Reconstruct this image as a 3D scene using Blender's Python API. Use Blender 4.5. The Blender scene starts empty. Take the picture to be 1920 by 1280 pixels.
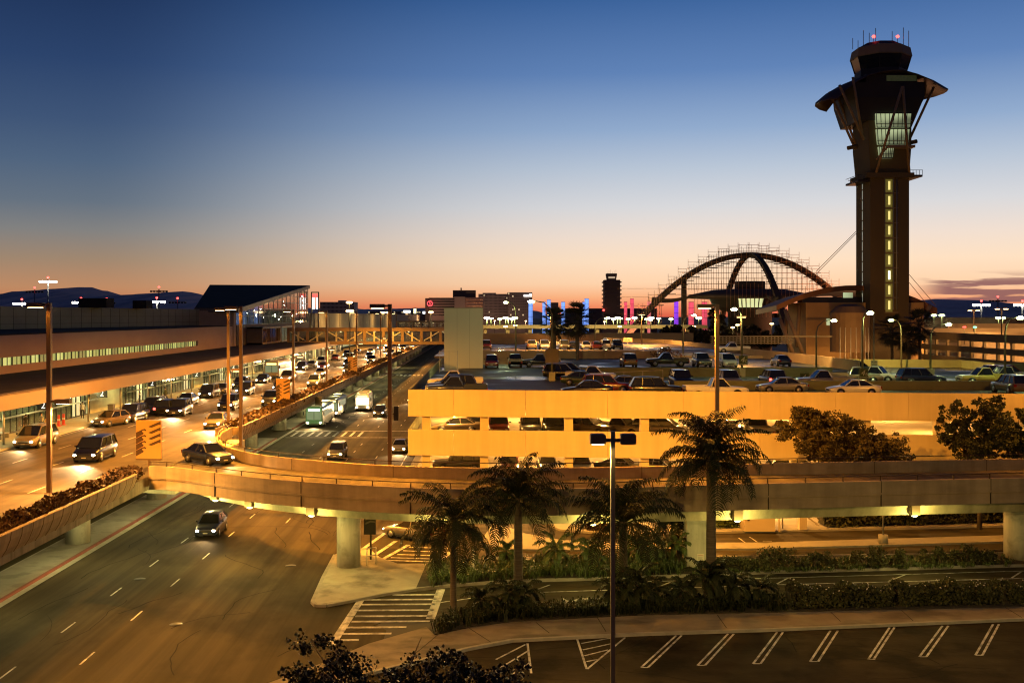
import bpy, bmesh, math, random
from mathutils import Vector, Matrix, Euler
R = math.radians
scene = bpy.context.scene
COL = scene.collection
# ------------------------------------------------------------------ camera
# +Y runs along the road away from the camera, X across it, Z up; ground at 0
HC, FPX = 16.5, 2000.0
cam_d = bpy.data.cameras.new('camera')
cam = bpy.data.objects.new('camera', cam_d); COL.objects.link(cam)
cam.location = (0, 0, HC); cam.rotation_euler = (R(90), 0, 0)
cam_d.sensor_width = 36.0; cam_d.lens = FPX/1920*36.0
cam_d.shift_x = 50/1920; cam_d.shift_y = -48/1920
cam_d.clip_start = 0.5; cam_d.clip_end = 40000
scene.camera = cam
def G(px, py, h=0.0):                 # measured point of the photo -> world point at height h
    d = FPX*(HC-h)/(py-592.0); return ((px-910.0)*d/FPX, d)
def D(px, py, d):                     # measured point at a known distance
    return ((px-910.0)*d/FPX, d, HC-(py-592.0)*d/FPX)
# ------------------------------------------------------------------ view
scene.view_settings.view_transform = 'Standard'; scene.view_settings.look = 'None'
scene.view_settings.exposure = 0.0; scene.view_settings.gamma = 1.0
scene.render.engine = 'CYCLES'
cy = scene.cycles
cy.use_denoising = True; cy.pixel_filter_type = 'BLACKMAN_HARRIS'; cy.filter_width = 1.15
cy.max_bounces = 5; cy.diffuse_bounces = 2; cy.glossy_bounces = 3; cy.transmission_bounces = 4; cy.transparent_max_bounces = 8
cy.sample_clamp_indirect = 2.0; cy.sample_clamp_direct = 0.0
cy.caustics_reflective = False; cy.caustics_refractive = False
try: cy.use_light_tree = True
except Exception: pass
# ------------------------------------------------------------------ sky
def srgb(r, g, b, a=1.0):
    f = lambda c: (c/255/12.92) if c/255 <= 0.04045 else ((c/255+0.055)/1.055)**2.4
    return (f(r), f(g), f(b), a)
def ramp(nt, stops):
    n = nt.nodes.new('ShaderNodeValToRGB'); e = n.color_ramp.elements
    n.color_ramp.interpolation = 'B_SPLINE' if False else 'LINEAR'
    while len(e) > 1: e.remove(e[-1])
    e[0].position = stops[0][0]; e[0].color = stops[0][1]
    for p, c in stops[1:]:
        k = e.new(p); k.color = c
    return n
w = bpy.data.worlds.new('World'); scene.world = w; w.use_nodes = True
nt = w.node_tree; nt.nodes.clear(); L = nt.links.new
def N(t, **kw):
    n = nt.nodes.new(t)
    for k, v in kw.items(): setattr(n, k, v)
    return n
def M(op, a, b=None, clamp=False):
    n = N('ShaderNodeMath', operation=op, use_clamp=clamp)
    for i, v in enumerate((a, b)):
        if v is None: continue
        if isinstance(v, (int, float)): n.inputs[i].default_value = v
        else: L(v, n.inputs[i])
    return n.outputs[0]
def MR(v, a, b, c=0.0, d=1.0, smooth=True):
    n = N('ShaderNodeMapRange'); n.interpolation_type = 'SMOOTHSTEP' if smooth else 'LINEAR'
    L(v, n.inputs[0]); n.inputs[1].default_value = a; n.inputs[2].default_value = b
    n.inputs[3].default_value = c; n.inputs[4].default_value = d
    return n.outputs[0]
def MIX(f, a, b):
    n = N('ShaderNodeMix', data_type='RGBA')
    L(f, n.inputs[0])
    for i, v in ((6, a), (7, b)):
        if isinstance(v, tuple): n.inputs[i].default_value = v
        else: L(v, n.inputs[i])
    return n.outputs[2]
tc = N('ShaderNodeTexCoord'); sx = N('ShaderNodeSeparateXYZ'); L(tc.outputs['Generated'], sx.inputs[0])
X_, Y_, Z_ = sx.outputs
hl = M('SQRT', M('ADD', M('MULTIPLY', X_, X_), M('MULTIPLY', Y_, Y_)))
SUN_AZ = R(20.0)                                        # the glow sits a little to the right of straight ahead
dt = M('DIVIDE', M('ADD', M('MULTIPLY', X_, math.sin(SUN_AZ)), M('MULTIPLY', Y_, math.cos(SUN_AZ))), hl)
zz = M('MULTIPLY', Z_, 2.0)                             # ramps run over sin(elevation) 0..0.5
warm = ramp(nt, [(0.0, srgb(222,98,72)), (.017, srgb(244,140,98)), (.035, srgb(252,180,130)), (.06, srgb(255,212,172)), (.10, srgb(253,224,194)),
                 (.145, srgb(240,222,208)), (.20, srgb(216,216,219)), (.27, srgb(184,197,214)), (.34, srgb(144,170,205)), (.44, srgb(94,130,183)),
                 (.57, srgb(54,96,154)), (.8, srgb(24,46,92)), (1.0, srgb(16,28,58))])
side = ramp(nt, [(0.0, srgb(186,98,70)), (.02, srgb(198,120,82)), (.05, srgb(190,138,100)), (.10, srgb(158,134,112)), (.15, srgb(128,128,128)),
                 (.20, srgb(98,112,128)), (.27, srgb(76,98,126)), (.34, srgb(58,82,118)), (.44, srgb(38,64,106)),
                 (.57, srgb(22,46,86)), (1.0, srgb(10,20,46))])
back = ramp(nt, [(0.0, srgb(92,74,70)), (.1, srgb(80,68,72)), (.3, srgb(38,44,66)), (1.0, srgb(12,26,64))])
for r_ in (warm, side, back): L(zz, r_.inputs[0])
c1 = MIX(MR(dt, .76, 1.0), side.outputs[0], warm.outputs[0])
c2 = MIX(MR(dt, -.2, .8), back.outputs[0], c1)
# low streaks of cloud over the sunset
mp = N('ShaderNodeMapping'); L(tc.outputs['Generated'], mp.inputs[0]); mp.inputs['Scale'].default_value = (7.0, 7.0, 95.0)
mp.inputs['Location'].default_value = (.55, 0, .1)
nz = N('ShaderNodeTexNoise'); L(mp.outputs[0], nz.inputs[0]); nz.inputs['Scale'].default_value = 1.7; nz.inputs['Detail'].default_value = 5; nz.inputs['Roughness'].default_value = .55
az = M('DIVIDE', X_, hl)
band = M('MULTIPLY', M('MULTIPLY', MR(Z_, .004, .012), MR(Z_, .040, .028)), MR(az, .370, .400))
cl = M('MULTIPLY', MR(nz.outputs[0], .44, .54), band)
c3 = MIX(M('MULTIPLY', cl, .92), c2, srgb(138,92,94))
# a physical twilight sky adds a little of its own tint
sky = N('ShaderNodeTexSky'); sky.sky_type = 'NISHITA'; sky.sun_disc = False
sky.sun_elevation = R(-2.0); sky.sun_rotation = SUN_AZ
bg1 = N('ShaderNodeBackground'); L(c3, bg1.inputs[0]); bg1.inputs[1].default_value = 1.0
bg2 = N('ShaderNodeBackground'); L(sky.outputs[0], bg2.inputs[0]); bg2.inputs[1].default_value = 0.02
ad = N('ShaderNodeAddShader'); L(bg1.outputs[0], ad.inputs[0]); L(bg2.outputs[0], ad.inputs[1])
wo = N('ShaderNodeOutputWorld'); L(ad.outputs[0], wo.inputs[0])
# ------------------------------------------------------------------ materials
MATS = {}
def mat(name, col, rough=.6, var=.12, scale=1.5, metal=0.0, bump=0.0, emit=None, es=0.0, spec=.5, coord='Object', detail=4, stretch=None, alpha=None, wet=None, trans=0.0, streak=None, blotch=None):
    if name in MATS: return MATS[name]
    m = bpy.data.materials.new(name); m.use_nodes = True; t = m.node_tree; b = t.nodes['Principled BSDF']; lk = t.links.new
    if len(col) == 3: col = tuple(col)+(1,)
    b.inputs['Roughness'].default_value = rough; b.inputs['Metallic'].default_value = metal
    b.inputs['Specular IOR Level'].default_value = spec
    if trans: b.inputs['Transmission Weight'].default_value = trans
    if var or bump or wet:
        co = t.nodes.new('ShaderNodeTexCoord'); mpn = t.nodes.new('ShaderNodeMapping'); lk(co.outputs[coord], mpn.inputs[0])
        if stretch: mpn.inputs['Scale'].default_value = stretch
        n1 = t.nodes.new('ShaderNodeTexNoise'); lk(mpn.outputs[0], n1.inputs[0]); n1.inputs['Scale'].default_value = scale; n1.inputs['Detail'].default_value = detail
        n1.inputs['Roughness'].default_value = .62
        r = t.nodes.new('ShaderNodeValToRGB'); lk(n1.outputs[0], r.inputs[0])
        r.color_ramp.elements[0].position = .3; r.color_ramp.elements[1].position = .72
        r.color_ramp.elements[0].color = tuple(c*(1-var) for c in col[:3])+(1,)
        r.color_ramp.elements[1].color = tuple(min(1, c*(1+var)) for c in col[:3])+(1,)
        colo = r.outputs[0]
        for par, lo, hi in ((streak, .38, .64), (blotch, .50, .62)):     # (mapping scale xyz, noise scale, darkest factor)
            if not par: continue
            mq = t.nodes.new('ShaderNodeMapping'); lk(co.outputs[coord], mq.inputs[0]); mq.inputs['Scale'].default_value = par[0]
            nq = t.nodes.new('ShaderNodeTexNoise'); lk(mq.outputs[0], nq.inputs[0]); nq.inputs['Scale'].default_value = par[1]; nq.inputs['Detail'].default_value = 5; nq.inputs['Roughness'].default_value = .6
            rq = t.nodes.new('ShaderNodeMapRange'); lk(nq.outputs[0], rq.inputs[0]); rq.inputs[1].default_value = lo; rq.inputs[2].default_value = hi; rq.inputs[3].default_value = 1.0; rq.inputs[4].default_value = par[2]
            mx_ = t.nodes.new('ShaderNodeMix'); mx_.data_type = 'RGBA'; mx_.blend_type = 'MULTIPLY'; mx_.inputs[0].default_value = 1.0
            lk(colo, mx_.inputs[6]); lk(rq.outputs[0], mx_.inputs[7]); colo = mx_.outputs[2]
        lk(colo, b.inputs['Base Color'])
        if bump:
            n2 = t.nodes.new('ShaderNodeTexNoise'); lk(mpn.outputs[0], n2.inputs[0]); n2.inputs['Scale'].default_value = scale*9; n2.inputs['Detail'].default_value = 3
            bm_ = t.nodes.new('ShaderNodeBump'); bm_.inputs['Strength'].default_value = bump; bm_.inputs['Distance'].default_value = .05
            lk(n2.outputs[0], bm_.inputs['Height']); lk(bm_.outputs[0], b.inputs['Normal'])
        if wet:                                    # puddles: patches of low roughness
            n3 = t.nodes.new('ShaderNodeTexNoise'); lk(mpn.outputs[0], n3.inputs[0]); n3.inputs['Scale'].default_value = wet; n3.inputs['Detail'].default_value = 3
            r3 = t.nodes.new('ShaderNodeMapRange'); lk(n3.outputs[0], r3.inputs[0])
            r3.inputs[1].default_value = .5; r3.inputs[2].default_value = .64; r3.inputs[3].default_value = rough; r3.inputs[4].default_value = .12
            lk(r3.outputs[0], b.inputs['Roughness'])
    else: b.inputs['Base Color'].default_value = col
    if emit:
        b.inputs['Emission Color'].default_value = tuple(emit)+(1,) if len(emit) == 3 else emit
        b.inputs['Emission Strength'].default_value = es
        m.cycles.emission_sampling = 'NONE'
    MATS[name] = m
    return m
# ------------------------------------------------------------------ mesh builder
class MB:
    def __init__(s): s.v = []; s.f = []; s.mi = []; s.sm = []; s.m = 0; s.smooth = False
    def add(s, vs, fs):
        o = len(s.v); s.v += [tuple(p) for p in vs]
        for f in fs: s.f.append([i+o for i in f]); s.mi.append(s.m); s.sm.append(s.smooth)
    def box(s, x0, x1, y0, y1, z0, z1):
        vs = [(x0,y0,z0),(x1,y0,z0),(x1,y1,z0),(x0,y1,z0),(x0,y0,z1),(x1,y0,z1),(x1,y1,z1),(x0,y1,z1)]
        s.add(vs, [(0,3,2,1),(4,5,6,7),(0,1,5,4),(1,2,6,5),(2,3,7,6),(3,0,4,7)]); return s
    def obox(s, c, size, rz=0.0, rx=0.0, ry=0.0):
        mx = Euler((rx, ry, rz)).to_matrix(); c = Vector(c); h = Vector(size)/2
        q = [c+mx@Vector((a*h.x, b*h.y, d*h.z)) for a,b,d in ((-1,-1,-1),(1,-1,-1),(1,1,-1),(-1,1,-1),(-1,-1,1),(1,-1,1),(1,1,1),(-1,1,1))]
        s.add(q, [(0,3,2,1),(4,5,6,7),(0,1,5,4),(1,2,6,5),(2,3,7,6),(3,0,4,7)]); return s
    def bar(s, p, q, w_, h_=None):                     # rectangular bar between two points
        p, q = Vector(p), Vector(q); d = (q-p).normalized(); u = Vector((0,0,1)) if abs(d.z) < .95 else Vector((1,0,0))
        a = d.cross(u).normalized(); b = a.cross(d).normalized(); h_ = h_ or w_
        vs = [e+a*(i*w_/2)+b*(j*h_/2) for e in (p, q) for i, j in ((-1,-1),(1,-1),(1,1),(-1,1))]
        s.add(vs, [(3,2,1,0),(4,5,6,7),(0,1,5,4),(1,2,6,5),(2,3,7,6),(3,0,4,7)]); return s
    def tube(s, pts, rad, n=8, caps=True):
        pts = [Vector(p) for p in pts]; rad = rad if isinstance(rad, (list, tuple)) else [rad]*len(pts)
        vs = []; fs = []
        for i, p in enumerate(pts):
            d = (pts[min(i+1, len(pts)-1)]-pts[max(i-1, 0)]).normalized()
            u = Vector((0,0,1)) if abs(d.z) < .9 else Vector((0,1,0))
            a = d.cross(u).normalized(); b = a.cross(d).normalized()
            vs += [p+(a*math.cos(t)+b*math.sin(t))*rad[i] for t in (2*math.pi*k/n for k in range(n))]
        for i in range(len(pts)-1):
            for k in range(n): fs.append((i*n+k, (i+1)*n+k, (i+1)*n+(k+1)%n, i*n+(k+1)%n))
        if caps: fs += [tuple(range(n)), tuple(reversed(range((len(pts)-1)*n, len(pts)*n)))]
        sm = s.smooth; s.smooth = True; s.add(vs, fs); s.smooth = sm; return s
    def prism(s, poly, z0, z1):
        n = len(poly)
        s.add([(x,y,z0) for x,y in poly]+[(x,y,z1) for x,y in poly],
              [tuple(reversed(range(n))), tuple(range(n, 2*n))]+[(i, (i+1)%n, n+(i+1)%n, n+i) for i in range(n)]); return s
    def quad(s, *p): s.add(p, [tuple(range(len(p)))]); return s
    def grid(s, rows):                                 # list of equal-length rows of points
        n = len(rows[0]); s.add([p for r in rows for p in r],
            [(i*n+j, i*n+j+1, (i+1)*n+j+1, (i+1)*n+j) for i in range(len(rows)-1) for j in range(n-1)]); return s
    def loft(s, rings, caps=True):
        n = len(rings[0]); vs = [p for r in rings for p in r]; fs = []
        for i in range(len(rings)-1):
            for k in range(n): fs.append((i*n+k, i*n+(k+1)%n, (i+1)*n+(k+1)%n, (i+1)*n+k))
        if caps: fs += [tuple(reversed(range(n))), tuple(range((len(rings)-1)*n, len(rings)*n))]
        s.add(vs, fs); return s
    def ball(s, c, r, n=8, sc=(1,1,1)):
        rings = []
        for i in range(1, n//2):
            t = math.pi*i/(n//2); rings.append([(c[0]+r*sc[0]*math.sin(t)*math.cos(a), c[1]+r*sc[1]*math.sin(t)*math.sin(a), c[2]-r*sc[2]*math.cos(t)) for a in (2*math.pi*k/n for k in range(n))])
        sm = s.smooth; s.smooth = True; s.loft(rings); s.smooth = sm; return s
    def mesh(s, name, mats, org=(0,0,0)):
        me = bpy.data.meshes.new(name)
        me.from_pydata([(a-org[0], b-org[1], c-org[2]) for a,b,c in s.v], [], s.f)
        for m_ in (mats if isinstance(mats, (list, tuple)) else [mats]): me.materials.append(m_)
        me.polygons.foreach_set('material_index', s.mi); me.polygons.foreach_set('use_smooth', s.sm)
        me.update(); return me
    def build(s, name, mats, parent=None, world=True, fix=False):
        org = tuple(parent_loc(parent)) if (parent is not None and world) else (0,0,0)
        me = s.mesh(name, mats, org)
        if fix:
            bm = bmesh.new(); bm.from_mesh(me); bmesh.ops.recalc_face_normals(bm, faces=bm.faces); bm.to_mesh(me); bm.free()
        o = bpy.data.objects.new(name, me); COL.objects.link(o)
        if parent is not None: o.parent = parent
        return o
def parent_loc(p):
    v = Vector((0,0,0))
    while p is not None: v = v+p.location; p = p.parent
    return v
def tag(o, label, cat=None, group=None):
    o['label'] = label
    if cat: o['category'] = cat
    if group: o['group'] = group
    return o
def thing(name, label, cat, loc=(0,0,0), rz=0.0, group=None):
    o = bpy.data.objects.new(name, None); COL.objects.link(o); o.location = loc; o.rotation_euler = (0,0,rz); o.empty_display_size = .2
    return tag(o, label, cat, group)
def struct(name, mb, m, **k):
    o = mb.build(name, m, **k); o['kind'] = 'structure'; return o
def copy_tree(o, parent=None):
    c = o.copy(); COL.objects.link(c)
    if parent is not None: c.parent = parent
    for ch in list(o.children): copy_tree(ch, c)
    return c
def light(kind, loc, power, col, parent=None, size=150, blend=.4, rad=.15, aim=None, local=False):
    d = bpy.data.lights.new('lamp_light', kind); d.energy = power; d.color = col; d.shadow_soft_size = rad
    if kind == 'SPOT': d.spot_size = R(size); d.spot_blend = blend
    o = bpy.data.objects.new('lamp_light', d); COL.objects.link(o)
    if parent is not None: o.parent = parent
    o.location = loc if (local or parent is None) else tuple(Vector(loc)-parent_loc(parent))
    if aim is not None: o.rotation_euler = Vector(aim).to_track_quat('-Z', 'Y').to_euler()
    return o
def text_mesh(txt, size, m, parent, loc, rot, ext=.01, name='lettering', shear=0.0, sx_=1.0):
    cu = bpy.data.curves.new('txt', 'FONT'); cu.body = txt; cu.size = size; cu.extrude = ext; cu.align_x = 'CENTER'; cu.align_y = 'CENTER'; cu.shear = shear
    cu.resolution_u = 3
    t = bpy.data.objects.new('txt', cu); COL.objects.link(t)
    bpy.context.view_layer.update()
    me = bpy.data.meshes.new_from_object(t.evaluated_get(bpy.context.evaluated_depsgraph_get()))
    bpy.data.objects.remove(t); bpy.data.curves.remove(cu)
    me.materials.clear(); me.materials.append(m)
    o = bpy.data.objects.new(name, me); COL.objects.link(o); o.parent = parent; o.location = loc; o.rotation_euler = rot; o.scale = (sx_, 1, 1)
    return o
rnd = random.Random(7)
SODIUM = (1.0, .385, .035); GREENISH = (.86, 1.0, .34); PALE = (1.0, .78, .20); HEADL = (1.0, .62, .26)
# shared surfaces
ASPH = mat('asphalt', (.055,.052,.048), .85, .25, .35, bump=.25, spec=.15, coord='Object', detail=8)
ASPH_DK = mat('asphalt_dark', (.042,.04,.036), .8, .3, .5, bump=.25, detail=8)
ROAD_UP = mat('upper_road_surface', (.12,.092,.062), .75, .2, .3, bump=.2, spec=.2, detail=8, stretch=(1,.25,1), streak=((1.1,.02,1),1.0,.55), blotch=((1,1,1),.35,.7))
CONC = mat('concrete', (.30,.28,.24), .85, .16, .8, bump=.15, detail=8)
CONC_D = mat('stained_concrete', (.22,.19,.15), .85, .25, .6, bump=.2, detail=8, stretch=(.5,.5,2), streak=((1.5,1.5,.15),1.0,.5))
WALK = mat('sidewalk_concrete', (.26,.24,.20), .85, .18, .5, bump=.1, detail=8, blotch=((1,1,1),.5,.62))
PAINT = mat('road_paint', (.60,.58,.52), .7, .25, 3, detail=8, blotch=((1,1,1),1.6,.45), streak=((3,.3,1),1.0,.6))
KERB = mat('kerb_concrete', (.30,.28,.23), .85, .2, 1.2)
REDK = mat('red_kerb_paint', (.20,.05,.032), .7, .2, 1.5)
METAL_BR = mat('bronze_metal', (.10,.075,.05), .45, .1, 3, metal=.3)
METAL_GR = mat('grey_metal', (.30,.30,.28), .45, .08, 3, metal=.5)
BLACK = mat('black_rubber', (.012,.012,.012), .7, 0)
SOD_E = mat('sodium_lamp_glow', (.8,.7,.5), .4, 0, emit=(1.0,.62,.26), es=14)
GRN_E = mat('green_white_lamp_glow', (.8,.8,.7), .4, 0, emit=(.9,1.0,.45), es=22)
PALE_E = mat('pale_lamp_glow', (.8,.8,.7), .4, 0, emit=(1.0,.9,.55), es=9)
WHT_E = mat('white_lamp_glow', (.8,.8,.8), .4, 0, emit=(1.0,.93,.8), es=24)
RED_E = mat('red_beacon_glow', (.5,.02,.02), .4, 0, emit=(1.0,.05,.04), es=8)
# ================================================================== ground, roads, kerbs, markings
def Gs(pts, h=0.0): return [G(x, y, h) for x, y in pts]
def sheet(name, poly, z, m, kind='structure'):
    mb = MB(); mb.add([(x,y,z) for x,y in poly], [tuple(range(len(poly)))]); o = mb.build(name, m, fix=False); o['kind'] = kind; return o
mb = MB(); mb.quad((-16000,-300,-.01),(16000,-300,-.01),(16000,16000,-.01),(-16000,16000,-.01))
struct('ground', mb, mat('ground_dusk', (.06,.055,.05), .9, .3, .02, detail=6))
sheet('lower_road', [(-60,20),(-5.2,20),(-5.2,56),(-7.6,60),(-7.6,900),(-60,900)], .004, mat('lower_road_asphalt', (.062,.048,.026), .85, .3, .2, bump=.3, spec=.12, detail=9, stretch=(1,.18,1), streak=((1.0,.018,1),1.0,.5), blotch=((1,.5,1),.22,.6)))
lot = Gs([(430,1300),(610,1245),(700,1250),(800,1236),(880,1216),(960,1201),(1200,1189),(1440,1181),(1920,1161),(2400,1141)])
sheet('parking_lot', [(-20,20),(70,20)]+[lot[-1]]+lot[::-1][1:], .008, mat('lot_asphalt', (.036,.027,.015), .85, .4, .4, spec=.12, bump=.3, detail=9, blotch=((1,1,1),.28,.35), streak=((.1,1.3,1),.7,.7)))
sheet('service_road', [(-7.6,58),(60,58),(60,92),(-7.6,92)], .006, mat('service_asphalt', (.06,.05,.032), .85, .28, .5, spec=.12, bump=.25, detail=9, blotch=((.5,1,1),.3,.5), streak=((.04,1.2,1),1.0,.6)))
# left traffic island between the two lower carriageways
mb = MB(); mb.box(-30.9,-28.1,20,143,0,.15).box(-30.9,-28.1,155,900,0,.15)
struct('median_pavement', mb, WALK)
mb = MB(); mb.box(-28.1,-27.9,20,143,0,.155).box(-28.1,-27.9,155,900,0,.155)
struct('red_kerb', mb, REDK)
mb = MB(); mb.box(-31.05,-30.9,20,143,0,.15).box(-31.05,-30.9,155,900,0,.15)
struct('island_kerb', mb, KERB)
sheet('gutter', [(-27.9,20),(-27.45,20),(-27.45,900),(-27.9,900)], .008, KERB)
# lower road's far kerb along the garage
mb = MB(); mb.box(-8.2,-6.9,91,900,0,.15); struct('garage_pavement', mb, WALK)
# south pavement with its kerb
wb = Gs([(815,1190),(880,1176),(960,1165),(1200,1153),(1440,1148),(1920,1137),(2400,1126)], .15)
cb = Gs([(700,1262),(800,1237),(880,1217),(960,1202),(1200,1190),(1440,1182),(1920,1162),(2400,1142)])
sw = Gs([(420,1310),(610,1240),(690,1206),(800,1174)], .15)
mb = MB(); mb.prism(sw+wb+cb[::-1]+Gs([(560,1320)]), 0, .15)
struct('pavement', mb, mat('south_pavement', (.22,.18,.13), .88, .25, .6, bump=.15, detail=8, blotch=((.5,1,1),.4,.5)), fix=True)
mb = MB()
for a, b in zip(cb[:-1], cb[1:]): mb.bar((a[0],a[1]-.1,.078), (b[0],b[1]-.1,.078), .2, .155)
struct('lot_kerb', mb, KERB)
mb = MB()
for x0, y0, x1, y1 in ((1120,1157,1136,1183),(1345,1152,1362,1176),(1558,1147,1576,1164),(1690,1143,1712,1163),(880,1177,925,1206),(1005,1166,1030,1186),(1885,1138,1918,1158),(820,1190,760,1240)):
    a, b = G(x0,y0,.15), G(x1,y1,.15); mb.bar((a[0],a[1],.151),(b[0],b[1],.151),.05,.006)
struct('pavement_joints', mb, mat('joint_dark', (.03,.025,.02), .9, 0))
# corner island and planted median
nearc = Gs([(780,1107),(869,1098),(967,1091),(1129,1087),(1213,1084),(1300,1081),(1440,1075),(1920,1062),(2400,1049)])
farc = Gs([(800,1060),(870,1053),(960,1050),(1200,1047),(1440,1046),(1880,1040),(2400,1026)])
isl = Gs([(590,1137),(586,1131),(606,1085),(628,1043),(640,1036),(690,1030),(712,1048),(745,1060)])
mb = MB(); mb.prism(isl+farc[:1]+nearc[:1]+Gs([(720,1116),(650,1130)]), 0, .15)
struct('corner_island', mb, mat('corner_concrete', (.36,.33,.25), .85, .2, .8, bump=.12, detail=8, blotch=((1,1,1),.35,.55)), fix=True)
mb = MB(); mb.prism(farc+nearc[::-1], 0, .17)
SOIL = mat('planting_soil', (.035,.028,.018), .95, .4, 1.5, bump=.4)
struct('planting_bed', mb, SOIL, fix=True)
mb = MB()
for pl in (nearc, farc):
    for a, b in zip(pl[:-1], pl[1:]): mb.bar((a[0],a[1],.09),(b[0],b[1],.09),.18,.18)
ring = Gs([(780,1107),(720,1116),(650,1130),(612,1137),(592,1137),(586,1131),(606,1085),(628,1043)])
for a, b in zip(ring[:-1], ring[1:]): mb.bar((a[0],a[1],.079),(b[0],b[1],.079),.22,.158)
struct('median_kerb', mb, KERB)
# hedge strip
hs = Gs([(818,1172),(850,1152),(960,1142),(1200,1132),(1440,1125),(1920,1112),(2400,1100)])
mb = MB(); mb.prism(hs+[(x, y+.05) for x, y in wb[::-1]], 0, .19); struct('hedge_bed', mb, SOIL, fix=True)
# pavement and forecourt beyond the median
mb = MB(); mb.prism(Gs([(925,982),(950,990),(985,1003),(1050,1015),(1165,1021),(1440,1020),(1890,1006),(2400,992),(2400,1003),(1890,1018),(1440,1031),(1165,1033),(1050,1034),(960,1032),(900,1020)]), 0, .15)
struct('forecourt_pavement', mb, WALK, fix=True)
mb = MB(); mb.prism(Gs([(1008,962),(1022,984),(1050,995),(1105,1000),(1167,1004),(1440,998),(1890,988),(2400,978),(2400,949),(1008,949)]), 0, .15)
struct('forecourt', mb, CONC, fix=True)
# --- painted markings
mk = MB()
def stripe(p, q, wd, z=.014, h=0.0):
    a, b = Vector(G(*p, h)), Vector(G(*q, h)); d = (b-a).normalized(); n = Vector((-d.y, d.x))*wd/2
    mk.quad((*(a-n), z), (*(b-n), z), (*(b+n), z), (*(a+n), z))
def stripe_w(x0, y0, x1, y1, wd, z=.012):
    a, b = Vector((x0,y0)), Vector((x1,y1)); d = (b-a).normalized(); n = Vector((-d.y, d.x))*wd/2
    mk.quad((*(a-n), z), (*(b-n), z), (*(b+n), z), (*(a+n), z))
for x, a, ys0 in ((-22.1, 1.0, 40), (-19.2, 3.2, 40), (-15.9, 2.0, 83), (-12.7, 4.4, 90)):       # lane dashes
    y = ys0+a
    while y < 420:
        if not 142 < y < 156: stripe_w(x, y, x, y+1.9, .10)
        y += 7.3
stripe_w(-9.3, 92, -9.3, 420, .12)
stripe_w(-27.2, 152.8, -8.3, 152.8, .3); stripe_w(-27.2, 144.7, -8.3, 144.7, .3)
for k in range(9): stripe_w(-26.6+k*.0+k*1.15, 146, -26.6+k*1.15, 151.5, .35)
for k in range(16): stripe_w(-27+k*1.2, 294, -27+k*1.2, 300, .6)
for k in range(4): stripe_w(-34.5, 60+k*.9, -31.4, 61.2+k*.9, .25)
for pts in (((766,1021),(712,1051)), ((845,1035),(825,1051)), ((676,1032),(722,999)), ((700,1042),(742,1014))): stripe(pts[0], pts[1], .3)
for y, x0, x1 in ((1025,767,842),(1032,756,843),(1039,745,838),(1045,733,832),(1050,722,826),(1056,716,815)): stripe((x0,y),(x1,y+3),.22)
stripe((621,1210),(677,1124),.42); stripe((807,1160),(827,1104),.5)
for y, x0, x1 in ((1115,736,820),(1124,682,818),(1133,678,816),(1144,672,814),(1155,666,810),(1165,659,806),(1176,650,762),(1188,642,734),(1200,632,673)): stripe((x0,y),(x1,y-.8),.30)
for a, b in (((1268,1191),(1202,1251)),((1278,1191),(1215,1251)),((1365,1188),(1308,1247)),((1376,1188),(1322,1247)),((1457,1185),(1412,1244)),((1468,1185),(1426,1244)),
             ((1557,1182),(1519,1240)),((1571,1182),(1534,1240)),((1668,1176),(1628,1236)),((1677,1176),(1638,1236)),((1767,1173),(1724,1231)),((1778,1173),(1737,1231)),
             ((1862,1170),(1829,1228)),((1873,1170),(1842,1228)),((1082,1197),(1100,1254)),((1101,1254),(1172,1195)),((1090,1206),(1150,1195)),((1093,1218),(1148,1206)),
             ((1096,1229),(1140,1218)),((1100,1240),(1120,1236)),((989,1206),(996,1262)),((930,1236),(985,1208)),((915,1266),(990,1220)),((950,1272),(994,1240)),((880,1215),(905,1208))): stripe(a, b, .11, z=.018)
for k in range(7):
    x0 = (1202,1308,1412,1519,1628,1724,1829)[k]; y0 = (1251,1247,1244,1240,1236,1231,1228)[k]; stripe((x0,y0),(x0+13,y0),.11, z=.018)
for a, b in (((1012,1110),(1135,1106)),((1135,1106),(1310,1101)),((1310,1101),(1450,1096)),((1450,1096),(1915,1084)),((1915,1084),(2300,1074)),((826,1129),(900,1119)),
             ((1009,1104),(1031,1096)),((1239,1098),(1257,1091)),((1457,1094),(1478,1083)),((1667,1089),(1697,1077)),((1897,1083),(1914,1072)),((1210,1090),(1500,1082)),((1500,1082),(1920,1070))): stripe(a, b, .12)
for y in (1130,1136,1142,1148): stripe((880,y),(903,y),.22); stripe((930,y),(958,y),.22)
mk.add([(*G(x,y), .014) for x, y in ((1072,1126),(1085,1121),(1105,1120),(1125,1121),(1122,1125),(1105,1123.5),(1088,1125),(1078,1129),(1070,1131),(1052,1132),(1056,1121),(1063,1125))], [tuple(range(12))])
for a, b in (((676,974),(700,974)),((604,966),(610,964)),((1430,1014),(1447,1014)),((1385,1008),(1400,1019)),((1405,1006),(1420,1016))): stripe(a, b, .1)
o = mk.build('road_markings', PAINT); o['kind'] = 'structure'
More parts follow.
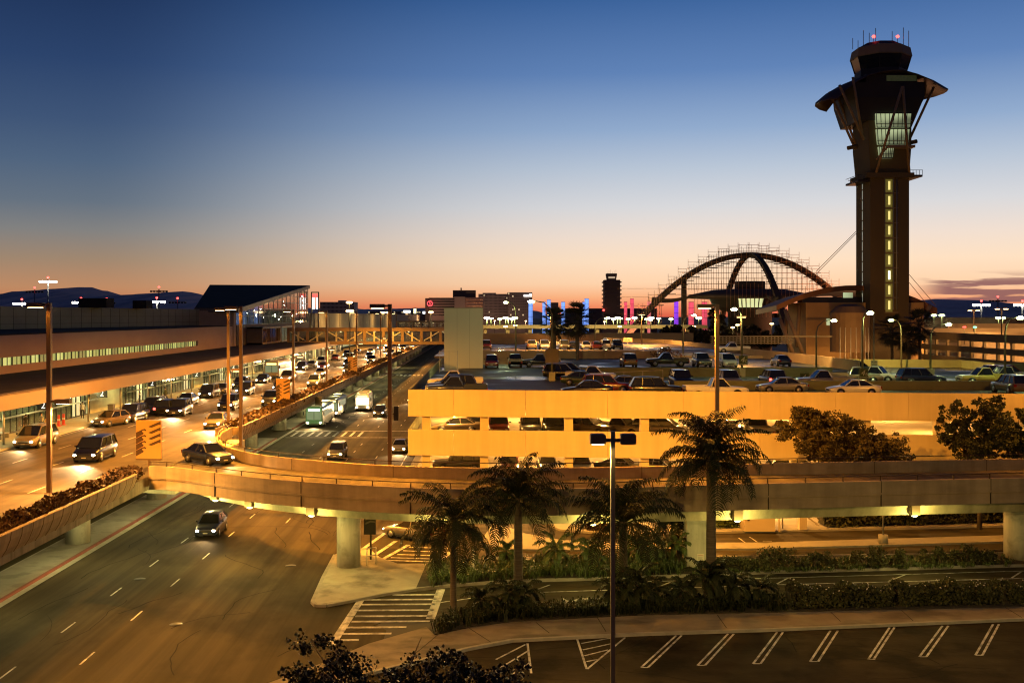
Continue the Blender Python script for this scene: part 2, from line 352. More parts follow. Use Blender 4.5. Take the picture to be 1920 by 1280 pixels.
# cracks, tar seams and drain covers
ck = MB(); rc = random.Random(13)
def crack(x, y, a, n, w_, z):
    for _ in range(n):
        a += rc.gauss(0,.16); l = rc.uniform(.3,.9); x2, y2 = x+math.cos(a)*l, y+math.sin(a)*l; dx, dy = -math.sin(a)*w_, math.cos(a)*w_
        ck.quad((x-dx,y-dy,z),(x2-dx,y2-dy,z),(x2+dx,y2+dy,z),(x+dx,y+dy,z)); x, y = x2, y2
for k in range(16): crack(rc.uniform(2,30), rc.uniform(47,55), rc.choice((0,1.5,3.1))+rc.gauss(0,.3), rc.randint(5,16), rc.uniform(.012,.03), .012)
for k in range(22): crack(rc.uniform(-27,-10), rc.uniform(42,110), 1.57+rc.gauss(0,.25), rc.randint(8,24), rc.uniform(.015,.04), .009)
for k in range(10): crack(rc.uniform(-2,34), rc.uniform(61.5,66), rc.gauss(0,.2), rc.randint(6,18), rc.uniform(.012,.03), .010)
for x in (-25.4,-14.3): 
    for y0 in range(40,120,9): crack(x, y0, 1.57, 12, .03, .009)
o = ck.build('asphalt_cracks', mat('tar_black', (.012,.011,.010), .9, 0, spec=.08)); o['kind'] = 'structure'
for k, (px, py) in enumerate(((372,1005),(262,1085),(607,968),(330,1170),(545,1060))):
    x, y = G(px,py); t = thing('manhole_cover', 'round iron manhole cover in the lower road asphalt', 'manhole cover', (x,y,.006), group='manhole covers in the lower road'); mb = MB(); mb.tube([(0,0,0),(0,0,.006)], .36, 20); mb.build('lid', mat('iron_lid', (.03,.027,.022), .5, .2, 6, metal=.4), t, world=False)
# ================================================================== upper roadway viaduct
DK = 5.6
mb = MB(); mb.box(-47,-22.9,15,1000,4.7,DK)
via = thing('upper_roadway', 'long elevated upper roadway in front of the terminal kerb, carrying planters and lamps', 'viaduct', (-30,60,0))
sl = mb.build('deck_slab', CONC_D, via)
mb = MB(); mb.quad((-38.9,15,DK+.004),(-22.9,15,DK+.004),(-22.9,1000,DK+.004),(-38.9,1000,DK+.004))
mb.build('road_surface', ROAD_UP, via)
mb = MB(); mb.box(-47,-38.9,15,1000,DK,DK+.15); mb.build('kerbside_pavement', mat('kerbside_concrete', (.34,.32,.25), .8, .15, .6, bump=.1, detail=7), via)
mk = MB()
for x, a in ((-28.1, 0), (-31.5, 3), (-35.0, 5)):
    y = 40+a
    while y < 400: stripe_w(x, y, x, y+2.6, .13, DK+.01); y += 8.5
stripe_w(-38.5, 30, -38.5, 400, .1, DK+.01)
mk.build('lane_markings', PAINT, via)
COLM = mat('column_paint', (.52,.49,.38), .75, .14, .7, bump=.08, detail=6, stretch=(1,1,.4), streak=((1.5,1.5,.2),1.0,.7), blotch=((1,1,1),.9,.7))
for k in range(24):
    Y = 38.5+19.1*k
    if k in (2,): Y = 77.2
    mb = MB(); mb.tube([(-29.5,Y,.15),(-29.5,Y,4.7)], .87 if k < 6 else .95, 24); mb.build('column', COLM, via)
for k in range(24): Y = 38.5+19.1*k; mb = MB(); mb.box(-44,-24.5,Y-.7,Y+.7,4.1,4.7); mb.build('cross_beam', CONC_D, via)
# planter troughs hung on its outer edge: rounded section with rib joints
TROUGH = mat('trough_precast', (.30,.205,.125), .8, .14, .5, bump=.1, detail=6, streak=((1,2.2,.2),1.0,.62))
def trough(y0, y1, label, end0, end1):
    pl = thing('planter', label, 'planter', (-23.2, y0, 4.5), group='planter troughs along the upper roadway')
    prof = [(-24.6,6.25),(-24.35,6.3),(-24.3,5.75),(-22.75,5.75),(-22.7,6.3),(-22.45,6.28),(-22.5,5.9),(-22.7,5.4),(-23.0,4.95),(-23.4,4.6),(-24.0,4.45),(-24.6,4.45)]
    ys = []; n = max(4, int((y1-y0)/1.25))
    for i in range(n+1): ys.append(y0+(y1-y0)*i/n)
    rings = []
    for y in ys:
        s_ = 1.0
        if end1 and y1-y < 4: s_ = math.sqrt(max(.02, 1-((4-(y1-y))/4.15)**2))
        if end0 and y-y0 < 2.5: s_ = math.sqrt(max(.05, 1-((2.5-(y-y0))/2.7)**2))
        rings.append([(-24.6+(x+24.6)*s_, y, 6.3-(6.3-z)*(.45+.55*s_)) for x, z in prof])
    mb = MB(); mb.loft(rings); mb.build('trough', TROUGH, pl, fix=True)
    mb = MB()
    for y, rg in list(zip(ys, rings))[1:-1]:
        for a, b in zip(rg[5:10], rg[6:11]): mb.bar((a[0]+.004,y,a[2]-.004),(b[0]+.004,y,b[2]-.004),.03,.02)
    mb.build('panel_joint', mat('joint_brown', (.10,.06,.035), .9, 0), pl)
    return pl
PL1 = trough(38, 71.8, 'precast planter trough with rounded end, beside the wave-pattern sign at the ramp mouth', False, True)
PL2 = trough(97, 190, 'precast planter trough running from the inner ramp curve towards the footbridge', True, True)
PL3 = trough(194, 420, 'planter trough on the roadway edge beyond the third wave-pattern sign', True, False)
for k in range(18):
    Y = (44,58,70,84,98,112,126,140,154,168,182,200,220,240,262,286,312,340)[k]
    t = thing('underdeck_light', 'small pale lamp under the upper roadway edge', 'light fitting', (-25.6,Y,4.2), group='lamps under the upper roadway')
    mb = MB(); mb.box(-.25,.25,-.25,.25,.1,.5); mb.build('housing', mat('underdeck_housing', (.2,.18,.13), .6, .1), t, world=False)
    mb = MB(); mb.ball((0,0,.08), .16, 8, (1,1,.5)); mb.build('lens', PALE_E, t, world=False)
    light('POINT', (0,0,-.15), 900 if k < 11 else 1300, (1,.86,.34), t, rad=.15, local=True)
# ================================================================== elevated ramp
Nr = [(-22.6,71.6),(-21.3,71.4),(-19.3,70.1),(-14.5,66.7),(-9.4,64.3),(-3.9,62.6),(1.0,62.2),(7.5,62.7),(17.3,64.3),(32.8,66.4),(60,70.2)]
Fr = [(-22.9,96.4),(-22.6,91.5),(-21.6,87),(-20.0,82.8),(-16.8,78.3),(-12.4,75.1),(-6.5,72.2),(0.2,71.1),(8.0,71.4),(19.4,73.2),(29.1,74.5),(38,75.7),(60,79)]
def resample(p, n):
    P = [Vector(q) for q in p]; Q = []                        # smooth by Catmull-Rom first
    for i in range(len(P)-1):
        a, b, c, d = P[max(i-1,0)], P[i], P[i+1], P[min(i+2,len(P)-1)]
        for k in range(8):
            t = k/8; Q.append(.5*((2*b)+(c-a)*t+(2*a-5*b+4*c-d)*t*t+(-a+3*b-3*c+d)*t**3))
    Q.append(P[-1]); ln = [0]
    for a, b in zip(Q[:-1], Q[1:]): ln.append(ln[-1]+(b-a).length)
    out = []
    for k in range(n):
        s_ = ln[-1]*k/(n-1); i = 0
        while i < len(ln)-2 and ln[i+1] < s_: i += 1
        t = (s_-ln[i])/max(1e-6, ln[i+1]-ln[i]); out.append(Q[i].lerp(Q[i+1], t))
    return out
NN = 72
Np, Fp = resample(Nr, NN), resample(Fr, NN)
def sweep(mb, path, prof, side=1):
    rings = []
    for i, p in enumerate(path):
        d = (path[min(i+1, len(path)-1)]-path[max(i-1, 0)]).normalized(); n = Vector((d.y, -d.x))*side
        rings.append([(p.x+n.x*o_, p.y+n.y*o_, z) for o_, z in prof])
    mb.loft(rings)
ramp_t = thing('elevated_ramp', 'curved concrete ramp bridge sweeping over the lower road on round and square columns', 'overpass', (13.8,69.5,0))
mb = MB(); mb.grid([[(p.x,p.y,DK+.006) for p in Np],[(p.x,p.y,DK+.006) for p in Fp]]); mb.build('road_surface', ROAD_UP, ramp_t)
mb = MB(); mb.grid([[(p.x,p.y,4.85) for p in Np],[(p.x,p.y,4.85) for p in Fp]]); mb.build('deck_soffit', CONC_D, ramp_t)
PARA = mat('ramp_parapet_concrete', (.44,.33,.19), .85, .15, .6, bump=.15, detail=8, stretch=(1,1,2.2), streak=((1.1,1.1,.12),1.0,.74), blotch=((.3,.3,1),.6,.85))
mb = MB(); sweep(mb, Np, [(0,5.52),(0,6.4),(-.28,6.4),(-.28,5.52)]); sweep(mb, Np, [(-.06,4.85),(-.06,5.5),(-.6,5.5),(-.6,4.85)]); sweep(mb, Np, [(.03,5.60),(.03,5.68),(-.01,5.68),(-.01,5.60)])
sweep(mb, Fp, [(.0,4.85),(.0,6.4),(.28,6.4),(.28,4.85)]); mb.build('parapet', PARA, ramp_t, fix=True)
for path, sg in ((Np, 1), (Fp, 1)):
    for i in range(5, NN-2, 6):
        d = (path[i+1]-path[i-1]).normalized(); n = Vector((d.y,-d.x)); q = path[i]
        mb = MB(); mb.obox((q.x+n.x*(-.13 if path is Np else .14),q.y+n.y*(-.13 if path is Np else .14),5.63),(.035,.30,1.56),math.atan2(d.y,d.x)); mb.build('expansion_joint', mat('joint_sealant', (.05,.035,.02), .9, 0), ramp_t)
mb = MB(); sweep(mb, Np, [(-.10,6.68),(-.10,6.73),(-.16,6.73),(-.16,6.68)])
sweep(mb, Fp, [(.10,6.68),(.10,6.73),(.16,6.73),(.16,6.68)])
for path, sg in ((Np, -.13), (Fp, .13)):
    for i in range(1, NN-1, 2 if path is Np else 3):
        d = (path[i+1]-path[i-1]).normalized(); n = Vector((d.y,-d.x)); q = path[i]+n*sg
        mb.box(q.x-.03,q.x+.03,q.y-.03,q.y+.03,6.4,6.72)
mb.build('handrail', mat('rail_bronze', (.07,.045,.03), .5, 0, metal=.5), ramp_t)
Cl = [a.lerp(b, .5) for a, b in zip(Np, Fp)]
gi = [i for i in range(NN) if Cl[i].x > -21.5]
GIRD = mat('girder_paint', (.52,.46,.28), .75, .18, .5, bump=.08, detail=7, stretch=(.6,.6,1.6), streak=((.9,.9,.1),1.0,.6))
mb = MB(); sweep(mb, [Np[i].lerp(Fp[i], .5) for i in gi], [(2.9,4.85),(2.5,3.95),(-2.5,3.95),(-2.9,4.85)]); mb.build('girder', GIRD, ramp_t, fix=True)
mb = MB(); mb.loft([[(-26,y0,4.45),(-26,y0,5.5),(-21.4,y0,5.5),(-21.4,y0,4.2)] for y0 in (73.5, 95)]); mb.build('abutment_soffit', GIRD, ramp_t, fix=True)
for k, (x, y, r) in enumerate(((-8.95,69.9,.78),(36.2,72.2,1.02))):
    mb = MB(); mb.tube([(x,y,0),(x,y,3.95)], r, 32); mb.build('column', COLM, ramp_t)
mb = MB(); mb.box(13.0,14.6,68.8,70.4,0,3.6); mb.loft([[(12.98,68.78,3.6),(14.62,68.78,3.6),(14.62,70.42,3.6),(12.98,70.42,3.6)],[(12.3,68.5,3.95),(15.3,68.5,3.95),(15.3,70.7,3.95),(12.3,70.7,3.95)]]); mb.build('column', COLM, ramp_t)
# box lights hung along the girder
BOXM = mat('box_light_brown', (.16,.11,.06), .6, .1, 2)
def at_ramp(x):
    i = min(range(NN), key=lambda k: abs(Np[k].x-x)); return Np[i], Fp[i], i
BL = [(-17.2,'curved start of the ramp'),(-13.9,'second from the curved start'),(-10.6,'left of the round white column'),(-5.3,'just past the round white column'),(1.3,'behind the tallest of the front palms'),(9.8,'before the square column'),(18.4,'above the ticket booth'),(28.6,'before the stout column at the frame edge')]
BLW = ['at the curved start of the ramp', 'second along the curved ramp underside', 'beside the round white column', 'past the round column towards the palms', 'between the two front palms', 'near the square column behind the palms', 'above the ticket booth', 'nearing the stout column past the booth']
for (x, _), wds in zip(BL, BLW):
    a, b, i = at_ramp(x); d = (Np[i+1]-Np[i-1]).normalized(); n = Vector((d.y,-d.x)); c = a.lerp(b, .5)+n*2.85 if x > -16 else a.lerp(b, .22)
    t = thing('ramp_light', 'brown box light hung under the ramp, '+wds, 'light fitting', (c.x,c.y,4.0), group='box lights under the ramp')
    rz = math.atan2(d.y, d.x)
    mb = MB(); mb.obox((0,0,.42),(.55,.42,.85),rz); mb.build('housing', BOXM, t, world=False)
    mb = MB(); mb.ball((0,0,-.02),.2,10,(1,1,.5)); mb.build('lens', PALE_E, t, world=False)
    light('POINT', (c.x+n.x*.75,c.y+n.y*.75,3.5), 380, PALE, t, rad=.12)
# ================================================================== parking garage
GX0 = -6.67
def Yf(x): return 92-(x-GX0)*.0989
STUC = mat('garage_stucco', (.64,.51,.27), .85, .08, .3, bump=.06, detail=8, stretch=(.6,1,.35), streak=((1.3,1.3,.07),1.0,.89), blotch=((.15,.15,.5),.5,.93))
GDECK = mat('garage_roof_deck', (.045,.048,.04), .6, .35, .12, bump=.15, detail=9, wet=.12)
GWALL = mat('garage_deck_wall', (.17,.18,.09), .85, .2, .5, bump=.12, detail=8)
GCEIL = mat('garage_inside', (.36,.31,.22), .85, .15, .5, bump=.1)
gar = thing('parking_garage', 'open parking garage with plain stucco bands, cars on its wet roof deck', 'parking garage', (GX0,92,0))
seam_px = [765,850,985,1139,1281,1425,1566,1704,1840,1980,2120]
def fx(px):                                      # X on the facade at a photo column
    x = 0.0
    for _ in range(6): x = (px-910)*Yf(x)/FPX
    return x
sX = [GX0]+[fx(p) for p in seam_px[1:]]
for z0, z1 in ((7.85,10.15),(4.5,6.7),(2.3,3.35)):
    for i in range(len(sX)-1):
        a, b = sX[i]+(.012 if i else 0), sX[i+1]-.012
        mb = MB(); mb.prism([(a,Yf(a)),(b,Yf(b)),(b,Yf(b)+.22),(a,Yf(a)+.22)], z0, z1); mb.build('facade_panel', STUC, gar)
cX = [fx(p) for p in (799,908,1067,1210,1353,1494,1627,1766,1905,2050)]
for x in cX:
    for z0, z1 in ((6.5,8.0),(3.2,4.7),(0,2.5)):
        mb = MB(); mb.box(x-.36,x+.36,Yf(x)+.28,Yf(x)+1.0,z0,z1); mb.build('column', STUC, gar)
xe = 64.0
def slab(z, t, yb): 
    mb = MB(); mb.prism([(GX0+.25,Yf(GX0)+.235),(xe,Yf(xe)+.235),(xe,yb),(GX0+.25,yb)], z-t, z); return mb
slab(8.8,.35,127).build('ceiling_slab', GCEIL, gar); slab(5.75,.4,127).build('floor_slab', GCEIL, gar); slab(2.4,.35,127).build('floor_slab', GCEIL, gar)
mb = MB(); mb.prism([(GX0+.25,Yf(GX0)+.235),(120,Yf(120)+.235),(120,131),(67,140),(67,150),(47,154),(47,128),(11,128),(11,160),(GX0+.25,160)], 8.86, 9.2); mb.build('roof_deck', GDECK, gar)
mb = MB(); mb.box(GX0,GX0+.22,92.3,160,7.85,10.15); mb.box(GX0,GX0+.22,92.3,160,4.5,6.7); mb.build('side_parapet', GWALL, gar)
mb = MB(); mb.box(-5,xe,121,121.3,0,8.4); mb.build('inner_wall', mat('garage_inner_wall', (.5,.40,.26), .85, .12, .4), gar)
mb = MB()
for x in range(0, 62, 9):
    for z in (2.42, 5.77): mb.box(x-.3,x+.3,104,104.6,z,z+2.7)
mb.build('inner_column', mat('garage_inner_column', (.5,.42,.3), .8, .1), gar)
# roof-deck walls
mb = MB(); mb.box(18.6,120,105,105.25,9.2,10.1); mb.build('deck_wall', GWALL, gar)
mb = MB(); mb.box(11,41.6,127.8,128.05,8.9,10.3); mb.build('deck_wall', GWALL, gar)
mb = MB()
for a, b in zip([(47,154),(67,150),(67,140),(120,131)][:-1], [(47,154),(67,150),(67,140),(120,131)][1:]): mb.bar((*a,9.75),(*b,9.75),.25,1.1)
mb.build('deck_wall', mat('garage_back_wall', (.30,.30,.12), .85, .15, .5), gar)
mb = MB(); mb.quad((GX0,128,9.215),(11,128,9.215),(11,160,9.215),(GX0,160,9.215)); 
mb2 = MB(); mb2.prism([(11,128.05),(45,128.05),(45,168),(11,168)], 9.4, 9.8); mb2.build('ramp_deck', GDECK, gar)
mb = MB(); mb.bar((13.3,118,9.45),(18.8,113,9.9),.06,.1); mb.bar((13.3,118,10.2),(18.8,113,10.75),.06,.06)
for t in (0,.33,.66,1): mb.box(13.3+5.5*t-.03,13.3+5.5*t+.03,118-5*t-.03,118-5*t+.03,9.2,10.22+.53*t)
mb.build('ramp_rail', METAL_GR, gar)
mk = MB()
for k in range(14): stripe_w(3.2+k*.0, 95+k*2.7, 9.0, 95+k*2.7, .1, 9.212)
for k in range(20): stripe_w(20+k*2.75, 99.5, 20+k*2.75, 104.6, .1, 9.212)
mk.build('marking_lines', mat('faded_paint', (.3,.3,.25), .8, .3), gar)
for zc, zf in ((8.38,5.75),(5.28,2.4)):
    for x in (-3, 4, 11, 18, 25, 32, 41, 50):
        for y in (97.5, 110):
            light('POINT', (x+rnd.uniform(-.5,.5), y, zc-.2), 2300, (1,.47,.10), gar, rad=.2)
mb = MB()
for zc in (8.38,5.28):
    for x in (-3, 4, 11, 18, 25, 32, 41, 50):
        for y in (97.5,110): mb.box(x-.35,x+.35,y-.1,y+.1,zc-.1,zc-.02)
mb.build('ceiling_light', SOD_E, gar)
# ---- higher parking deck behind
G2W = mat('deck_orange_concrete', (.34,.26,.16), .85, .18, .3, bump=.1, detail=7)
g2 = thing('parking_deck', 'broad parking deck behind the garage roof, bounded by a long curving parapet', 'parking deck', (20,168,0))
mb = MB(); mb.prism([(-8,168.05),(45,168.05),(45,200),(41,246),(41,300),(-8,300)], 9.8, 10.2); mb.build('deck_surface', mat('orange_deck', (.17,.13,.09), .6, .25, .12, bump=.1, detail=8, wet=.1), g2)
mb = MB(); mb.box(-1,27,167.8,168.05,8.9,11.0); mb.build('front_parapet', G2W, g2)
mb = MB(); mb.prism([(11,168.06),(45.4,168.06),(45.4,169),(11,169)], 9.82, 10.21); mb.build('deck_edge', G2W, g2)
cv = [(45.2,129),(45,157),(43.2,175),(43.6,207),(41,244),(30,262)]
mb = MB()
for a, b in zip(cv[:-1], cv[1:]): mb.bar((*a,10.45),(*b,10.45),.25,1.3)
mb.build('curved_parapet', G2W, g2)
mb = MB(); mb.box(-8,29,262,262.3,9.5,12.0); mb.box(0.5,9,240,240.3,10.2,11.5); mb.build('back_parapet', G2W, g2)
for x in (3.5, 7, 12.5, 19, 24): mb = MB(); mb.box(x-.3,x+.3,167.55,167.8,9.2,11.1); mb.build('pier', G2W, g2)
# ---- stair tower standing on the garage
stt = thing('stair_tower', 'plain pale stair tower rising from the garage deck at the end of the footbridge', 'stair tower', (-3,149,9.2))
mb = MB(); mb.box(-5.75,-.35,149,156,9.2,17.5); mb.build('shaft', mat('tower_stucco', (.50,.48,.36), .85, .06, .3, bump=.05, stretch=(1,1,.3)), stt)
mb = MB()
for x in (-3.95,-2.2): mb.box(x-.02,x+.02,148.99,149,9.2,17.45)
mb.box(-5.8,-.3,148.95,156.05,17.5,17.62); mb.build('joint_and_cap', mat('tower_joint', (.30,.28,.2), .9, 0), stt)
# chain-link pen beside the tower
pen = thing('wire_fence', 'short wire mesh fence beside the stair tower foot', 'fence', (-7,140,9.2))
mb = MB()
for x in (-5.9,-4.7,-3.6): mb.box(x-.04,x+.04,138,138.08,9.2,12.0)
mb.bar((-5.9,138.04,11.9),(-3.6,138.04,11.9),.06); mb.bar((-5.9,138.04,9.4),(-3.6,138.04,9.4),.05)
mb.build('post', METAL_GR, pen)
mb = MB()
for k in range(18): x = -5.9+k*.13; mb.bar((x,138.04,9.4),(x,138.04,11.9),.012)
mb.build('mesh_panel', METAL_GR, pen)
# ---- far garage with rows of lit bays
fg = thing('distant_garage', 'distant multi-storey garage with rows of glowing orange bays', 'parking garage', (107,230,0))
FGM = mat('far_garage_concrete', (.20,.155,.09), .85, .12, .4)
mb = MB()
for z0, z1 in ((10.95,12.6),(8.45,9.7),(5.9,7.2),(3.3,4.7)): mb.box(107,107.3,180,262,z0,z1)
mb.build('facade_band', FGM, fg)
for k in range(14):
    mb = MB(); y = 180.6+k*6.1; mb.box(107.05,107.6,y-.35,y+.35,3,11); mb.build('column', FGM, fg)
mb = MB()
for z in (11.2, 8.7, 6.2): mb.box(107.3,150,180,262,z-.3,z)
mb.box(120,120.3,180,262,3,11); mb.build('inside_walls', mat('far_garage_inside', (.5,.38,.24), .85, .15, .4), fg)
for z in (10.6, 8.0):
    for y in (187, 199, 211, 223, 235, 247, 258): light('POINT', (112, y, z), 2600, (1,.52,.18), fg, rad=.3)
# curved end ramp
mb = MB()
for z0, z1 in ((9.5,10.9),(6.9,8.2)):
    arc = [(107+16-16*math.cos(t), 262+16*math.sin(t)) for t in [math.pi/2*k/8 for k in range(9)]]
    for a, b in zip(arc[:-1], arc[1:]): mb.bar((*a,(z0+z1)/2),(*b,(z0+z1)/2),.3,z1-z0)
mb.build('curved_ramp', FGM, fg)
# ================================================================== terminal along the kerb
tm = thing('terminal_building', 'long low terminal with a deep orange-lit canopy over the departures kerb', 'terminal', (-43.5,100,DK))
FASC = mat('canopy_fascia', (.29,.205,.15), .8, .06, .3, bump=.05, stretch=(1,.5,1))
UPW = mat('terminal_upper_wall', (.50,.34,.25), .85, .08, .3, bump=.05, stretch=(1,.4,1))
RDARK = mat('roof_felt', (.035,.03,.03), .9, spec=.1, var=.3, scale=.3, bump=.2, detail=8) if True else mat('x', (0,0,0), .7, .3, .3, bump=.2, detail=8)
mb = MB(); mb.box(-39.4,-39,20,330,8.8,10.0); mb.build('canopy_fascia', FASC, tm)
mb = MB(); mb.box(-55,-39.4,20,330,9.6,9.85); mb.build('canopy_roof', RDARK, tm)
mb = MB(); mb.box(-55,-39.4,20,330,8.85,9.0); mb.build('canopy_soffit', mat('soffit', (.5,.47,.34), .8, .08, .6), tm)
mb = MB(); mb.box(-40.2,-39.4,20,330,9.85,10.05); mb.build('roof_kerb', mat('roof_kerb', (.16,.12,.10), .7, .2), tm)
mb = MB(); mb.box(-55.3,-55,20,204,11.72,14.26); mb.box(-55.3,-55,20,204,9.0,10.8); mb.box(-55.3,-55,204,232,9.0,14.26); mb.build('upper_wall', UPW, tm)
mb = MB(); mb.box(-75,-55.3,20,232,13.9,14.1); mb.box(-75,-55,20,232,14.26,14.4); mb.build('upper_roof', RDARK, tm)
mb = MB(); mb.prism([(-77,20),(-75,165),(-62.5,236),(-64,238),(-80,166),(-82,20)], 13.5, 17.95); mb.build('rear_block', mat('rear_panels', (.30,.28,.20), .8, .06, .5), tm, fix=True)
mb = MB(); P_ = [(-77,20),(-75,165),(-62.5,236)]
for (x0,y0), (x1,y1), n in ((P_[0],P_[1],40),(P_[1],P_[2],22)):
    for k in range(n):
        t = k/n; x, y = x0+(x1-x0)*t, y0+(y1-y0)*t; mb.box(x+.005,x+.03,y-.03,y+.03,14,17.9)
    for z in (15.2,16.4): mb.bar((x0+.02,y0,z),(x1+.02,y1,z),.03,.04)
mb.build('panel_grid', mat('panel_grid', (.07,.065,.055), .9, 0), tm)
for x, y, w_, h_ in ((-70,190,5,1.7),(-66.5,205,2.6,1.5)):
    mb = MB(); mb.box(x-w_/2,x+w_/2,y,y+4,17.95,17.95+h_); mb.build('roof_plant', RDARK, tm)
# the window strip: every window its own lit pane and frame
WG = [mat('window_glow_%s' % n, (.4,.42,.2), .4, .25, .9, emit=c, es=e) for n, c, e in (('bright',(.62,.66,.20),.85),('mid',(.42,.46,.13),.75),('dim',(.36,.36,.12),.5))]
FRM = mat('window_frame_dark', (.05,.04,.03), .6, 0)
y = 96.0; k = 0
while y < 203:
    wdt = 2.55
    mb = MB(); mb.box(-55.2,-55.15,y+.1,y+wdt-.1,10.8,11.72); wn = mb.build('window', WG[(0,1,1,0,2,1,0,1,1,2)[k % 10]], tm)
    mb = MB(); mb.box(-55.1,-54.97,y-.07,y+.07,10.78,11.74); mb.box(-55.1,-55.02,y+wdt*.52-.03,y+wdt*.52+.03,10.8,11.72); mb.build('mullion', FRM, wn)
    y += wdt; k += 1
# departures level below the canopy: glazed front with doors and a lit hall behind it
GLASS = mat('shop_glass', (.55,.6,.5), .08, 0, spec=.6, trans=.85)
INW = mat('hall_wall', (.55,.53,.33), .8, .2, .4, detail=3)
mb = MB(); mb.box(-50.3,-50,20,330,DK,8.85); mb.build('hall_back_wall', INW, tm)
mb = MB(); mb.box(-50,-43.6,20,330,DK+.16,DK+.18); mb.build('hall_floor', mat('hall_floor', (.3,.28,.2), .4, .15, .5), tm)
y = 60.0; k = 0; rr = random.Random(3)
MULL = mat('mullion_dark', (.035,.03,.025), .5, 0)
while y < 320:
    kind = 'wall' if (113 < y < 126) or (k % 7 == 5) else ('door' if k % 4 == 2 else 'glass')
    wdt = 5.2
    if kind == 'wall':
        mb = MB(); mb.box(-43.7,-43.4,y,y+wdt,DK+.15,8.85); mb.build('front_wall', INW, tm)
    else:
        mb = MB()
        for j in range(5): yy = y+wdt*j/4; mb.box(-43.56,-43.44,yy-.05,yy+.05,DK+.15,8.85)
        for z in (DK+.2, DK+2.35, 8.8): mb.box(-43.55,-43.45,y,y+wdt,z-.05,z+.05)
        fr = mb.build('door_frame' if kind == 'door' else 'glazing_frame', MULL, tm)
        if kind == 'glass':
            mb = MB(); mb.box(-43.51,-43.49,y,y+wdt,DK+.2,8.8); mb.build('pane', GLASS, fr)
        else:
            mb = MB(); mb.box(-43.9,-43.86,y+1.4,y+3.8,DK+.2,DK+2.3); mb.build('door_leaf', mat('door_glow', (.8,.75,.5), .3, .3, .8, emit=(1,.86,.42), es=.55), fr)
    y += wdt; k += 1
mb = MB()
for i in range(46): yy = 62+i*5.6; mb.box(-47.3,-46.9,yy,yy+1.8,8.7,8.82); mb.box(-41.6,-41.3,yy+2,yy+3.2,8.74,8.84)
mb.build('strip_light', mat('strip_glow', (.8,.8,.6), .4, 0, emit=(.95,.95,.5), es=7), tm)
for i in range(20):
    yy = 66+i*11.5
    light('POINT', (-41.6, yy, 8.4), 190 if yy < 190 else 300, (1,.88,.36), tm, rad=.3)
    light('POINT', (-47.0, yy+3, 8.2), 150 if yy < 190 else 240, (.95,1,.45), tm, rad=.3)
mb = MB()
for i in range(24): yy = 70+i*9.5; mb.tube([(-40.2,yy,DK+.15),(-40.2,yy,8.85)], .09, 8)
mb.build('canopy_post', METAL_GR, tm)
mb = MB(); mb.tube([(-42.9,64,7.35),(-42.9,118,7.35)], .09, 6); mb.tube([(-42.9,128,7.35),(-42.9,240,7.35)], .09, 6); mb.build('light_rail', mat('rail_pale', (.6,.58,.45), .5, .05), tm)
# number boards hanging from the canopy
for i, yy in enumerate((70.5, 84.0, 98.0, 113.0, 130.0, 150.0, 172.0)):
    wds = ('nearest the tall lamp post', 'second from the tall lamp post', 'over the glowing doors', 'near the pale wall', 'fifth along the canopy', 'sixth along the canopy', 'before the kerbside coach')[i]
    t = thing('number_sign', 'black hanging sign with a white 2 under the canopy, '+wds, 'sign', (-40.6,yy,8.6), group='number signs under the canopy')
    mb = MB(); mb.box(-.55,.55,-.06,.06,-.75,.1); mb.box(-2.6,-.55,-.06,.06,-.35,.1); mb.build('board', mat('sign_black', (.012,.012,.012), .5, 0), t, world=False)
    text_mesh('2', .85, mat('sign_white_glow', (.85,.85,.85), .5, 0, emit=(1,1,.95), es=1.1), t, (0,-.075,-.33), (R(90),0,0), .008, 'numeral')
# hanging globe lamps seen through the glass
for i in range(9):
    t = thing('globe_lamp', 'warm globe lamp hanging inside the terminal glass', 'lamp', (-44.6,66+i*3.1+(i%3)*.7,7.9+.12*(i%2)), group='globe lamps inside the glass')
    mb = MB(); mb.ball((0,0,0), .2, 10); mb.build('globe', SOD_E, t, world=False)
    mb = MB(); mb.tube([(0,0,.18),(0,0,.9)], .02, 5); mb.build('stem', METAL_BR, t, world=False)
# ================================================================== glazed hall with a slanting dark roof
gh = thing('glazed_hall', 'tall hall with a slanting dark roof and a dim glazed side facing the road', 'terminal hall', (-55,280,10))
A, B, C_, D_ = (-64,235,18.3),(-86,333,26.2),(-55,333,26.0),(-54.2,233,18.1)
mb = MB()
top = [Vector(p) for p in (A,B,C_,D_)]; bot = [p-Vector((0,0,.9)) for p in top]
mb.add(top+bot, [(0,3,2,1),(4,5,6,7),(0,1,5,4),(1,2,6,5),(2,3,7,6),(3,0,4,7)]); mb.build('roof', mat('hall_roof', (.030,.026,.026), .9, .2, .3, spec=.08), gh, fix=True)
mb = MB(); mb.bar((D_[0]+.12,D_[1],D_[2]-.5),(C_[0]+.12,C_[1],C_[2]-.5),.3,1.0); mb.bar((D_[0],D_[1]-.2,D_[2]-.5),(A[0],A[1]-.2,A[2]-.5),.3,.9); mb.build('roof_fascia', mat('fascia_brown', (.20,.14,.10), .6, .1), gh)
mb = MB(); mb.box(-64,-55.2,234,236,9,17.6); mb.build('end_wall', UPW, gh)
def topz(y): return 18.0+(y-233)*.079-.9
mb = MB()
for k in range(17): yy = 236+k*6; mb.box(-55.4,-55.15,yy-.12,yy+.12,14.5,topz(yy))
z = 14.5
while z < 25:
    y0 = 236 if z < 17.4 else 233+(z+.9-18)/.079
    mb.box(-55.35,-55.2,y0,332,z-.07,z+.07); z += 1.9
mb.build('curtain_wall_frame', mat('cw_frame', (.07,.08,.075), .5, 0), gh)
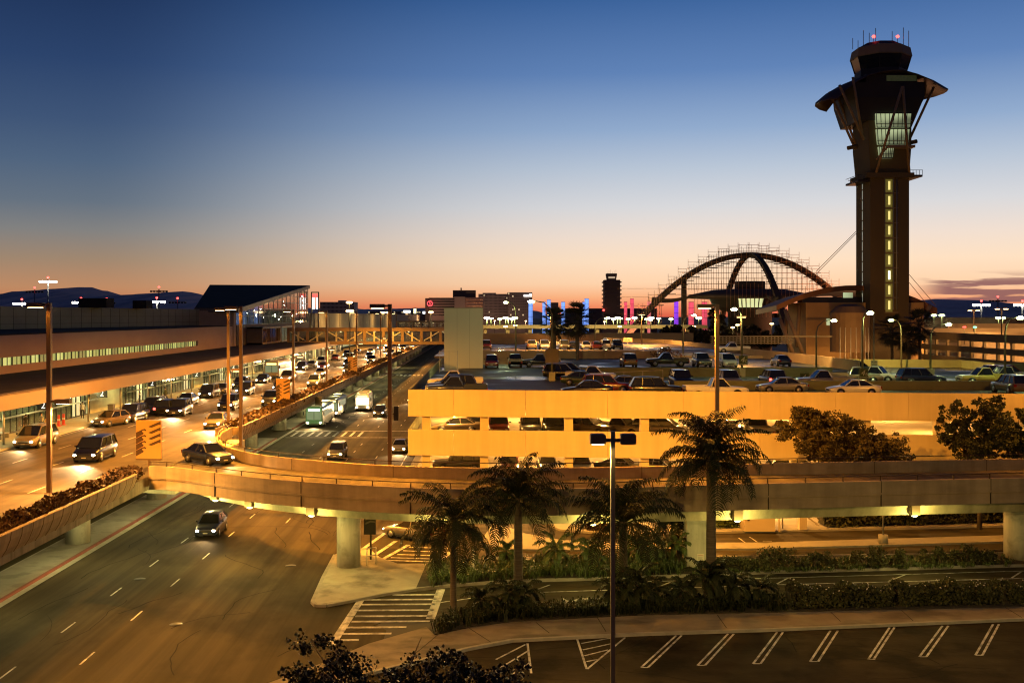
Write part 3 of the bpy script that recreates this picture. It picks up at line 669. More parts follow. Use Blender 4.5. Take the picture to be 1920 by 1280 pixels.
mb = MB(); mb.add([(-55.25,236,14.5),(-55.25,332,14.5),(-55.25,332,topz(332)),(-55.25,236,topz(236))], [(0,1,2,3)]); mb.build('curtain_wall_glass', mat('hall_glass', (.25,.3,.28), .05, 0, trans=.8), gh)
mb = MB(); mb.box(-66,-65.7,236,332,9,18); mb.box(-66,-55.5,236,332,13.9,14.1); mb.build('hall_interior', mat('hall_interior', (.18,.18,.14), .8, .3, .2), gh)
mb = MB()
for x, y in ((-60,240),(-61,250),(-60,262),(-62,280),(-60,295),(-60,310),(-61,324)):
    mb.tube([(x,y,14),(x,y,18+(y-236)*.06)], .45, 8)
mb.build('inner_column', mat('inner_col', (.5,.52,.45), .7, .05), gh)
rr = random.Random(5)
mb = MB()
for k in range(16): yy = rr.uniform(240,330); zz_ = rr.uniform(15.5, topz(yy)-1.2); x = rr.uniform(-64,-57); mb.box(x-.5,x+.5,yy-.3,yy+.3,zz_-.1,zz_+.1)
mb.build('hall_light', WHT_E, gh)
for y, p in ((246,900),(262,700),(285,420),(310,420)): light('POINT', (-60.5,y,16.6), p, (.9,1,.72), gh, rad=.4)
mb = MB(); mb.box(-56,-55,236,333,8.5,14.45); mb.build('base_wall', mat('hall_base', (.11,.08,.065), .8, .15), gh)
for y0, y1, dim in ((246,268,1),(269,289,0)):
    mb = MB(); mb.box(-54.95,-51.4,y0,y0+.5,9.9,13.9); mb.box(-54.95,-51.4,y1-.5,y1,9.9,13.9); mb.box(-54.95,-51.4,y0,y1,13.5,13.9); mb.box(-54.95,-51.4,y0,y1,9.9,10.25)
    for k in range(1, 4): yy = y0+(y1-y0)*k/4; mb.box(-51.6,-51.5,yy-.1,yy+.1,10.2,13.6)
    wf = mb.build('window_box', mat('window_box_frame', (.20,.15,.115), .6, .1), gh)
    mb = MB(); mb.box(-52.05,-52,y0+.5,y1-.5,10.25,13.5); mb.build('pane', mat('dark_pane', (.05,.025,.02), .1, 0) if dim else mat('dim_lit_pane', (.1,.1,.07), .1, .3, .4, emit=(.5,.5,.25), es=.12), wf)
# lit vertical sign at its corner
sg = thing('vertical_sign', 'slim sign tower with white lit panels and a red top at the hall corner', 'sign', (-53.5,334,8))
mb = MB(); mb.box(-54.6,-54.3,334,334.4,8,24); mb.box(-52.4,-52.1,334,334.4,8,24); mb.box(-54.6,-52.1,334,334.4,23.7,24); mb.build('frame', METAL_BR, sg)
mb = MB(); mb.box(-54.2,-53.4,333.9,334.1,18.6,22.2); mb.box(-53.0,-52.5,333.9,334.1,18.6,22.2); mb.build('lit_panel', mat('sign_white', (.8,.8,.8), .5, 0, emit=(1,.93,.85), es=3), sg)
mb = MB(); mb.box(-54.2,-52.5,333.9,334.1,22.3,23.4); mb.build('red_panel', mat('sign_red', (.6,.05,.05), .5, 0, emit=(1,.12,.1), es=1.6), sg)
# ================================================================== footbridge
def footbridge(Y, x0, x1, z0, z1, label, lit):
    t = thing('footbridge', label, 'footbridge', ((x0+x1)/2,Y,z0)); BR = mat('bridge_brown', (.27,.19,.12), .7, .1, .5)
    mb = MB(); mb.box(x0,x1,Y,Y+.3,z1-.9,z1); mb.box(x0,x1,Y,Y+.3,z0,z0+.75); mb.box(x0,x1,Y+.3,Y+4,z1-.2,z1); mb.box(x0,x1,Y+.3,Y+4,z0,z0+.2)
    n = 9; w_ = (x1-x0)/n
    for k in range(n+1): x = x0+k*w_; mb.box(x-.35,x+.35,Y-.02,Y+.32,z0,z1)
    mb.build('chords', BR, t)
    mb = MB()
    for k in range(n):
        xa, xb = x0+k*w_+.4, x0+(k+1)*w_-.4
        p, q = ((xa,z1-1.0),(xb,z0+.85)) if k % 2 == 0 else ((xb,z1-1.0),(xa,z0+.85))
        mb.bar((p[0],Y+.5,p[1]),(q[0],Y+.5,q[1]),.24,.24)
        for s_ in (.5,): xm = x0+(k+s_)*w_; mb.box(xm-.2,xm+.2,Y+.6,Y+.8,z0+.8,z1-1)
    mb.build('truss', mat('truss_white', (.72,.68,.52), .6, .05), t)
    mb = MB(); mb.box(x0,x1,Y+.9,Y+.93,z0+.75,z1-.9); mb.build('glazing', mat('bridge_glass', (.5,.52,.48), .06, 0, trans=.92), t)
    mb = MB()
    for k in range(n*2): x = x0+(k+.5)*w_/2; mb.box(x-.5,x+.5,Y+2,Y+2.2,z1-.32,z1-.22)
    mb.build('ceiling_strip', mat('bridge_strip', (.8,.8,.7), .4, 0, emit=(1,.9,.5), es=2.5), t)
    for k in range(5): light('POINT', (x0+(k+.5)*(x1-x0)/5,Y+2,z1-.8), lit, (1,.85,.45), t, rad=.3)
    for x in (x0+2, x1-1.0):
        mb = MB(); mb.box(x-.6,x+.6,Y+1,Y+3,DK if x < -20 else 0,z0); mb.build('pier', CONC_D, t)
    return t
footbridge(268, -49.5, -6.5, 9.3, 13.5, 'glazed truss footbridge crossing the roadways to the stair tower', 160)
footbridge(500, -41, -8, 10.6, 14.2, 'second smaller truss footbridge far beyond the first', 160)
# ================================================================== long wall and offices beyond
lw = thing('long_terminal_wall', 'long blank beige terminal wall beyond the glazed hall', 'terminal', (-55,345,6))
mb = MB(); mb.box(-75,-55,345,900,5,17.4); mb.build('wall', mat('long_wall', (.42,.33,.19), .85, .06, .2, stretch=(1,.3,1)), lw)
mb = MB()
for k in range(12): y = 350+k*26; mb.box(-54.99,-54.9,y-.2,y+.2,6,17.4)
mb.build('pilaster', mat('long_wall_rib', (.33,.25,.15), .85, 0), lw)
for y, p in ((360,6500),(400,6500),(450,9000),(520,9000),(600,9000)): light('POINT', (-48,y,14.5), p*.35, (1,.62,.22), lw, rad=.4)
mb = MB(); mb.box(-50,-40.5,332,640,8.8,10); mb.build('canopy', FASC, lw)
mb = MB(); mb.box(-50,-49.7,332,640,DK,8.8); mb.build('lit_front', mat('far_front_glow', (.5,.48,.3), .7, .6, .25, emit=(.9,.85,.4), es=.35), lw)
# ================================================================== control tower
TWY = 261.0
def tp(px, py, d=TWY): p = D(px, py, d); return p
TWC = mat('tower_concrete', (.115,.083,.038), .85, .12, .15, bump=.1, stretch=(1,1,.3))
TWD = mat('tower_dark_cladding', (.03,.022,.02), .6, .1, .3)
ct = thing('control_tower', 'tall airport control tower with winged canopy, slanted struts and a flared cab', 'control tower', (99,266,0))
mb = MB(); mb.box(94.2,103.7,261,271,0,51); mb.build('shaft', TWC, ct)
mb = MB(); mb.loft([[(94.2,260.9,51),(103.7,260.9,51),(103.7,271.5,51),(94.2,271.5,51)],[(93.7,260.6,58),(104.1,260.6,58),(104.1,272,58),(93.7,272,58)],[(93.7,260.6,74),(104.1,260.6,74),(104.1,272,74),(93.7,272,74)]])
mb.build('upper_shaft', TWC, ct)
mb = MB(); mb.loft([[(91.2,260.4,64.2),(104.2,260.4,64.2),(104.2,274,64.2),(91.2,274,64.2)],[(90.2,259.2,69.5),(106.8,259.2,69.5),(106.8,276,69.5),(90.2,276,69.5)],[(89.8,259.2,73.3),(106.8,259.2,73.3),(106.8,276,73.3),(89.8,276,73.3)]]); mb.box(92.5,105,259.3,275,73.3,75.2); mb.build('equipment_block', TWD, ct)
mb = MB(); mb.box(97.5,104.8,259.2,259.28,73.5,74.9); 
mb.build('office_window', mat('tower_dim_window', (.08,.09,.05), .2, .5, .8, emit=(.5,.55,.2), es=.03), ct)
# winged canopy
xs = [82.0,84.6,88,92,96,99,102,106,110,113.9]; zs = [69.4,71.6,73.6,75.2,76.0,76.3,76.2,75.3,73.9,71.8]
rows_t = []; rows_b = []
for j, y in enumerate((257.5,259,262,265,268,271,273)):
    e_ = (0.0,.6,1,1,1,.6,0.0)[j]; sag = (.5,.3,.1,0,.1,.4,.8)[j]
    xx = [97.6+(x-97.6)*(.80,.91,.97,1,.95,.82,.66)[j] for x in xs]
    rows_t.append([(x,y,z-sag*.8) for x, z in zip(xx, zs)]); rows_b.append([(x,y,z-sag*.8-.15-.5*e_*max(.0,1-abs((x-97.2)/16.8)**2)) for x, z in zip(xx, zs)])
mb = MB(); mb.smooth = True; mb.grid(rows_t); mb.grid([r[::-1] for r in rows_b])
per = lambda rw: rw[0]+[r[-1] for r in rw[1:]]+rw[-1][::-1][1:]+[r[0] for r in rw[::-1][1:]]
mb.smooth = False; mb.grid([per(rows_t), per(rows_b)]); mb.build('canopy', mat('canopy_skin', (.09,.05,.035), .5, .1, .4), ct, fix=True)
def octo(r, z, cx=98.6, cy=266): return [(cx+r*math.cos(math.pi/8+k*math.pi/4), cy+r*math.sin(math.pi/8+k*math.pi/4), z) for k in range(8)]
mb = MB(); mb.loft([octo(6.4,74),octo(6.2,77.2)]); mb.build('cab_base', TWD, ct)
mb = MB(); mb.loft([octo(6.1,77.2),octo(7.05,80.4)], caps=False); mb.build('cab_glass', mat('cab_glass', (.10,.12,.14), .05, 0, trans=.75), ct)
mb = MB()
for a, b in zip(octo(6.15,77.2), octo(7.1,80.4)): mb.bar(a, b, .18)
mb.build('cab_mullion', TWD, ct)
mb = MB(); mb.tube([(98.6,266,77.2),(98.6,266,80.4)], 2.8, 10); mb.box(96.5,100.5,260.6,261.2,77.2,78.1); mb.build('cab_console', TWD, ct)
mb = MB(); mb.loft([octo(7.25,80.4),octo(7.35,80.6),octo(6.9,82.7),octo(6.5,82.9)]); mb.build('cab_fascia', mat('cab_fascia', (.30,.21,.13), .7, .06, .5), ct)
mb = MB(); mb.loft([octo(6.4,82.9),octo(4.2,84.1),octo(2.5,84.2)]); mb.build('cab_roof', TWD, ct)
mb = MB()
for px, y0, y1 in ((1599,92,72),(1609,86,76),(1619,80,57),(1642,72,53),(1673,72,59),(1694,80,52),(1704,85,58),(1630,78,62)): x, _, z0 = tp(px,y0,264); z1 = tp(px,y1,264)[2]; mb.box(x-.06,x+.06,264,264.12,min(z0,82.4),z1)
mb.build('antenna', METAL_GR, ct)
for px in (1638,1683):
    x, _, z = tp(px,69,264); mb = MB(); mb.ball((x,264,z), .42, 8); mb.build('red_beacon', RED_E, ct); mb = MB(); mb.box(x-.05,x+.05,263.95,264.05,83,z-.3); mb.build('antenna', METAL_GR, ct)
STR = mat('strut_tan', (.30,.20,.12), .6, .05)
for a, b, ya, yb in (((1555,172),(1604,280),262,263),((1574,160),(1620,262),254,261),((1599,145),(1616,250),256,260.6),((1566,168),(1604,270),270,268),((1751,163),(1707,258),262,263),((1740,160),(1706,240),270,268),((1692,162),(1642,326),252,260.4),((1693,162),(1705,326),252,260.4)):
    mb = MB(); mb.tube([tp(*a,ya),tp(*b,yb)], .32, 8); mb.build('strut', STR, ct)
mb = MB()
for a, b, d in (((1589,278),(1608,274),262),((1706,268),(1719,265),262)): mb.tube([tp(*a,d),tp(*b,d)], .5, 8)
mb.box(93.0,104.6,260,272,50.2,51.4); mb.build('ledge', TWC, ct)
for x0, x1, z in ((91.2,94.0,49.8),(103.9,107.0,51.0)):
    mb = MB(); mb.box(x0,x1,261,270,z-.5,z); 
    for t in range(5): xx = x0+(x1-x0)*t/4; mb.box(xx-.04,xx+.04,261,261.1,z,z+1.2)
    mb.box(x0,x1,261,261.1,z+1.1,z+1.2); mb.box(x0,x0+.1,261,270,z+1.1,z+1.2); mb.build('balcony', TWD, ct)
# lit glazed lobby box near the top
LIT = mat('tower_glazing_glow', (.4,.42,.3), .3, .75, .28, emit=(.78,.92,.5), es=.75)
nt_ = LIT.node_tree; b_ = nt_.nodes['Principled BSDF']; n_ = nt_.nodes.new('ShaderNodeTexNoise'); n_.inputs['Scale'].default_value = .33; r_ = nt_.nodes.new('ShaderNodeMapRange'); r_.inputs[1].default_value = .38; r_.inputs[2].default_value = .62; r_.inputs[3].default_value = .12; r_.inputs[4].default_value = 1.1
nt_.links.new(n_.outputs[0], r_.inputs[0]); nt_.links.new(r_.outputs[0], b_.inputs['Emission Strength'])
for z0, z1, xa, xb in ((62.3,65.7,95.0,103.6),(58.2,61.9,95.3,103.2),(54.9,57.6,95.8,99.4)):
    mb = MB(); mb.loft([[(xa+.35,259.6,z0),(xb-.2,259.6,z0),(xb-.2,260.55,z0),(xa+.35,260.55,z0)],[(xa,259.3,z1),(xb,259.3,z1),(xb,260.55,z1),(xa,260.55,z1)]]); wn = mb.build('lit_window', LIT, ct)
    mb = MB(); n = 8
    for k in range(n+1): t = k/n; mb.bar((xa+.35+(xb-.55-xa)*t,259.54,z0),(xa+(xb-xa)*t,259.24,z1),.13)
    mb.bar((xa,259.4,z0+.9),(xb,259.4,z0+.9),.12); mb.bar((xa,259.2,z1),(xb,259.2,z1),.2); mb.bar((xa+.3,259.5,z0),(xb-.2,259.5,z0),.2); mb.build('window_frame', FRM, wn)
mb = MB(); mb.box(97.5,104,258,260.6,57.2,57.8); mb.bar((97.5,258.2,57.5),(95.5,260.4,54.6),.3,.4)
for t in range(6): x = 97.6+t*1.27; mb.box(x-.04,x+.04,258,258.1,57.8,58.9)
mb.box(97.5,104,258,258.1,58.8,58.9); mb.build('platform', STR, ct)
for k in range(9):                                 # lit stair windows
    z1 = tp(1668,336+28*k)[2]; z0 = z1-3.2
    mb = MB(); pass
    mb2 = MB(); mb2.box(97.9,99.6,260.93,260.99,z0,z1); wn = mb2.build('stair_window', mat('stair_glow_dim', (.3,.3,.1), .4, .3, .6, emit=(.55,.48,.08), es=.13), ct)
    mb2 = MB(); mb2.box(98.55,99.05,260.88,260.92,z0+.6,z1-.5); mb2.build('stair_lamp', mat('stair_glow' if k != 6 else 'stair_glow_hot', (.8,.8,.4), .4, 0, emit=(1.0,.82,.26) if k != 6 else (1,.9,.6), es=(.95 if k != 6 else 3.0)), wn)
    mb2 = MB(); mb2.box(97.7,101,260.8,260.97,z0-.25,z0-.05); mb2.build('window_ledge', STR, wn)
mb = MB(); mb.box(97.65,97.8,260.8,260.95,18,51); mb.box(99.7,99.85,260.8,260.95,18,51); mb.tube([(100.6,260.8,18),(100.6,260.8,51)], .16, 6); mb.build('stair_rail', METAL_GR, ct)
mb = MB()
for k in range(12): z = 20+k*2.55; mb.box(94.14,94.19,266.2,266.6,z,z+2.2)
mb.build('slit_window', mat('slit_glow', (.3,.33,.28), .3, .2, .7, emit=(.7,.75,.6), es=.28), ct)
WIRE = mat('guy_wire', (.45,.2,.1), .5, 0)
for a, b in (((1605,434),(1531,508)),((1605,438),(1524,520)),((1705,515),(1754,572)),((1705,530),(1742,575)),((1604,345),(1590,338))): mb = MB(); mb.tube([tp(*a,266),tp(*b,262)], .07, 5); mb.build('guy_wire', WIRE, ct)
# ---- base building of the tower
tb = thing('tower_base_building', 'low base building under the control tower with an arched winged roof', 'building', (92,255,0))
OW = mat('base_wall_tan', (.58,.35,.13), .8, .08, .3, bump=.05)
mb = MB(); mb.box(79.4,94.1,264,280,0,19.8); mb.box(103.8,108.5,264,280,0,19.8); mb.build('wall', OW, tb)
rows_t = []; rows_b = []
for y in (265.5,270,276,286):
    xs_ = [72.5+40*k/14 for k in range(15)]
    rows_t.append([(x, y, 24.1-.0133*(x-91.8)**2-(y-265.5)*.05) for x in xs_]); rows_b.append([(x, y, z-1.3) for x, y, z in rows_t[-1]])
mb = MB(); mb.smooth = True; mb.grid(rows_t); mb.grid([r[::-1] for r in rows_b]); mb.smooth = False; mb.grid([per(rows_t), per(rows_b)])
mb.build('winged_roof', mat('wing_roof', (.30,.12,.035), .6, .1, .3), tb, fix=True)
mb = MB(); mb.box(79,94.0,266,270,19.8,21.2); mb.build('clerestory', mat('clerestory_dark', (.05,.04,.03), .2, 0), tb)
mb = MB(); mb.box(89.2,91.6,265.8,266,21.0,22.3); mb.box(84.4,85.4,263.8,263.95,14.2,15.8); mb.build('lit_window', LIT, tb)
for a, b, d0, d1 in (((1462,598),(1486,661),265,262),((1472,580),(1505,662),265,262),((1499,572),(1494,650),268,266),((1476,590),(1470,640),272,270),((1732,590),(1745,572),262,262)):
    mb = MB(); mb.tube([tp(*a,d0),tp(*b,d1)], .5, 8); mb.build('slanted_column', STR, tb)
mb = MB(); arc = [(86+4.6*math.cos(math.pi+math.pi*k/12), 252+4.6*math.sin(math.pi+math.pi*k/12)) for k in range(13)]
mb.prism(arc, 8, 17.2); mb.loft([[(x,y,17.2) for x,y in arc],[(86+(x-86)*.7,252+(y-252)*.7,18.7) for x,y in arc],[(86+(x-86)*.3,252+(y-252)*.3,19.2) for x,y in arc]])
mb.build('curved_porch', mat('porch_brown', (.20,.13,.07), .7, .1, .4), tb, fix=True)
mb = MB()
for k in range(3, 10): x, y = arc[k]; mb.bar((86+(x-86)*1.01,252+(y-252)*1.01,5.5),(86+(x-86)*1.01,252+(y-252)*1.01,13.8),.16)
mb.build('porch_mullion', METAL_GR, tb)
mb = MB(); mb.box(79.3,108.6,263.8,280,0,6); mb.build('plinth', OW, tb)
# ================================================================== arched landmark with scaffolding
TH = 376.0; TX = 93.2
th = thing('arched_building', 'saucer-shaped restaurant slung under two crossing parabolic arches, dark against the sunset', 'landmark building', (TX,TH,0))
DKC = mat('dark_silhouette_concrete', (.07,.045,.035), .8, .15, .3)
def arch(ang, hw=1.0, top=37.9):
    rings = []
    for k in range(49):
        t = -1+2*k/48; r = 51.5*t; z = top-.0152*r*r; wdt = (.95+.55*abs(t))*hw
        nx, nz = 2*.0152*r, 1; l = math.hypot(nx, nz); nx, nz = nx/l, nz/l
        ring = []
        for s_, u in ((-1,-1),(1,-1),(1,1),(-1,1)):
            rr_ = r+nx*u*.95*hw; ring.append((TX+rr_*math.cos(ang)-s_*wdt*math.sin(ang), TH+rr_*math.sin(ang)+s_*wdt*math.cos(ang), z+nz*u*.95*hw))
        rings.append(ring)
    mb = MB(); mb.loft(rings); return mb
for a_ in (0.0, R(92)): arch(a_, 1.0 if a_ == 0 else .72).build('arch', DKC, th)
def lathe(mb, prof, cx, cy, n=40, a0=0, a1=2*math.pi):
    full = abs(a1-a0-2*math.pi) < 1e-6; m_ = n if full else n+1
    rows = [[(cx+r*math.cos(a0+(a1-a0)*k/n), cy+r*math.sin(a0+(a1-a0)*k/n), z) for k in range(m_)]+([(cx+r*math.cos(a0), cy+r*math.sin(a0), z)] if full else []) for r, z in prof]
    mb.smooth = True; mb.grid(rows); mb.smooth = False
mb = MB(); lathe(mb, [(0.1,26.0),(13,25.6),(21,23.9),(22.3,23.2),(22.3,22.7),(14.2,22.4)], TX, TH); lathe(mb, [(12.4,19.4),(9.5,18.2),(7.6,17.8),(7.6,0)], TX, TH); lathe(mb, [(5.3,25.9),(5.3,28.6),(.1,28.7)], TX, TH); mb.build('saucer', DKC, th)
mb = MB(); lathe(mb, [(14.0,22.4),(12.4,19.4)], TX, TH, 30, R(240), R(275)); mb.build('lit_window_band', mat('restaurant_glow', (.6,.6,.4), .4, .6, .35, emit=(.9,.95,.45), es=.8), th)
mb = MB(); lathe(mb, [(14.0,22.4),(12.4,19.4)], TX, TH, 60, R(275), R(600)); mb.build('dark_window_band', TWD, th)
mb = MB()
for k in range(10): a_ = R(232+k*6.2); mb.bar((TX+14.1*math.cos(a_),TH+14.1*math.sin(a_),22.4),(TX+12.5*math.cos(a_),TH+12.5*math.sin(a_),19.4),.25)
mb.build('window_bar', DKC, th)
for s_ in (-1, 1):
    for a_ in (0.0, R(92)):
        pts = []
        for k in range(9):
            t = k/8; r = (21+13.5*t); z = 23.2-1.8*math.sin(t*math.pi)*.6-(1.0*t*t); pts.append((TX+s_*r*math.cos(a_), TH+s_*r*math.sin(a_), z))
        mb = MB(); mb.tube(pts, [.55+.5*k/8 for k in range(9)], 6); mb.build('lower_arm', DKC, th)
mb = MB()
for x in (70, 116): mb.box(x-.8,x+.8,375,377,0,30 if x < 80 else 22)
mb.build('prop_post', DKC, th)
sc = thing('scaffolding', 'lacework of scaffold tubes and planks wrapped round the dark arches', 'scaffolding', (TX,TH-1,0))
def az_(r): return 37.9-.0152*r*r
mb = MB(); rr = random.Random(11)
r = -42.0
while r <= 42:
    lo = 25.5 if abs(r) < 30 else max(12.0, az_(r)-9); hi = az_(r)+2.6
    for yy in (TH-2.2, TH+2.2): mb.box(TX+r-.05,TX+r+.05,yy-.05,yy+.05,lo,hi+rr.uniform(-.6,.9))
    r += 1.75
z = 24.0
while z < 40.4:
    hw_ = math.sqrt(max(0, (40.6-z)/.0152)); 
    if hw_ > 1:
        for yy in (TH-2.2, TH+2.2): mb.box(TX-min(hw_,42),TX+min(hw_,42),yy-.05,yy+.05,z-.05,z+.05)
    z += 1.9
for r in [-41+k*3.5 for k in range(24)]:
    z = az_(r); mb.box(TX+r-2.2,TX+r+1.8,TH-2.3,TH-2.2,z+3.4,z+3.52); mb.box(TX+r-2.2,TX+r-2.1,TH-2.3,TH-2.2,z+1.2,z+4.4); mb.box(TX+r+1.7,TX+r+1.8,TH-2.3,TH-2.2,z+1.2,z+4.4)
    mb.box(TX+r-2.2,TX+r+1.8,TH-2.3,TH-2.2,z+2.3,z+2.4)
r = -18
while r < 18:
    for dy in (-28, 26): mb.box(TX+r*.8-.05,TX+r*.8+.05,TH+dy-.05,TH+dy+.05,16,26+rr.uniform(0,4))
    r += 1.6
for r in range(-46, -30, 2): mb.box(TX+r-.05,TX+r+.05,TH-2.2,TH-2.1,12+rr.uniform(0,3),az_(r)+5)
for z in (17,20,23,26): mb.box(TX-47,TX-31,TH-2.2,TH-2.1,z,z+.1)
mb.build('scaffold_tube', mat('scaffold_sodium_tint', (.7,.32,.16), .6, .1), sc)  # orange of the sodium light is put into the tube colour
PLK = mat('plank_dark', (.06,.03,.02), .9, .1)
for sgn in (-1, 1):
    for k in range(15):
        r = sgn*(7+k*2.1); z = az_(r)-1.9; mb = MB(); mb.box(TX+r-sgn*(-.2)-1.2,TX+r+1.5,TH-2.6,TH-1.2,z-.12,z+.12); mb.build('scaffold_plank', PLK, sc)
    for k in range(10):
        y_ = 8+k*2.9; z = az_(y_)-.5; xx = TX+sgn*y_*math.cos(R(92)); mb = MB(); mb.box(xx-1.6,xx+1.6,TH+(-y_ if sgn < 0 else y_)-.5,TH+(-y_ if sgn < 0 else y_)+.5,z-.1,z+.1); mb.build('scaffold_plank', PLK, sc)
for x, y in ((54,366),(130,366)): light('POINT', (x,y,12), 42000, (1,.42,.18), sc, rad=.5)
pw = thing('lattice_screen', 'low pale pierced concrete screen wall at the foot of the arched building', 'wall', (66,246,10))
mb = MB(); mb.box(52,80,246,246.2,11.6,11.9); 
for k in range(24): x = 52.4+k*.8; mb.box(x-.1,x+.1,246,246.2,10.0,11.6)
for z in (10.2,10.7,11.2): mb.box(52,71,246,246.2,z-.1,z+.1)
mb.build('screen', mat('screen_pale', (.25,.23,.17), .8, .06), pw)
# ================================================================== LED pylons
PC = {'blue': (.20,.38,1.0), 'red': (1.0,.10,.16), 'violet': (.34,.06,1.0), 'pink': (1.0,.22,.22)}
for k, (px, y0, y1, wpx, c, ph) in enumerate(((995,562,610,8,'blue','first of the blue ones beside the dark sign-topped block'),(1020,566,604,6,'blue','shorter of the paired ones'),(1029,562,604,7,'blue','taller of the paired ones'),(1056,566,604,7,'blue','standing alone between the two palms'),
     (1094,566,604,4,'blue','slim one touching its taller neighbour'),(1100,560,606,8,'blue','tall one nearest the old tower'),(1173,566,604,6,'red','shorter, just past the old tower'),(1185,560,604,7,'red','taller, just past the old tower'),(1217,565,606,6,'pink','faint, at the arch foot'),
     (1268,565,613,8,'violet','only violet one, under the arch'),(1296,566,615,10,'red','broad, under the saucer rim'),(1321,566,610,10,'red','broad, beside the saucer stem'))):
    x, d, z1 = D(px, y0, 640); z0 = D(px, y1, 640)[2]-2; w_ = wpx*.32
    t = thing('light_pylon', '%s glowing glass pylon, %s' % (c, ph), 'light pylon', (x,d,0), group='coloured light pylons')
    pm = mat('pylon_'+c, tuple(v*.5 for v in PC[c]), .3, .35, .45, emit=PC[c], es=.9 if c == 'blue' else .7)
    if 'pyl' not in pm: 
        pm['pyl'] = 1; q = pm.node_tree; nn = q.nodes.new('ShaderNodeTexNoise'); nn.inputs['Scale'].default_value = .7; mm = q.nodes.new('ShaderNodeMapRange'); mm.inputs[1].default_value = .35; mm.inputs[2].default_value = .65; mm.inputs[3].default_value = .55; mm.inputs[4].default_value = 1.7 if c == 'blue' else 1.2
        q.links.new(nn.outputs[0], mm.inputs[0]); q.links.new(mm.outputs[0], q.nodes['Principled BSDF'].inputs['Emission Strength'])
    mb = MB(); mb.tube([(0,0,z0-5),(0,0,z1)], w_/2, 12); mb.build('glass_shaft', pm, t, world=False)
    mb = MB()
    for j in range(6): z = z0+(z1-z0)*j/5; mb.tube([(0,0,z-.1),(0,0,z+.1)], w_/2+.06, 12)
    mb.build('ring', mat('pylon_ring', (.1,.1,.12), .5, 0), t, world=False)
# ================================================================== old tower, hotels and offices on the skyline
ot = thing('old_control_tower', 'older slab-sided control tower with ledges on every floor, dark on the skyline', 'control tower', (95,800,0))
x0, x1 = D(1134,0,800)[0], D(1163,0,800)[0]; OTM = mat('old_tower_dark', (.14,.10,.08), .8, .1)
mb = MB(); mb.box(x0,x1,800,812,0,43.5); mb.box(x0-1,x1+5,799,806,0,20); mb.build('shaft', OTM, ot)
for k in range(9): 
    mb = MB(); z = 17+k*3.05; mb.box(x0-.9,x1+.9,799,813,z,z+.9); mb.build('ledge', OTM, ot)
xa, xb = D(1138,0,800)[0], D(1157,0,800)[0]
mb = MB(); mb.loft([[(xa+.6,801,43.5),(xb-.6,801,43.5),(xb-.6,808,43.5),(xa+.6,808,43.5)],[(xa,800.5,47),(xb,800.5,47),(xb,808.5,47),(xa,808.5,47)],[(xa,800.5,48.3),(xb,800.5,48.3),(xb,808.5,48.3),(xa,808.5,48.3)]]); mb.build('cab', OTM, ot)
mb = MB(); mb.box(xa+1.2,xb-1.5,800.2,800.6,44.6,45.9); mb.build('cab_window', mat('cab_lit', (.4,.3,.2), .3, .5, 1, emit=(1,.75,.5), es=.5), ot)
mb = MB()
for k in range(6): xx = xa+.6+k*1.3; mb.box(xx-.06,xx+.06,803,803.1,48.3,49.5+(k*7%3)*.8)
mb.build('antenna', OTM, ot)
mb = MB(); mb.ball((x0-1,799,20.8), .8, 8); mb.build('red_beacon', RED_E, ot)
def block(name, label, cat, px0, px1, y0, d, col, rows=0, cols=0, lit=.12, dep=18, winc=(.10,.08,.09), y1=612, bands=False, roof=None):
    xa, _, z1 = D(px0,y0,d); xb = D(px1,y0,d)[0]
    col = tuple(min(.75,c*2.0) for c in col); t = thing(name, label, cat, ((xa+xb)/2,d,0)); m_ = mat('bld_'+label[:18].replace(' ','_'), col, .8, .08, .1)
    mb = MB(); mb.box(xa,xb,d,d+dep,0,z1); mb.build('walls', m_, t)
    if rows:
        H = z1-16; mb = MB(); ml = MB(); rg = random.Random(px0)
        for r_ in range(rows):
            za = 16+H*(r_+.3)/rows; zb = 16+H*(r_+.8)/rows
            if bands: mb.box(xa+.5,xb-.5,d-.08,d-.02,za,zb); continue
            for c_ in range(cols):
                xx = xa+(xb-xa)*(c_+.22)/cols; (ml if rg.random() < lit else mb).box(xx,xx+(xb-xa)*.56/cols,d-.08,d-.02,za,zb)
        mb.build('windows', mat('bld_win_%02d%02d%02d' % tuple(int(c*99) for c in winc), winc, .25, .1, .2), t)
        if ml.v: ml.build('lit_windows', mat('bld_lit', (.6,.5,.3), .4, .2, .3, emit=(1,.8,.45), es=.7), t)
    if roof:
        for px_a, px_b, yy in roof:
            mb = MB(); q, _, z2 = D(px_a,yy,d+3); q2 = D(px_b,yy,d+3)[0]; mb.box(q,q2,d+3,d+12,z1-.5,z2); mb.build('roof_plant', m_, t)
    return t, xa, xb, z1
t, xa, xb, z1 = block('hotel', 'long louvred hotel block with a red ring emblem on its dark end', 'hotel', 804, 862, 558, 900, (.22,.15,.12), 7, 1, bands=True, winc=(.07,.05,.05))
x, d, z = D(801,560,899); mb = MB(); mb.box(x-1.7,x+1.7,899,915,0,z+.5); mb.build('end_slab', OTM, t)
x, d, z = D(806,569,896)
mb = MB()
for k in range(20): a0, a1 = 2*math.pi*k/20, 2*math.pi*(k+1)/20; mb.bar((x+2.1*math.cos(a0),896,z+2.1*math.sin(a0)),(x+2.1*math.cos(a1),896,z+2.1*math.sin(a1)),.5)
mb.build('emblem_ring', mat('emblem_red', (.7,.05,.05), .5, 0, emit=(1,.08,.10), es=2.5), t)
text_mesh('S', 3.4, MATS['emblem_red'], t, tuple(Vector((x,895.9,z))-t.location), (R(90),0,0), .05, 'emblem_letter')
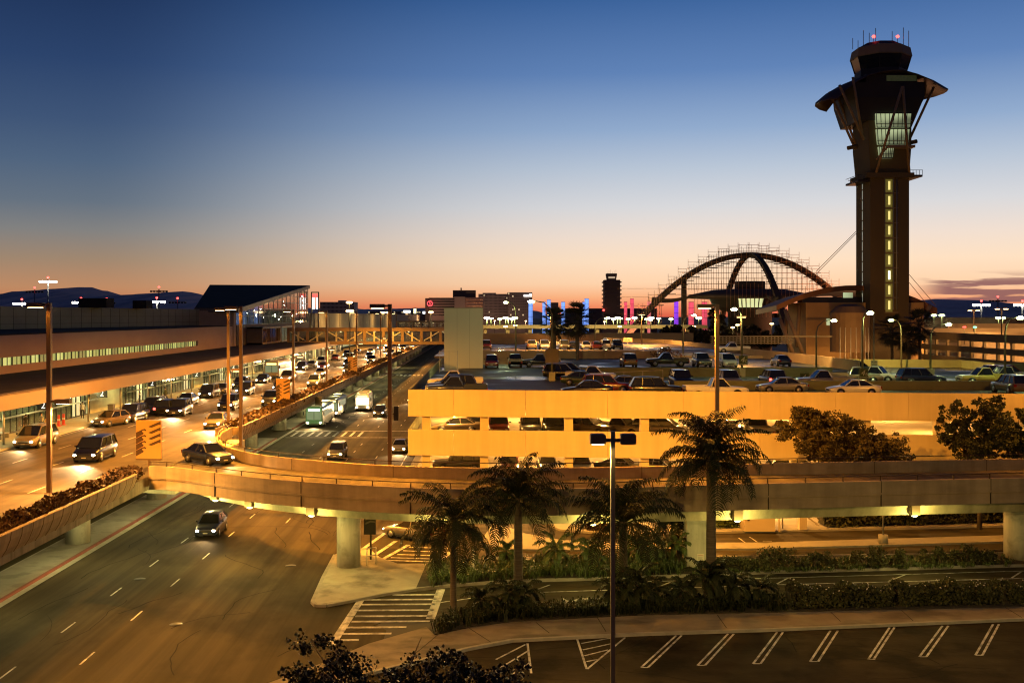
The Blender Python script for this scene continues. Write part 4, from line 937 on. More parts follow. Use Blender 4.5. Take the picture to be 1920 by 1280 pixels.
t, xa, xb, z1 = block('hotel', 'stepped hotel with a dark top storey and pink-lit banded side', 'hotel', 852, 872, 556, 840, (.20,.14,.11), 0, 0)
xc = D(906,0,840)[0]; mb = MB(); mb.box(xb,xc,841,858,0,z1-.6); mb.build('side_wing', mat('wing_pink_reflection', (.30,.17,.13), .7, .1), t)  # pink of the reflected sky is put into the wing colour
mb = MB()
for k in range(6): z = 16+k*2.5; mb.box(xb+.3,xc-.3,840.9,841,z,z+1.2)
mb.build('window_band', mat('glass_pink_reflection', (.5,.25,.2), .15, .1, metal=.6), t)  # sky reflection painted in as pink glass colour
xq, _, zq = D(849,544,846); mb = MB(); mb.box(xq,D(892,0,846)[0],846,858,z1-.5,zq); mb.box(xq+6,xq+7,850,851,zq,zq+2); mb.build('top_storey', OTM, t)
block('office_block', 'broad office block with a close grid of small windows', 'office block', 897, 954, 551, 950, (.20,.15,.13), 8, 24, .05, roof=[(905,930,549)])
t, xa, xb, z1 = block('office_block', 'tall dark office block with a small white rooftop sign', 'office block', 952, 998, 548, 930, (.09,.07,.065), 9, 12, .06)
mb = MB(); x, d, z = D(982,556,929); 
for k in range(7): mb.box(x+k*1.0,x+k*1.0+.75,928.8,929,z,z+1.5+(k>4)*.9)
mb.build('roof_sign', mat('sign_white_far', (.8,.8,.8), .5, 0, emit=(1,.97,.9), es=3), t)
block('office_block', 'flat-roofed office with strips of windows behind the long beige wall', 'office block', 600, 664, 566, 620, (.26,.20,.18), 4, 26, .0, winc=(.09,.07,.09), roof=[(634,646,563)])
block('office_block', 'small dark block behind the paired blue pylons', 'office block', 1034, 1047, 567, 900, (.08,.06,.055), 4, 4, .05)
block('low_terminal', 'long low dark building at the foot of the old tower', 'building', 1060, 1232, 578, 1000, (.07,.05,.045), 0, 0)
block('low_terminal', 'low hangar roofline beyond the first footbridge', 'building', 690, 800, 583, 1100, (.09,.06,.055), 2, 30, .25)
for px, y, wd, c, ph in ((763,584,13,(1,1,1),'wide white'),(778,581,5,(1,.9,.45),'tall yellow'),(796,586,7,(.9,.95,1),'small white')):
    x, d, z = D(px,y,1060); t = thing('lit_sign', ph+' lit sign on the low skyline beyond the footbridge', 'sign', (x,d,z))
    mb = MB(); mb.box(-wd*.26,wd*.26,-.2,.2,-1.2 if wd > 6 else -3.5,1.2); mb.build('panel', mat('far_sign_%d' % px, c, .5, 0, emit=c, es=2.5), t, world=False)
    mb = MB(); mb.box(-.3,.3,.2,.6,-20,-.5); mb.build('post', OTM, t, world=False)
for x, y, p, lb in ((-48,868,16000,'before the louvred hotel'),(-18,812,16000,'before the stepped hotel'),(8,905,20000,'before the gridded office block'),(34,895,9000,'before the dark sign-topped office'),(86,770,5000,'at the foot of the old tower')):  # lamps added to brighten the dark skyline fronts
    t = thing('street_lamp', 'added far lamp lighting the skyline, '+lb, 'street lamp', (x,y,0), group='added far lamps before the skyline'); mb = MB(); mb.tube([(0,0,0),(0,0,12)], .2, 6); mb.build('pole', OTM, t, world=False)
    mb = MB(); mb.ball((0,0,12.3), .6, 8, (1.4,1,.6)); mb.build('lens', SOD_E, t, world=False); light('POINT', (0,0,11.4), p, (1,.6,.36), t, rad=.5, local=True)
# low terminal and apron on the far side
fr_t = thing('far_terminal', 'long low terminal across the far apron behind the orange-lit garage', 'terminal', (200,430,0))
mb = MB(); mb.box(170,330,430,460,0,15.9); mb.box(172,330,429.9,430,12.4,13.3); mb.build('walls', mat('far_term', (.16,.115,.085), .8, .1), fr_t)
mb = MB(); mb.box(175,330,429.8,429.9,9.2,11.4); mb.build('window_band', mat('far_term_win', (.05,.05,.045), .3, .5, .2), fr_t)
rg = random.Random(4)
mb = MB()
for k in range(14): x = 178+k*11+rg.uniform(-3,3); mb.box(x,x+rg.uniform(.8,2.5),429.7,429.8,9.8,10.9)
mb.build('lit_windows', mat('far_lit_win', (.5,.5,.3), .4, .4, .5, emit=(.9,.95,.55), es=.9), fr_t)
rp = thing('far_ramp', 'far orange-lit concrete ramp walls stacked behind the distant garage', 'ramp', (190,330,0))
mb = MB(); mb.box(136,260,330,331,8,12.7); mb.box(150,260,345,346,9,14.0); mb.box(128,250,320,321,6,11.6); mb.build('wall', mat('far_ramp_conc', (.45,.33,.2), .8, .1, .2), rp)
for x in (150,175,200): light('POINT', (x,316,17), 9000, (1,.5,.15), rp, rad=.5)
fv = thing('far_viaduct', 'distant elevated roadway with stacked concrete edges below the row of greenish lamps', 'viaduct', (45,360,0))
mb = MB(); mb.box(-2,75,360,372,12.2,13.4); mb.box(-2,75,340,341,9.5,11.0); mb.box(28,62,318,319,9.0,11.4); mb.build('edge_beam', mat('far_viaduct_conc', (.40,.33,.2), .8, .1, .2), fv)
for k in range(10):
    mb = MB(); x = 0+k*7.6; mb.box(x-.6,x+.6,361,362,0,12.2); mb.build('pier', MATS['far_viaduct_conc'], fv)
for x in (5,22,40,58): light('POINT', (x,350,17), 5000, (1,.72,.25), fv, rad=.5)
# mountains
def ridge(name, pts, d, dep, m_):
    mb = MB(); rg = random.Random(len(pts)); P = []
    for (a, ya), (b, yb) in zip(pts[:-1], pts[1:]):
        n = max(2, int((b-a)/6))
        for k in range(n): t = k/n; P.append((a+(b-a)*t, ya+(yb-ya)*(t*t*(3-2*t))+rg.uniform(-.5,.5)))
    P.append(pts[-1]); rows = []
    for f, hs_ in ((0,0),(.35,.45),(.7,.85),(1,1),(1.3,.75),(2,0)):
        row = []
        for i, (px, y) in enumerate(P):
            x, dd, z = D(px, y, d); row.append((x*(1+.0*f), d-dep+dep*f+math.sin(i*1.7+f*5)*dep*.06, max(-5, (z-16.5)*hs_+16.5*min(1,hs_*2)+math.sin(i*2.3+f*9)*(z-16)*.04*(f > 0 and f < 1))))
        rows.append(row)
    mb.smooth = True; mb.grid(rows); o = mb.build(name, m_, fix=True); o['kind'] = 'structure'; return o
MTN = mat('mountain_haze_tint', (.80,.58,.52), 1.0, .12, .002)  # paler than the hills themselves: distance haze is put into the colour
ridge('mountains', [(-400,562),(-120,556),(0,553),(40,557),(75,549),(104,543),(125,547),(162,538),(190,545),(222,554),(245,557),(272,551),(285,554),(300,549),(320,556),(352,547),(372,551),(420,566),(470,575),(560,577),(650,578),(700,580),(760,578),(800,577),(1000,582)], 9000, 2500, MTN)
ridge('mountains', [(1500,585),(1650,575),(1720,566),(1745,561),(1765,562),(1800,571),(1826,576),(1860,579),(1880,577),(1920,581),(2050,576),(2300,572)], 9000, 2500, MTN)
# ================================================================== lamps
POLE = mat('lamp_pole_bronze', (.17,.105,.06), .5, .08, 1, metal=.2)
def deck_lamp(px, base, X, Y, label, low=True, head=True, power=9000, z0=DK, top=17.3, aim=(0,0,-1), cone=177, spill=0):
    t = thing('street_lamp', label, 'street lamp', (X,Y,z0), group='bronze street lamps on the upper roadway')
    H = top-z0
    mb = MB(); mb.box(-.13,.13,-.13,.13,0,H); mb.box(-.22,.22,-.22,.22,0,.06); mb.build('pole', POLE, t, world=False)
    mb = MB(); mb.box(-1.15,-.13,-.06,.06,H-.2,H-.05); mb.build('arm', POLE, t, world=False)
    mb = MB(); mb.box(-1.35,-.35,-.24,.24,H-.28,H); mb.build('lamp_head', POLE, t, world=False)
    mb = MB(); mb.box(-1.25,-.45,-.18,.18,H-.31,H-.282); mb.build('lens', SOD_E, t, world=False)
    light('SPOT', (-.85,0,H-.36), power*(.37 if aim[1] else .88), SODIUM, t, cone, .35, .2, aim=aim, local=True)
    if spill: light('SPOT', (-.85,0,H-.36), power*spill*.6, SODIUM, t, 168, .35, .2, local=True)
    if low:
        hz = 11.4-z0
        mb = MB(); mb.box(.13,.5,-.05,.05,hz-.2,hz-.08); mb.build('arm', POLE, t, world=False)
        mb = MB(); mb.box(.4,1.3,-.2,.2,hz-.28,hz-.02); mb.build('lamp_head', POLE, t, world=False)
        mb = MB(); mb.box(.5,1.2,-.15,.15,hz-.31,hz-.282); mb.build('lens', SOD_E, t, world=False)
        light('SPOT', (.8,0,hz-.36), power*.35, (1,.48,.12), t, 160, .4, .2, local=True)
    return t
deck_lamp(97,925, G(98,925,DK)[0]-.2, 65.5, 'bronze lamp post with two heads rising from the plants of the rounded-end planter', power=30000)
deck_lamp(427,802, -25.0, 103.8, 'bronze lamp post with two heads just past the ramp mouth, first in the far planter', power=36000)
deck_lamp(455,837, -20.3, 88.6, 'bronze lamp post on the inner curve of the ramp, without a lower head', low=False, power=62000)
deck_lamp(536,749, -25.0, 139, 'bronze lamp post beside the second wave-pattern sign, two heads', power=36000)
deck_lamp(607,722, -25.0, 168, 'bronze lamp post past the second wave-pattern sign, in front of the footbridge', power=34000)
deck_lamp(657,697, -25.0, 207, 'bronze lamp post between the footbridge and the third wave-pattern sign', power=34000)
deck_lamp(693,676, -25.0, 255, 'bronze lamp post close to the footbridge span', power=34000)
deck_lamp(0,0, -25.0, 300, 'bronze lamp post first beyond the footbridge', power=45000)
deck_lamp(0,0, -25.0, 350, 'bronze lamp post second beyond the footbridge', power=60000)
deck_lamp(733,890, -6.5, 72.6, 'bronze lamp post on the ramp parapet before the garage corner, a black sign on it', low=False, power=62000, z0=5.6, aim=(0,.62,-1), cone=128, spill=.30)
deck_lamp(1346,880, 15.9, 73.2, 'bronze lamp post on the ramp parapet behind the tallest palm', low=False, power=66000, z0=5.6, aim=(0,.62,-1), cone=128, spill=.30)
deck_lamp(2100,880, 44.0, 76.8, 'bronze lamp post on the ramp parapet past the frame edge', low=False, power=20000, z0=5.6, aim=(0,.62,-1), cone=128, spill=.30)
deck_lamp(0,0, -24.3, 36, 'bronze lamp post before the frame on the near planter', low=True, power=26000)
# pole with two box heads in the parking lot
t = thing('parking_lot_lamp', 'tall slim pole with two box heads standing in the parking lot by the palms', 'street lamp', (5.14,43,0))
mb = MB(); mb.box(-.085,.085,-.085,.085,0,11.85); mb.build('pole', mat('lot_pole', (.20,.18,.14), .45, .06, 1, metal=.2), t, world=False)
for s_ in (-1, 1):
    mb = MB(); mb.box(.085*s_ if s_ > 0 else -.42,.42 if s_ > 0 else -.085,-.05,.05,11.42,11.56); mb.build('arm', POLE, t, world=False)
    mb = MB(); mb.loft([[(s_*.3,-.2,11.35),(s_*.92,-.2,11.35),(s_*.92,.2,11.35),(s_*.3,.2,11.35)][::s_],[(s_*.3,-.2,11.7),(s_*.92,-.2,11.7),(s_*.92,.2,11.7),(s_*.3,.2,11.7)][::s_],[(s_*.36,-.15,11.76),(s_*.86,-.15,11.76),(s_*.86,.15,11.76),(s_*.36,.15,11.76)][::s_]]); mb.build('lamp_head', mat('lot_head', (.16,.12,.07), .5, .08, 2), t, world=False)
    mb = MB(); mb.box(min(s_*.36,s_*.86),max(s_*.36,s_*.86),-.15,.15,11.325,11.345); mb.build('lens', PALE_E if s_ < 0 else mat('dead_lens', (.2,.2,.18), .3, 0), t, world=False)
light('SPOT', (-.5,-.02,11.28), 5200, (1,.62,.18), t, 168, .25, .12, local=True)
t = thing('parking_lot_lamp', 'unseen slim pole with one box head, added past the frame edge to light the ramp', 'street lamp', (25,38,0))  # out-of-view lamp added to brighten the ramp front
mb = MB(); mb.box(-.085,.085,-.085,.085,0,11.85); mb.build('pole', MATS['lot_pole'], t, world=False)
mb = MB(); mb.box(-.3,.3,.1,.75,11.4,11.75); mb.build('lamp_head', MATS['lot_head'], t, world=False)
mb = MB(); mb.box(-.25,.25,.76,.78,11.45,11.7); mb.build('lens', PALE_E, t, world=False)
light('SPOT', (0,.9,11.5), 5500, (1,.66,.18), t, 100, .6, .2, aim=(0,1,-.22), local=True)
# curved-arm lamps on the garage roof and parking deck
CPOLE = mat('cobra_pole', (.22,.22,.14), .5, .08, 1, metal=.3)
def cobra(X, Y, z0, H, ax, label, power=7000, ped=True, lit=True, ay=0.0, col=GREENISH, aim=(0,0,-1), cone=165):
    t = thing('roof_lamp', label, 'street lamp', (X,Y,z0), group='curved-arm lamps on the parking decks')
    pts = [(0,0,.9 if ped else 0),(0,0,H-1.6),(ax*.12,0,H-.8),(ax*.45,ay*.5,H-.2),(ax,ay,H)]
    mb = MB(); mb.tube(pts, [.13,.1,.08,.06,.05], 8); mb.build('pole', CPOLE, t, world=False)
    if ped: mb = MB(); mb.box(-.34,.34,-.34,.34,0,1.0); mb.build('pedestal', mat('pedestal_pale', (.42,.42,.26), .8, .1, 1), t, world=False)
    mb = MB(); s_ = 1 if ax >= 0 else -1; mb.ball((ax+s_*.25,ay,H), .3, 8, (1.5,.7,.35)); mb.build('lamp_head', CPOLE, t, world=False)
    mb = MB(); mb.ball((ax+s_*.25,ay,H-.1), .27, 8, (1.5,.9,.9)); mb.build('lens', GRN_E, t, world=False)
    if power: light('SPOT', (ax+s_*.25,ay,H-.32), power*.18, col, t, cone, .3, .2, aim=aim, local=True)
    return t
cobra(30.8,128,9.2,8.2,-.7,'lit curved-arm lamp before the saucer building, beside the green sign board', 9000)
cobra(39.6,112,9.2,7.7,.55,'lit curved-arm lamp on the pedestal of the 4B board', 9000)
cobra(53.6,110,9.2,7.2,1.3,'lit curved-arm lamp near the yellow pickup', 9000)
cobra(42.2,136,9.8,6.2,2.0,'lit curved-arm lamp in front of the tan base wall of the control tower', 190000, ped=False, col=(1,.55,.14), aim=(.42,1,-.12), cone=120)
cobra(53.0,127,9.2,6.4,1.9,'lit curved-arm lamp beside the dark off-road wagon', 7000)
cobra(58.5,150,9.2,6.8,-1.2,'lit curved-arm lamp against the tower shaft', 5000, ped=False)
cobra(7.5,120,9.2,9.0,-2.1,'tall lit curved-arm lamp with a square plate, on the wet part of the roof', 60000, col=(1,.93,.42), aim=(-.55,1,-.38), cone=95)
cobra(5.0,175,10.2,8.6,-1.4,'lit curved-arm lamp on the parking deck near the stair tower', 9000, ped=False)
cobra(22,214,10.2,6.0,2.4,'low lit curved-arm lamp on the parking deck in front of the arch foot', 8000, ped=False, col=(1,.7,.3))
cobra(33,178,9.8,6.9,1.6,'lit curved-arm lamp near the violet pylon on the parking deck', 7000, ped=False, col=(1,.6,.2))
for X, Y, z, p in ((12,196,10.2,30000),(34,232,10.2,34000),(36,150,9.8,12000),(16,262,10.2,30000),(72,222,0,60000),(85,228,0,64000)):
    t = thing('deck_lamp', 'straight post-top sodium lamp on the parking deck, '+{12:'before the row of cars',34:'by the curving parapet',36:'on the ramp by the white van',16:'at the back edge',72:'low before the slanted columns',85:'low before the curved porch'}[X], 'street lamp', (X,Y,z), group='post-top lamps on the parking deck')
    mb = MB(); mb.box(-.1,.1,-.1,.1,0,6.6); mb.build('pole', POLE, t, world=False)
    mb = MB(); mb.box(-.7,.7,-.2,.2,6.5,6.72); mb.build('lamp_head', POLE, t, world=False)
    mb = MB(); mb.box(-.6,.6,-.15,.15,6.46,6.49); mb.build('lens', SOD_E, t, world=False)
    light('SPOT', (0,0,6.3), p if z else p*.34, (1,.45,.10), t, 165 if z else 120, .3, .3, aim=(0,0,-1) if z else (.05,1,.12), local=True)
# sign boards on the roof lamps
SGREEN = mat('board_green', (.05,.075,.02), .5, .05)
for x, y, z, tx, lb in ((42.2,135.6,11.6,None,''),(39.55,111.5,10.5,'4B','green board reading 4B on the lamp pedestal near the two pale pickups'),(30.8,127.4,11.2,'4C','green board reading 4C on the lamp before the saucer building'),(33.5,112,10.0,'4D','dark green board reading 4D above the pickup bed')):
    if not tx: continue
    t = thing('zone_sign', lb, 'sign', (x,y,z)); s_ = y/112.0
    mb = MB(); mb.box(-.46*s_,.46*s_,-.05,.0,-.5*s_,.5*s_); mb.build('board', SGREEN, t, world=False)
    LT = mat('sign_letters', (.55,.56,.34), .6, 0)
    text_mesh(tx[0], .85*s_, LT, t, (-.12*s_,-.06,.02), (R(90),0,0), .005, 'numeral', .25); text_mesh(tx[1], .45*s_, LT, t, (.27*s_,-.06,-.12*s_), (R(90),0,0), .005, 'letter', .1)
    mb = MB(); mb.box(-.42*s_,.42*s_,-.06,-.05,-.44*s_,-.38*s_); mb.build('underline', LT, t, world=False)
    if tx == '4D': mb = MB(); mb.box(-.06,.06,0,.1,-1.0,.5); mb.build('post', CPOLE, t, world=False)
t = thing('plate_sign', 'blank square plate fixed to the tall lamp on the wet roof', 'sign', (7.5,119.7,12.0)); mb = MB(); mb.box(-.75,.75,-.05,0,-.8,.8); mb.build('plate', mat('plate_brown', (.16,.13,.08), .6, .1), t, world=False)
t = thing('notice_board', 'pale square notice board on a thin post beside the dark hatchback', 'sign', (45.2,124,9.2))
mb = MB(); mb.box(-.05,.05,0,.1,0,7.6); mb.build('post', CPOLE, t, world=False)
mb = MB(); mb.box(-.38,.38,-.05,0,1.35,2.15); mb.build('board', mat('notice_pale', (.42,.40,.26), .6, .05), t, world=False)
NT = mat('notice_ink', (.10,.09,.03), .7, 0)
text_mesh('5 MPH', .2, NT, t, (.05,-.06,1.95), (R(90),0,0), .004); text_mesh('EXIT', .2, NT, t, (.1,-.06,1.55), (R(90),0,0), .004)
mb = MB(); mb.ball((-.24,-.05,1.56), .07, 8, (1,.2,1)); mb.ball((-.26,-.05,1.95), .06, 8, (1,.2,1)); mb.build('ink_dot', NT, t, world=False)
# arrow boards beyond the deck
t = thing('arrow_sign', 'pale orange panel with two arrows at the far end of the parking deck', 'sign', (*D(1177,634,238)[:2],10.2))
mb = MB(); mb.box(-1.0,1.0,-.08,0,.5,1.4); mb.box(-.05,.05,0,.1,0,.6); mb.build('panel', mat('arrow_panel', (.6,.42,.25), .6, .05), t, world=False)
mb = MB()
for x in (-.45,.4): mb.bar((x-.3,-.1,.95),(x+.3,-.1,.95),.05); mb.bar((x-.3,-.1,.95),(x-.1,-.1,1.12),.05); mb.bar((x-.3,-.1,.95),(x-.1,-.1,.78),.05)
mb.build('arrow', NT, t, world=False)
# ---- far row of greenish-white lamps, apron masts and small lights
def far_lamp(px, py, d, label, m_, r, base=10.0, group=None, cat='street lamp', name='far_street_lamp', power=0, lc=GREENISH):
    x, _, z = D(px, py, d); t = thing(name, label, cat, (x,d,0), group=group)
    mb = MB(); mb.tube([(0,0,base),(0,0,z-r*.5)], .12 if d < 400 else .2, 6); mb.build('pole', CPOLE, t, world=False)
    mb = MB(); mb.ball((0,0,z), r, 8, (1.5,1,.6)); mb.build('lens', m_, t, world=False)
    if power: light('POINT', (0,-1,z-r), power, lc, t, rad=.4, local=True)
    return t
for k, px in enumerate((913,921,937,948,953,960,965,1137,1150,1158,1163,1178,1190,1200,1212,1221,1235,1258,1310,1343)):
    far_lamp(px, 597+(k%3-1), 440, 'greenish-white lamp in the long even row along the distant viaduct', GRN_E if k % 4 else WHT_E, .62 if k % 3 else .85, 12, 'greenish lamps along the distant viaduct', power=1500 if k % 4 == 0 else 0)
for px, py, d, lb in ((656,583,230,'flaring lamp above the beige wall, in front of the flat-roofed office'),(655,567,330,'small lamp high over the flat-roofed office'),(718,586,420,'orange lamp at the end of the beige wall'),(729,586,420,'second orange lamp at the end of the beige wall'),(808,585,420,'orange lamp before the louvred hotel'),(618,610,330,None)):
    if lb: far_lamp(px, py, d, lb, SOD_E, .6 if d < 300 else .7, 6, 'orange lamps around the beige wall')
for px, py, lb in ((1220,600,'orange lamp by the arch foot'),(1162,612,'orange lamp on the far viaduct'),(948,612,'orange lamp beyond the stair tower'),(966,610,'second orange lamp beyond the stair tower'),(1068,628,'orange lamp over the parked row'),(1090,630,'second orange lamp over the parked row'),(1374,614,'small orange lamp under the saucer'),(1383,609,'second small orange lamp under the saucer'),(1447,607,'small orange lamp by the slanted columns'),(1301,612,'orange lamp before the red pylon')):
    far_lamp(px, py, 330, lb, SOD_E, .45, 8, 'small orange lamps before the skyline')
for px, py, lb in ((1792,610,'lit lamp over the far terminal front'),(1859,606,None),(1880,596,'lamp cluster at the far terminal'),(1872,596,'second lamp of the far terminal cluster'),(1751,591,'lamp in front of the far terminal near the shaft'),(1766,591,'second lamp in front of the far terminal')):
    if lb: far_lamp(px, py, 420, lb, GRN_E, .8, 8, 'lamps before the far terminal')
for px, c, lb in ((1808,RED_E,'traffic signal showing red on the far ramp'),(1828,mat('signal_green_glow',(.1,.6,.3),.4,0,emit=(.1,1,.5),es=8),'traffic signal showing green on the far ramp')):
    far_lamp(px, 613, 318, lb, c, .4, 8, None, 'traffic signal', 'traffic_signal')
def mast(px, py, d, lit, label):
    x, _, z = D(px, py, d); t = thing('floodlight_mast', label, 'floodlight mast', (x,d,0), group='apron floodlight masts'); s_ = d/500
    mb = MB(); mb.tube([(0,0,0),(0,0,z+1*s_)], [.5*s_,.28*s_], 8); mb.build('pole', METAL_GR, t, world=False)
    mb = MB()
    for k in range(6): a = -3.6+k*1.44; mb.box((a-.45)*s_,(a+.45)*s_,-.4*s_,.4*s_,z-.45*s_,z+.35*s_)
    mb.box(-3.8*s_,3.8*s_,-.1,.1,z+.1*s_,z+.3*s_); mb.build('lamp_bank', WHT_E if lit else TWD, t, world=False)
    mb = MB(); mb.ball((0,0,z+2.0*s_), .55*s_, 8); mb.build('red_beacon', RED_E, t, world=False)
for px, py, d, lit, lb in ((90,528,520,1,'brightest floodlight mast, standing tall beside the two-headed lamp post'),(65,547,640,0,'unlit mast with a red beacon beside the brightest mast'),(41,569,900,1,'low distant lit mast over the rear block edge'),(152,567,900,1,'lit mast with a red beacon beside the dark roof plant'),(200,568,1000,0,'small unlit mast between the two roof plants'),(298,546,640,0,'unlit mast with red beacon over the saddle of the mountains'),(294,566,900,1,'lit mast directly under the unlit one'),(333,567,1000,0,'small unlit mast by the slanting dark roof'),
     (1840,572,800,1,'lit mast over the far terminal'),(1871,564,1000,0,'mast against the streaky clouds'),(1917,572,800,1,'lit mast at the frame edge over the far terminal')): mast(px, py, d, lit, lb)
for px, py, d, hh, lb in ((1826,581,330,None,'double-armed orange lamp over the far ramp'),(1878,578,300,None,'double-armed orange lamp in front of the mountains')):
    x, _, z = D(px,py,d); t = thing('double_arm_lamp', lb, 'street lamp', (x,d,8)); mb = MB(); mb.tube([(0,0,0),(0,0,z-8)], .2, 6); mb.box(-1.5,1.5,-.1,.1,z-8-.1,z-8+.1); mb.build('pole', POLE, t, world=False)
    mb = MB(); mb.box(-1.7,-.7,-.3,.3,z-8.3,z-8.12); mb.box(.7,1.7,-.3,.3,z-8.3,z-8.12); mb.build('lens', SOD_E, t, world=False)
# ================================================================== signs along the roadway
def wave_sign(X, Y, z0, w_, h_, label, post):
    t = thing('wave_sign', label, 'sign', (X,Y,z0), rz=R(-8), group='orange wave-pattern signs')
    OR = mat('sign_orange', (.62,.34,.09), .55, .05, .5); DK_ = mat('sign_brown', (.07,.035,.015), .6, 0)
    mb = MB(); mb.box(-w_/2,w_/2,-.06,.06,post,post+h_); mb.build('panel', OR, t, world=False)
    mb = MB(); mb.box(-w_/2,w_/2,-.1,.1,post-.12,post); mb.box(-.07,.07,.0,.16,0,post+h_); mb.build('post', OR if False else POLE, t, world=False)
    mb = MB()
    def pl(pts): mb.add([((u-.5)*w_, -.064, post+h_*(1-v)) for u, v in pts], [tuple(range(len(pts)))])
    for k in range(4):
        dv = .157*k
        pl([(.005,.325+dv),(.27,.235+dv),(.36,.222+dv),(.42,.25+dv),(.40,.285+dv),(.33,.262+dv),(.25,.275+dv),(.27,.31+dv),(.32,.34+dv),(.30,.365+dv),(.005,.475+dv)])
    for k in range(4):
        dv = .157*k
        pl([(.49,.165+dv),(.99,.015+dv),(.99,.115+dv),(.90,.115+dv),(.70,.175+dv),(.62,.19+dv),(.55,.18+dv)])
    mb.build('wave_pattern', DK_, t, world=False)
wave_sign(-24.3,77.0,DK,1.9,2.75,'orange sign with brown wave pattern at the ramp mouth, biggest of its kind',.62)
wave_sign(-23.9,126,DK,1.7,2.75,'orange wave-pattern sign in the far planter, second from the ramp mouth',.75)
wave_sign(-23.9,192,DK,1.7,2.75,'orange wave-pattern sign third from the ramp mouth, before the footbridge',.75)
t = thing('hanging_board', 'black upright board hung on the planter edge above the buses', 'sign', (-22.2,142,4.6)); mb = MB(); mb.box(-.45,.45,-.1,.1,0,1.15); mb.box(-.5,.5,-.02,.02,.4,.5); mb.build('board', MATS['sign_black'], t, world=False)
t = thing('pole_board', 'slim black board fixed on the lamp post before the garage corner', 'sign', (-6.2,72.5,9.4)); mb = MB(); mb.box(-.02,.3,-.05,.05,0,.95); mb.box(-.1,0,-.02,.02,.4,.5); mb.build('board', MATS['sign_black'], t, world=False)
t = thing('column_board', 'dark striped board fixed behind the round white column', 'sign', (-7.7,71.6,.15))
mb = MB(); mb.box(-.45,.35,-.04,.04,1.7,3.4); mb.box(-.06,.06,.04,.12,0,3.4); mb.build('board', mat('board_dark', (.04,.035,.02), .6, 0), t, world=False)
mb = MB()
for k in range(3): mb.add([(-.35,-.045,3.05-k*.28),(-.0,-.045,3.2-k*.28),(.3,-.045,3.15-k*.28),(.3,-.045,3.05-k*.28),(0,-.045,3.08-k*.28),(-.35,-.045,2.92-k*.28)], [tuple(range(6))])
mb.build('stripe', mat('board_stripe', (.2,.17,.08), .6, 0), t, world=False)
x, y = G(1306,1072); t = thing('warning_sign', 'small square sign with a red heading in front of the square column', 'sign', (x,y-1.2,.17))
mb = MB(); mb.box(-.03,.03,-.03,.03,0,1.25); mb.build('post', POLE, t, world=False)
mb = MB(); mb.box(-.21,.21,-.06,-.03,.85,1.27); mb.build('panel', mat('notice_white', (.6,.55,.42), .6, .03), t, world=False)
text_mesh('WARNING', .075, mat('ink_red', (.4,.08,.03), .6, 0), t, (0,-.066,1.2), (R(90),0,0), .003)
mb = MB()
for k in range(4): mb.box(-.16,.16-.05*(k%2),-.064,-.06,.93+k*.055,.945+k*.055)
mb.build('text_line', NT, t, world=False)
x, y = G(888,1085); t = thing('marker_post', 'thin white marker post among the ferns beside the slender palm', 'post', (x,y,.17)); mb = MB(); mb.tube([(0,0,0),(0,0,1.65)], .05, 8); mb.box(-.07,.07,-.02,.02,1.5,1.72); mb.build('post', mat('post_white', (.6,.58,.48), .6, 0), t, world=False)
x, y = G(694,1062,.15); t = thing('guard_rail', 'short white tubular guard rail on the island beside the round column', 'rail', (x,y+.3,.15))
mb = MB(); W_ = mat('rail_white', (.6,.58,.46), .5, 0)
for a, b in (((-.25,0,0),(-.25,0,1.1)),((.3,.5,0),(.3,.5,1.1)),((-.25,0,1.1),(.3,.5,1.1)),((-.25,0,.6),(.3,.5,.6))): mb.tube([a,b], .04, 6)
mb.build('tube_frame', W_, t, world=False)
# ---- ticket booth, gate and lamp on the forecourt
x0_, y0_ = G(1425,996,.15); BO = mat('booth_cream', (.62,.50,.32), .7, .05, .6)
t = thing('ticket_booth', 'cream ticket booth with square windows under the ramp on the forecourt', 'booth', (x0_,y0_,.15))
mb = MB(); mb.box(-1.15,1.15,0,1.8,0,1.15); mb.box(-1.15,1.15,0,1.8,2.05,2.5); mb.box(-1.3,1.3,-.2,2.0,2.5,2.62)
for x in (-1.15,-.75,.42,1.03): mb.box(x,x+.12,0,.12,1.15,2.05)
mb.box(-1.15,-.63,0,.1,1.15,1.6); mb.box(-1.15,1.15,1.7,1.8,1.15,2.05); mb.build('cabin', BO, t, world=False)
mb = MB(); mb.box(-.63,1.03,.05,.08,1.15,2.05); mb.build('window', mat('booth_glass', (.15,.12,.08), .1, 0, trans=.6), t, world=False)
mb = MB(); mb.box(-.95,-.78,-.03,0,.85,1.05); mb.build('slot', TWD, t, world=False)
x1_, y1_ = G(1507,993,.15)
t = thing('gate_barrier', 'barrier cabinet with a sloping white arm beside the ticket booth', 'barrier', (x1_,y1_,.15))
mb = MB(); mb.box(-.3,.25,0,.6,0,1.1); mb.build('cabinet', BO, t, world=False)
mb = MB(); mb.bar((.3,.2,.98),(1.2,.2,.3),.09,.12); mb.build('arm', mat('arm_white', (.6,.5,.4), .6, 0), t, world=False)
for px, lb in ((1461,'card reader post beside the booth'),(1467,'slim white post between the booth and the barrier')):
    x, y = G(px,996 if px == 1461 else 990,.15); t = thing('reader_post', lb+' on the forecourt', 'post', (x,y,.15)); mb = MB(); mb.box(-.05,.05,-.05,.05,0,1.2); mb.build('post', BO, t, world=False)
    if px == 1461: mb = MB(); mb.box(-.12,.12,-.15,.05,1.15,1.45); mb.build('reader', BO, t, world=False)
x, y = G(1656,1018,.15); t = thing('footed_post', 'thin pale post on a stout round concrete foot beyond the shrubs', 'post', (x,y,.15))
mb = MB(); mb.tube([(0,0,0),(0,0,.62)], .33, 16); mb.build('concrete_foot', CONC, t, world=False)
